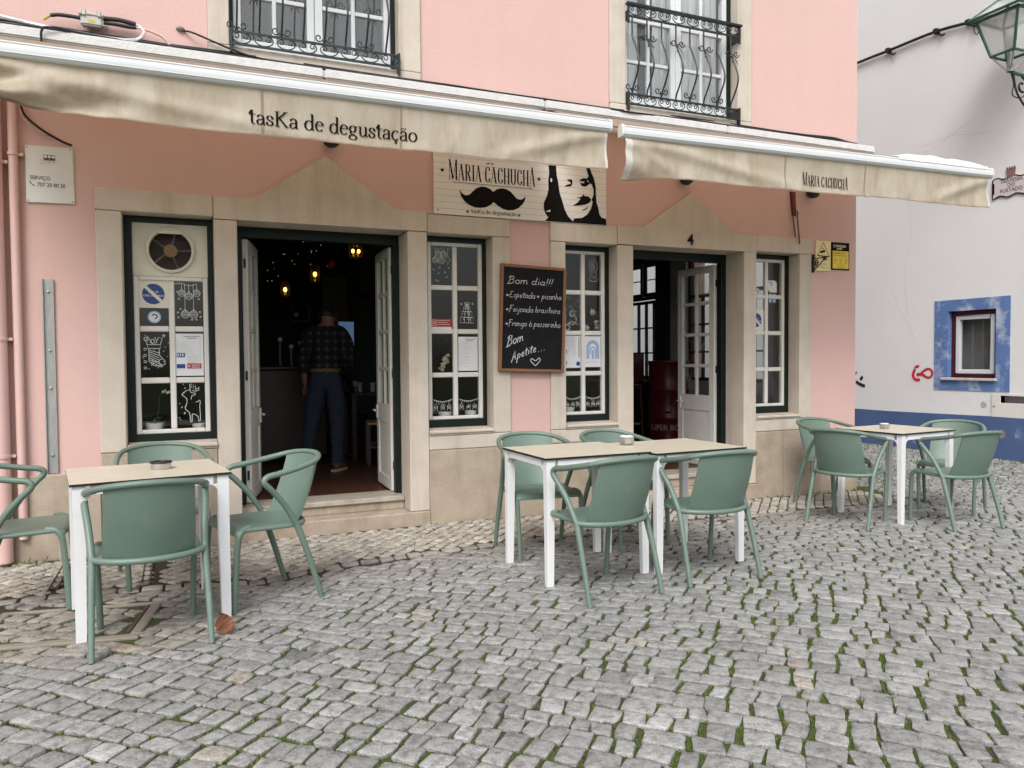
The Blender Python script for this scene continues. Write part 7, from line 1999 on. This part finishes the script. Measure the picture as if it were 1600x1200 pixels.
# ------------------------------------------------------------------ the man inside, seen from behind
def skin_body(name, pts, edges, rad, root, sub=2):
    me = bpy.data.meshes.new(name); me.from_pydata([tuple(p) for p in pts], edges, [])
    o = bpy.data.objects.new(name, me); COL.objects.link(o)
    sk = o.modifiers.new('skin', 'SKIN'); sk.use_smooth_shade = True; sk.branch_smoothing = .6
    ly = me.skin_vertices[0] if me.skin_vertices else None
    if ly is None:
        bpy.context.view_layer.objects.active = o
        bm = bmesh.new(); bm.from_mesh(me); bm.verts.layers.skin.verify(); bm.to_mesh(me); bm.free(); ly = me.skin_vertices[0]
    for i, r in enumerate(rad):
        ly.data[i].radius = r if isinstance(r, tuple) else (r, r); ly.data[i].use_root = (i == root)
    sb = o.modifiers.new('sub', 'SUBSURF'); sb.levels = sub; sb.render_levels = sub
    dg = bpy.context.evaluated_depsgraph_get(); dg.update()
    out = bpy.data.meshes.new_from_object(o.evaluated_get(dg))
    bpy.data.objects.remove(o); bpy.data.meshes.remove(me)
    return out

def person():
    root = thing('person', 'man seen from behind in a dark plaid shirt, blue jeans and brown shoes', 'person', (1.30, 1.92, FZ))
    # local frame: he faces +y (into the room), x to the right, metres above the floor
    J = dict(pel=(0, 0, .93), waist=(.0, -.01, 1.08), chest=(.01, .0, 1.28), neck=(.02, .01, 1.44), nk2=(.025, .02, 1.50), head=(.03, .03, 1.58), crown=(.03, .025, 1.655),
             shl=(-.165, .0, 1.385), ell=(-.215, .02, 1.13), wrl=(-.215, .12, .92), shr=(.185, .0, 1.375), elr=(.232, .03, 1.12), wrr=(.205, .20, 1.02),
             hipl=(-.095, 0, .88), knl=(-.150, .03, .49), anl=(-.215, .0, .09), hipr=(.095, 0, .88), knr=(.105, .015, .49), anr=(.105, -.03, .09),
             tol=(-.225, .14, .035), tor=(.165, .085, .035), hll=(-.212, -.05, .04), hlr=(.075, -.075, .04), hal=(-.205, .155, .83), har=(.15, .28, 1.03))
    names = list(J); ix = {n: i for i, n in enumerate(names)}
    E_ = [('pel', 'waist'), ('waist', 'chest'), ('chest', 'neck'), ('neck', 'nk2'), ('nk2', 'head'), ('head', 'crown'), ('neck', 'shl'), ('shl', 'ell'), ('ell', 'wrl'), ('wrl', 'hal'), ('neck', 'shr'), ('shr', 'elr'), ('elr', 'wrr'), ('wrr', 'har'),
          ('pel', 'hipl'), ('hipl', 'knl'), ('knl', 'anl'), ('anl', 'tol'), ('anl', 'hll'), ('pel', 'hipr'), ('hipr', 'knr'), ('knr', 'anr'), ('anr', 'tor'), ('anr', 'hlr')]
    Rr = dict(pel=(.150, .115), waist=(.145, .105), chest=(.165, .115), neck=(.085, .075), nk2=(.058, .058), head=(.082, .100), crown=(.060, .075), shl=.062, ell=.047, wrl=.032, hal=(.040, .022), shr=.062, elr=.047, wrr=.032, har=(.040, .022),
              hipl=.098, knl=.066, anl=.044, tol=.036, hll=.036, hipr=.098, knr=.066, anr=.044, tor=.036, hlr=.036)
    me = skin_body('person_mesh', [J[n] for n in names], [(ix[a], ix[b]) for a, b in E_], [Rr[n] for n in names], ix['pel'])
    B = MB(); B.v = [tuple(v.co) for v in me.vertices]; B.f = [list(p.vertices) for p in me.polygons]; B.m = [0] * len(B.f)
    nv = [v.normal.copy() for v in me.vertices]
    # five fingers on each hand, curled forward
    for side, wr, ha in ((-1, 'wrl', 'hal'), (1, 'wrr', 'har')):
        h = Vector(J[ha]); d = (h - Vector(J[wr])).normalized(); lat = Vector((1, 0, 0)) - d * d.x; lat.normalize(); nrm = d.cross(lat)
        for k, L in enumerate((.062, .074, .080, .072)):
            p0 = h + lat * (-.030 + .020 * k) * -side; c = nrm * (.5 if side < 0 else -.5)
            B.tube(catmull([p0 - d * .01, p0 + d * L * .45, p0 + d * L * .8 + c * L * .35, p0 + d * L * .9 + c * L * .75], 3), [.010, .0098, .0095, .009, .009, .0088, .0085, .008, .0078, .006][:10], 7)
        p0 = h - d * .05 + lat * .035 * side * -1
        B.tube(catmull([p0, p0 + d * .03 + lat * -side * .022, p0 + d * .062 + lat * -side * .024], 3), [.012, .0118, .0112, .0108, .010, .009, .007], 7)
    # nose, ears
    hc = Vector(J['head'])
    B.tube([hc + Vector((0, .085, .03)), hc + Vector((0, .112, -.005)), hc + Vector((0, .098, -.018))], [.010, .016, .012], 7)
    for s in (-1, 1):
        B.lathe([(.0001, -.006), (.018, -.004), (.028, .0), (.020, .005), (.0001, .003)], tuple(hc + Vector((0, 0, -.005))), 12)
        n = 5 * 12
        for q in range(len(B.v) - n, len(B.v)):
            v = Vector(B.v[q]) - (hc + Vector((0, 0, -.005))); B.v[q] = tuple(hc + Vector((s * (.083 + v.z * 1.0), v.y * .7 - .005, -.005 + v.x * 1.15)))
    ORG['person'] = (0, 0, 0)
    B2 = MB(); B2.v = B.v; B2.f = B.f; B2.m = B.m
    body = B2.build('body', 'skin', root, smooth=80)
    verts = [v.co.copy() for v in me.vertices]
    def cover(nm, m, pred, off, wr=.0, seed=0, hem=True):
        fs = [p for p in me.polygons if pred(sum((verts[i] for i in p.vertices), Vector()) / len(p.vertices))]
        use = sorted({i for p in fs for i in p.vertices}); mp = {i: k for k, i in enumerate(use)}
        mb = MB()
        for i in use:
            v = verts[i]; w = wr * (noise.noise(v * 9 + Vector((seed, 0, 0))) + .6 * noise.noise(Vector((v.x * 14, v.y * 14, v.z * 34 + seed))))
            mb.v.append(tuple(v + nv[i] * (off + w)))
        for p in fs: mb.f.append([mp[i] for i in p.vertices]); mb.m.append(0)
        if hem:   # turn the open edges inwards so that the cloth has thickness
            cnt = {}
            for f in mb.f:
                for a, b in zip(f, f[1:] + f[:1]): cnt[tuple(sorted((a, b)))] = cnt.get(tuple(sorted((a, b))), 0) + 1
            for (a, b), c in cnt.items():
                if c == 1:
                    ia, ib = use[a], use[b]
                    mb.add([mb.v[a], mb.v[b], tuple(verts[ib] + nv[ib] * .001), tuple(verts[ia] + nv[ia] * .001)], [(0, 1, 2, 3)])
        return mb.build(nm, m, root, smooth=80)
    arm = lambda c: (c.z > .99 and abs(c.x) > .16) or (c.y > .10 and c.z > .9 and abs(c.x) > .1)
    cover('shirt', 'shirt', lambda c: (1.00 < c.z < 1.455 and not (abs(c.x) < .5 and c.y > .19)) and not (c.y > .14 and c.z < 1.0), .020, .016, 3)
    cover('jeans', 'jeans', lambda c: .085 < c.z < 1.035 and abs(c.x) < .20 + .08 * (c.z < .7) and c.y < .10 and not (abs(c.x) > .175 and c.z > .78), .016, .010, 7)
    ring = []
    for k in range(40):
        a = 2 * math.pi * k / 40; c = Vector((math.cos(a), math.sin(a), 0))
        near = max((v.x * c.x + v.y * c.y for v in verts if .99 < v.z < 1.06 and abs(v.x) < .175 and v.y < .13 and (Vector((v.x, v.y, 0)).normalized() - c).length < .35), default=.12)
        ring.append(c * (near + .026))
    mb = MB(); mb.v = [(p.x, p.y, z) for z in (1.004, 1.036) for p in ring] + [(p.x * .94, p.y * .94, z) for z in (1.004, 1.036) for p in ring]
    mb.f = [[k, (k + 1) % 40, 40 + (k + 1) % 40, 40 + k] for k in range(40)] + [[80 + k, 120 + k, 120 + (k + 1) % 40, 80 + (k + 1) % 40] for k in range(40)] + [[40 + k, 40 + (k + 1) % 40, 120 + (k + 1) % 40, 120 + k] for k in range(40)] + [[k, 80 + k, 80 + (k + 1) % 40, (k + 1) % 40] for k in range(40)]
    mb.m = [0] * 160; mb.build('belt', 'belt', root, smooth=60)
    cover('hair', 'hair', lambda c: c.z > 1.555 and (c.y < .06 or c.z > 1.655) and c.z > 1.53 + (c.y + .05) * .9, .009, .004, 9)
    cover('shoe', 'shoe', lambda c: c.z < .098 and c.x < -.05, .012, .002, 1); cover('shoe', 'shoe', lambda c: c.z < .098 and c.x > -.05, .012, .002, 2)
    root.rotation_euler = (0, 0, R(-12))
    for s, (a, b) in enumerate((('hll', 'tol'), ('hlr', 'tor'))):
        p, q = Vector(J[a]), Vector(J[b]); d = (q - p).normalized(); n = Vector((-d.y, d.x, 0)); m = (p + q) / 2
        L = (q - p).length / 2 + .052
        pts = [m + d * L * math.cos(t) + n * .050 * math.sin(t) * (1 - .12 * math.cos(t) * 0) for t in [2 * math.pi * k / 20 for k in range(20)]]
        MB().prism([(v.x, v.y) for v in pts], lambda x, y: (x, y, .001), (0, 0, .022)).build('sole', 'sole', root)
person()
print('objects', len(bpy.data.objects))
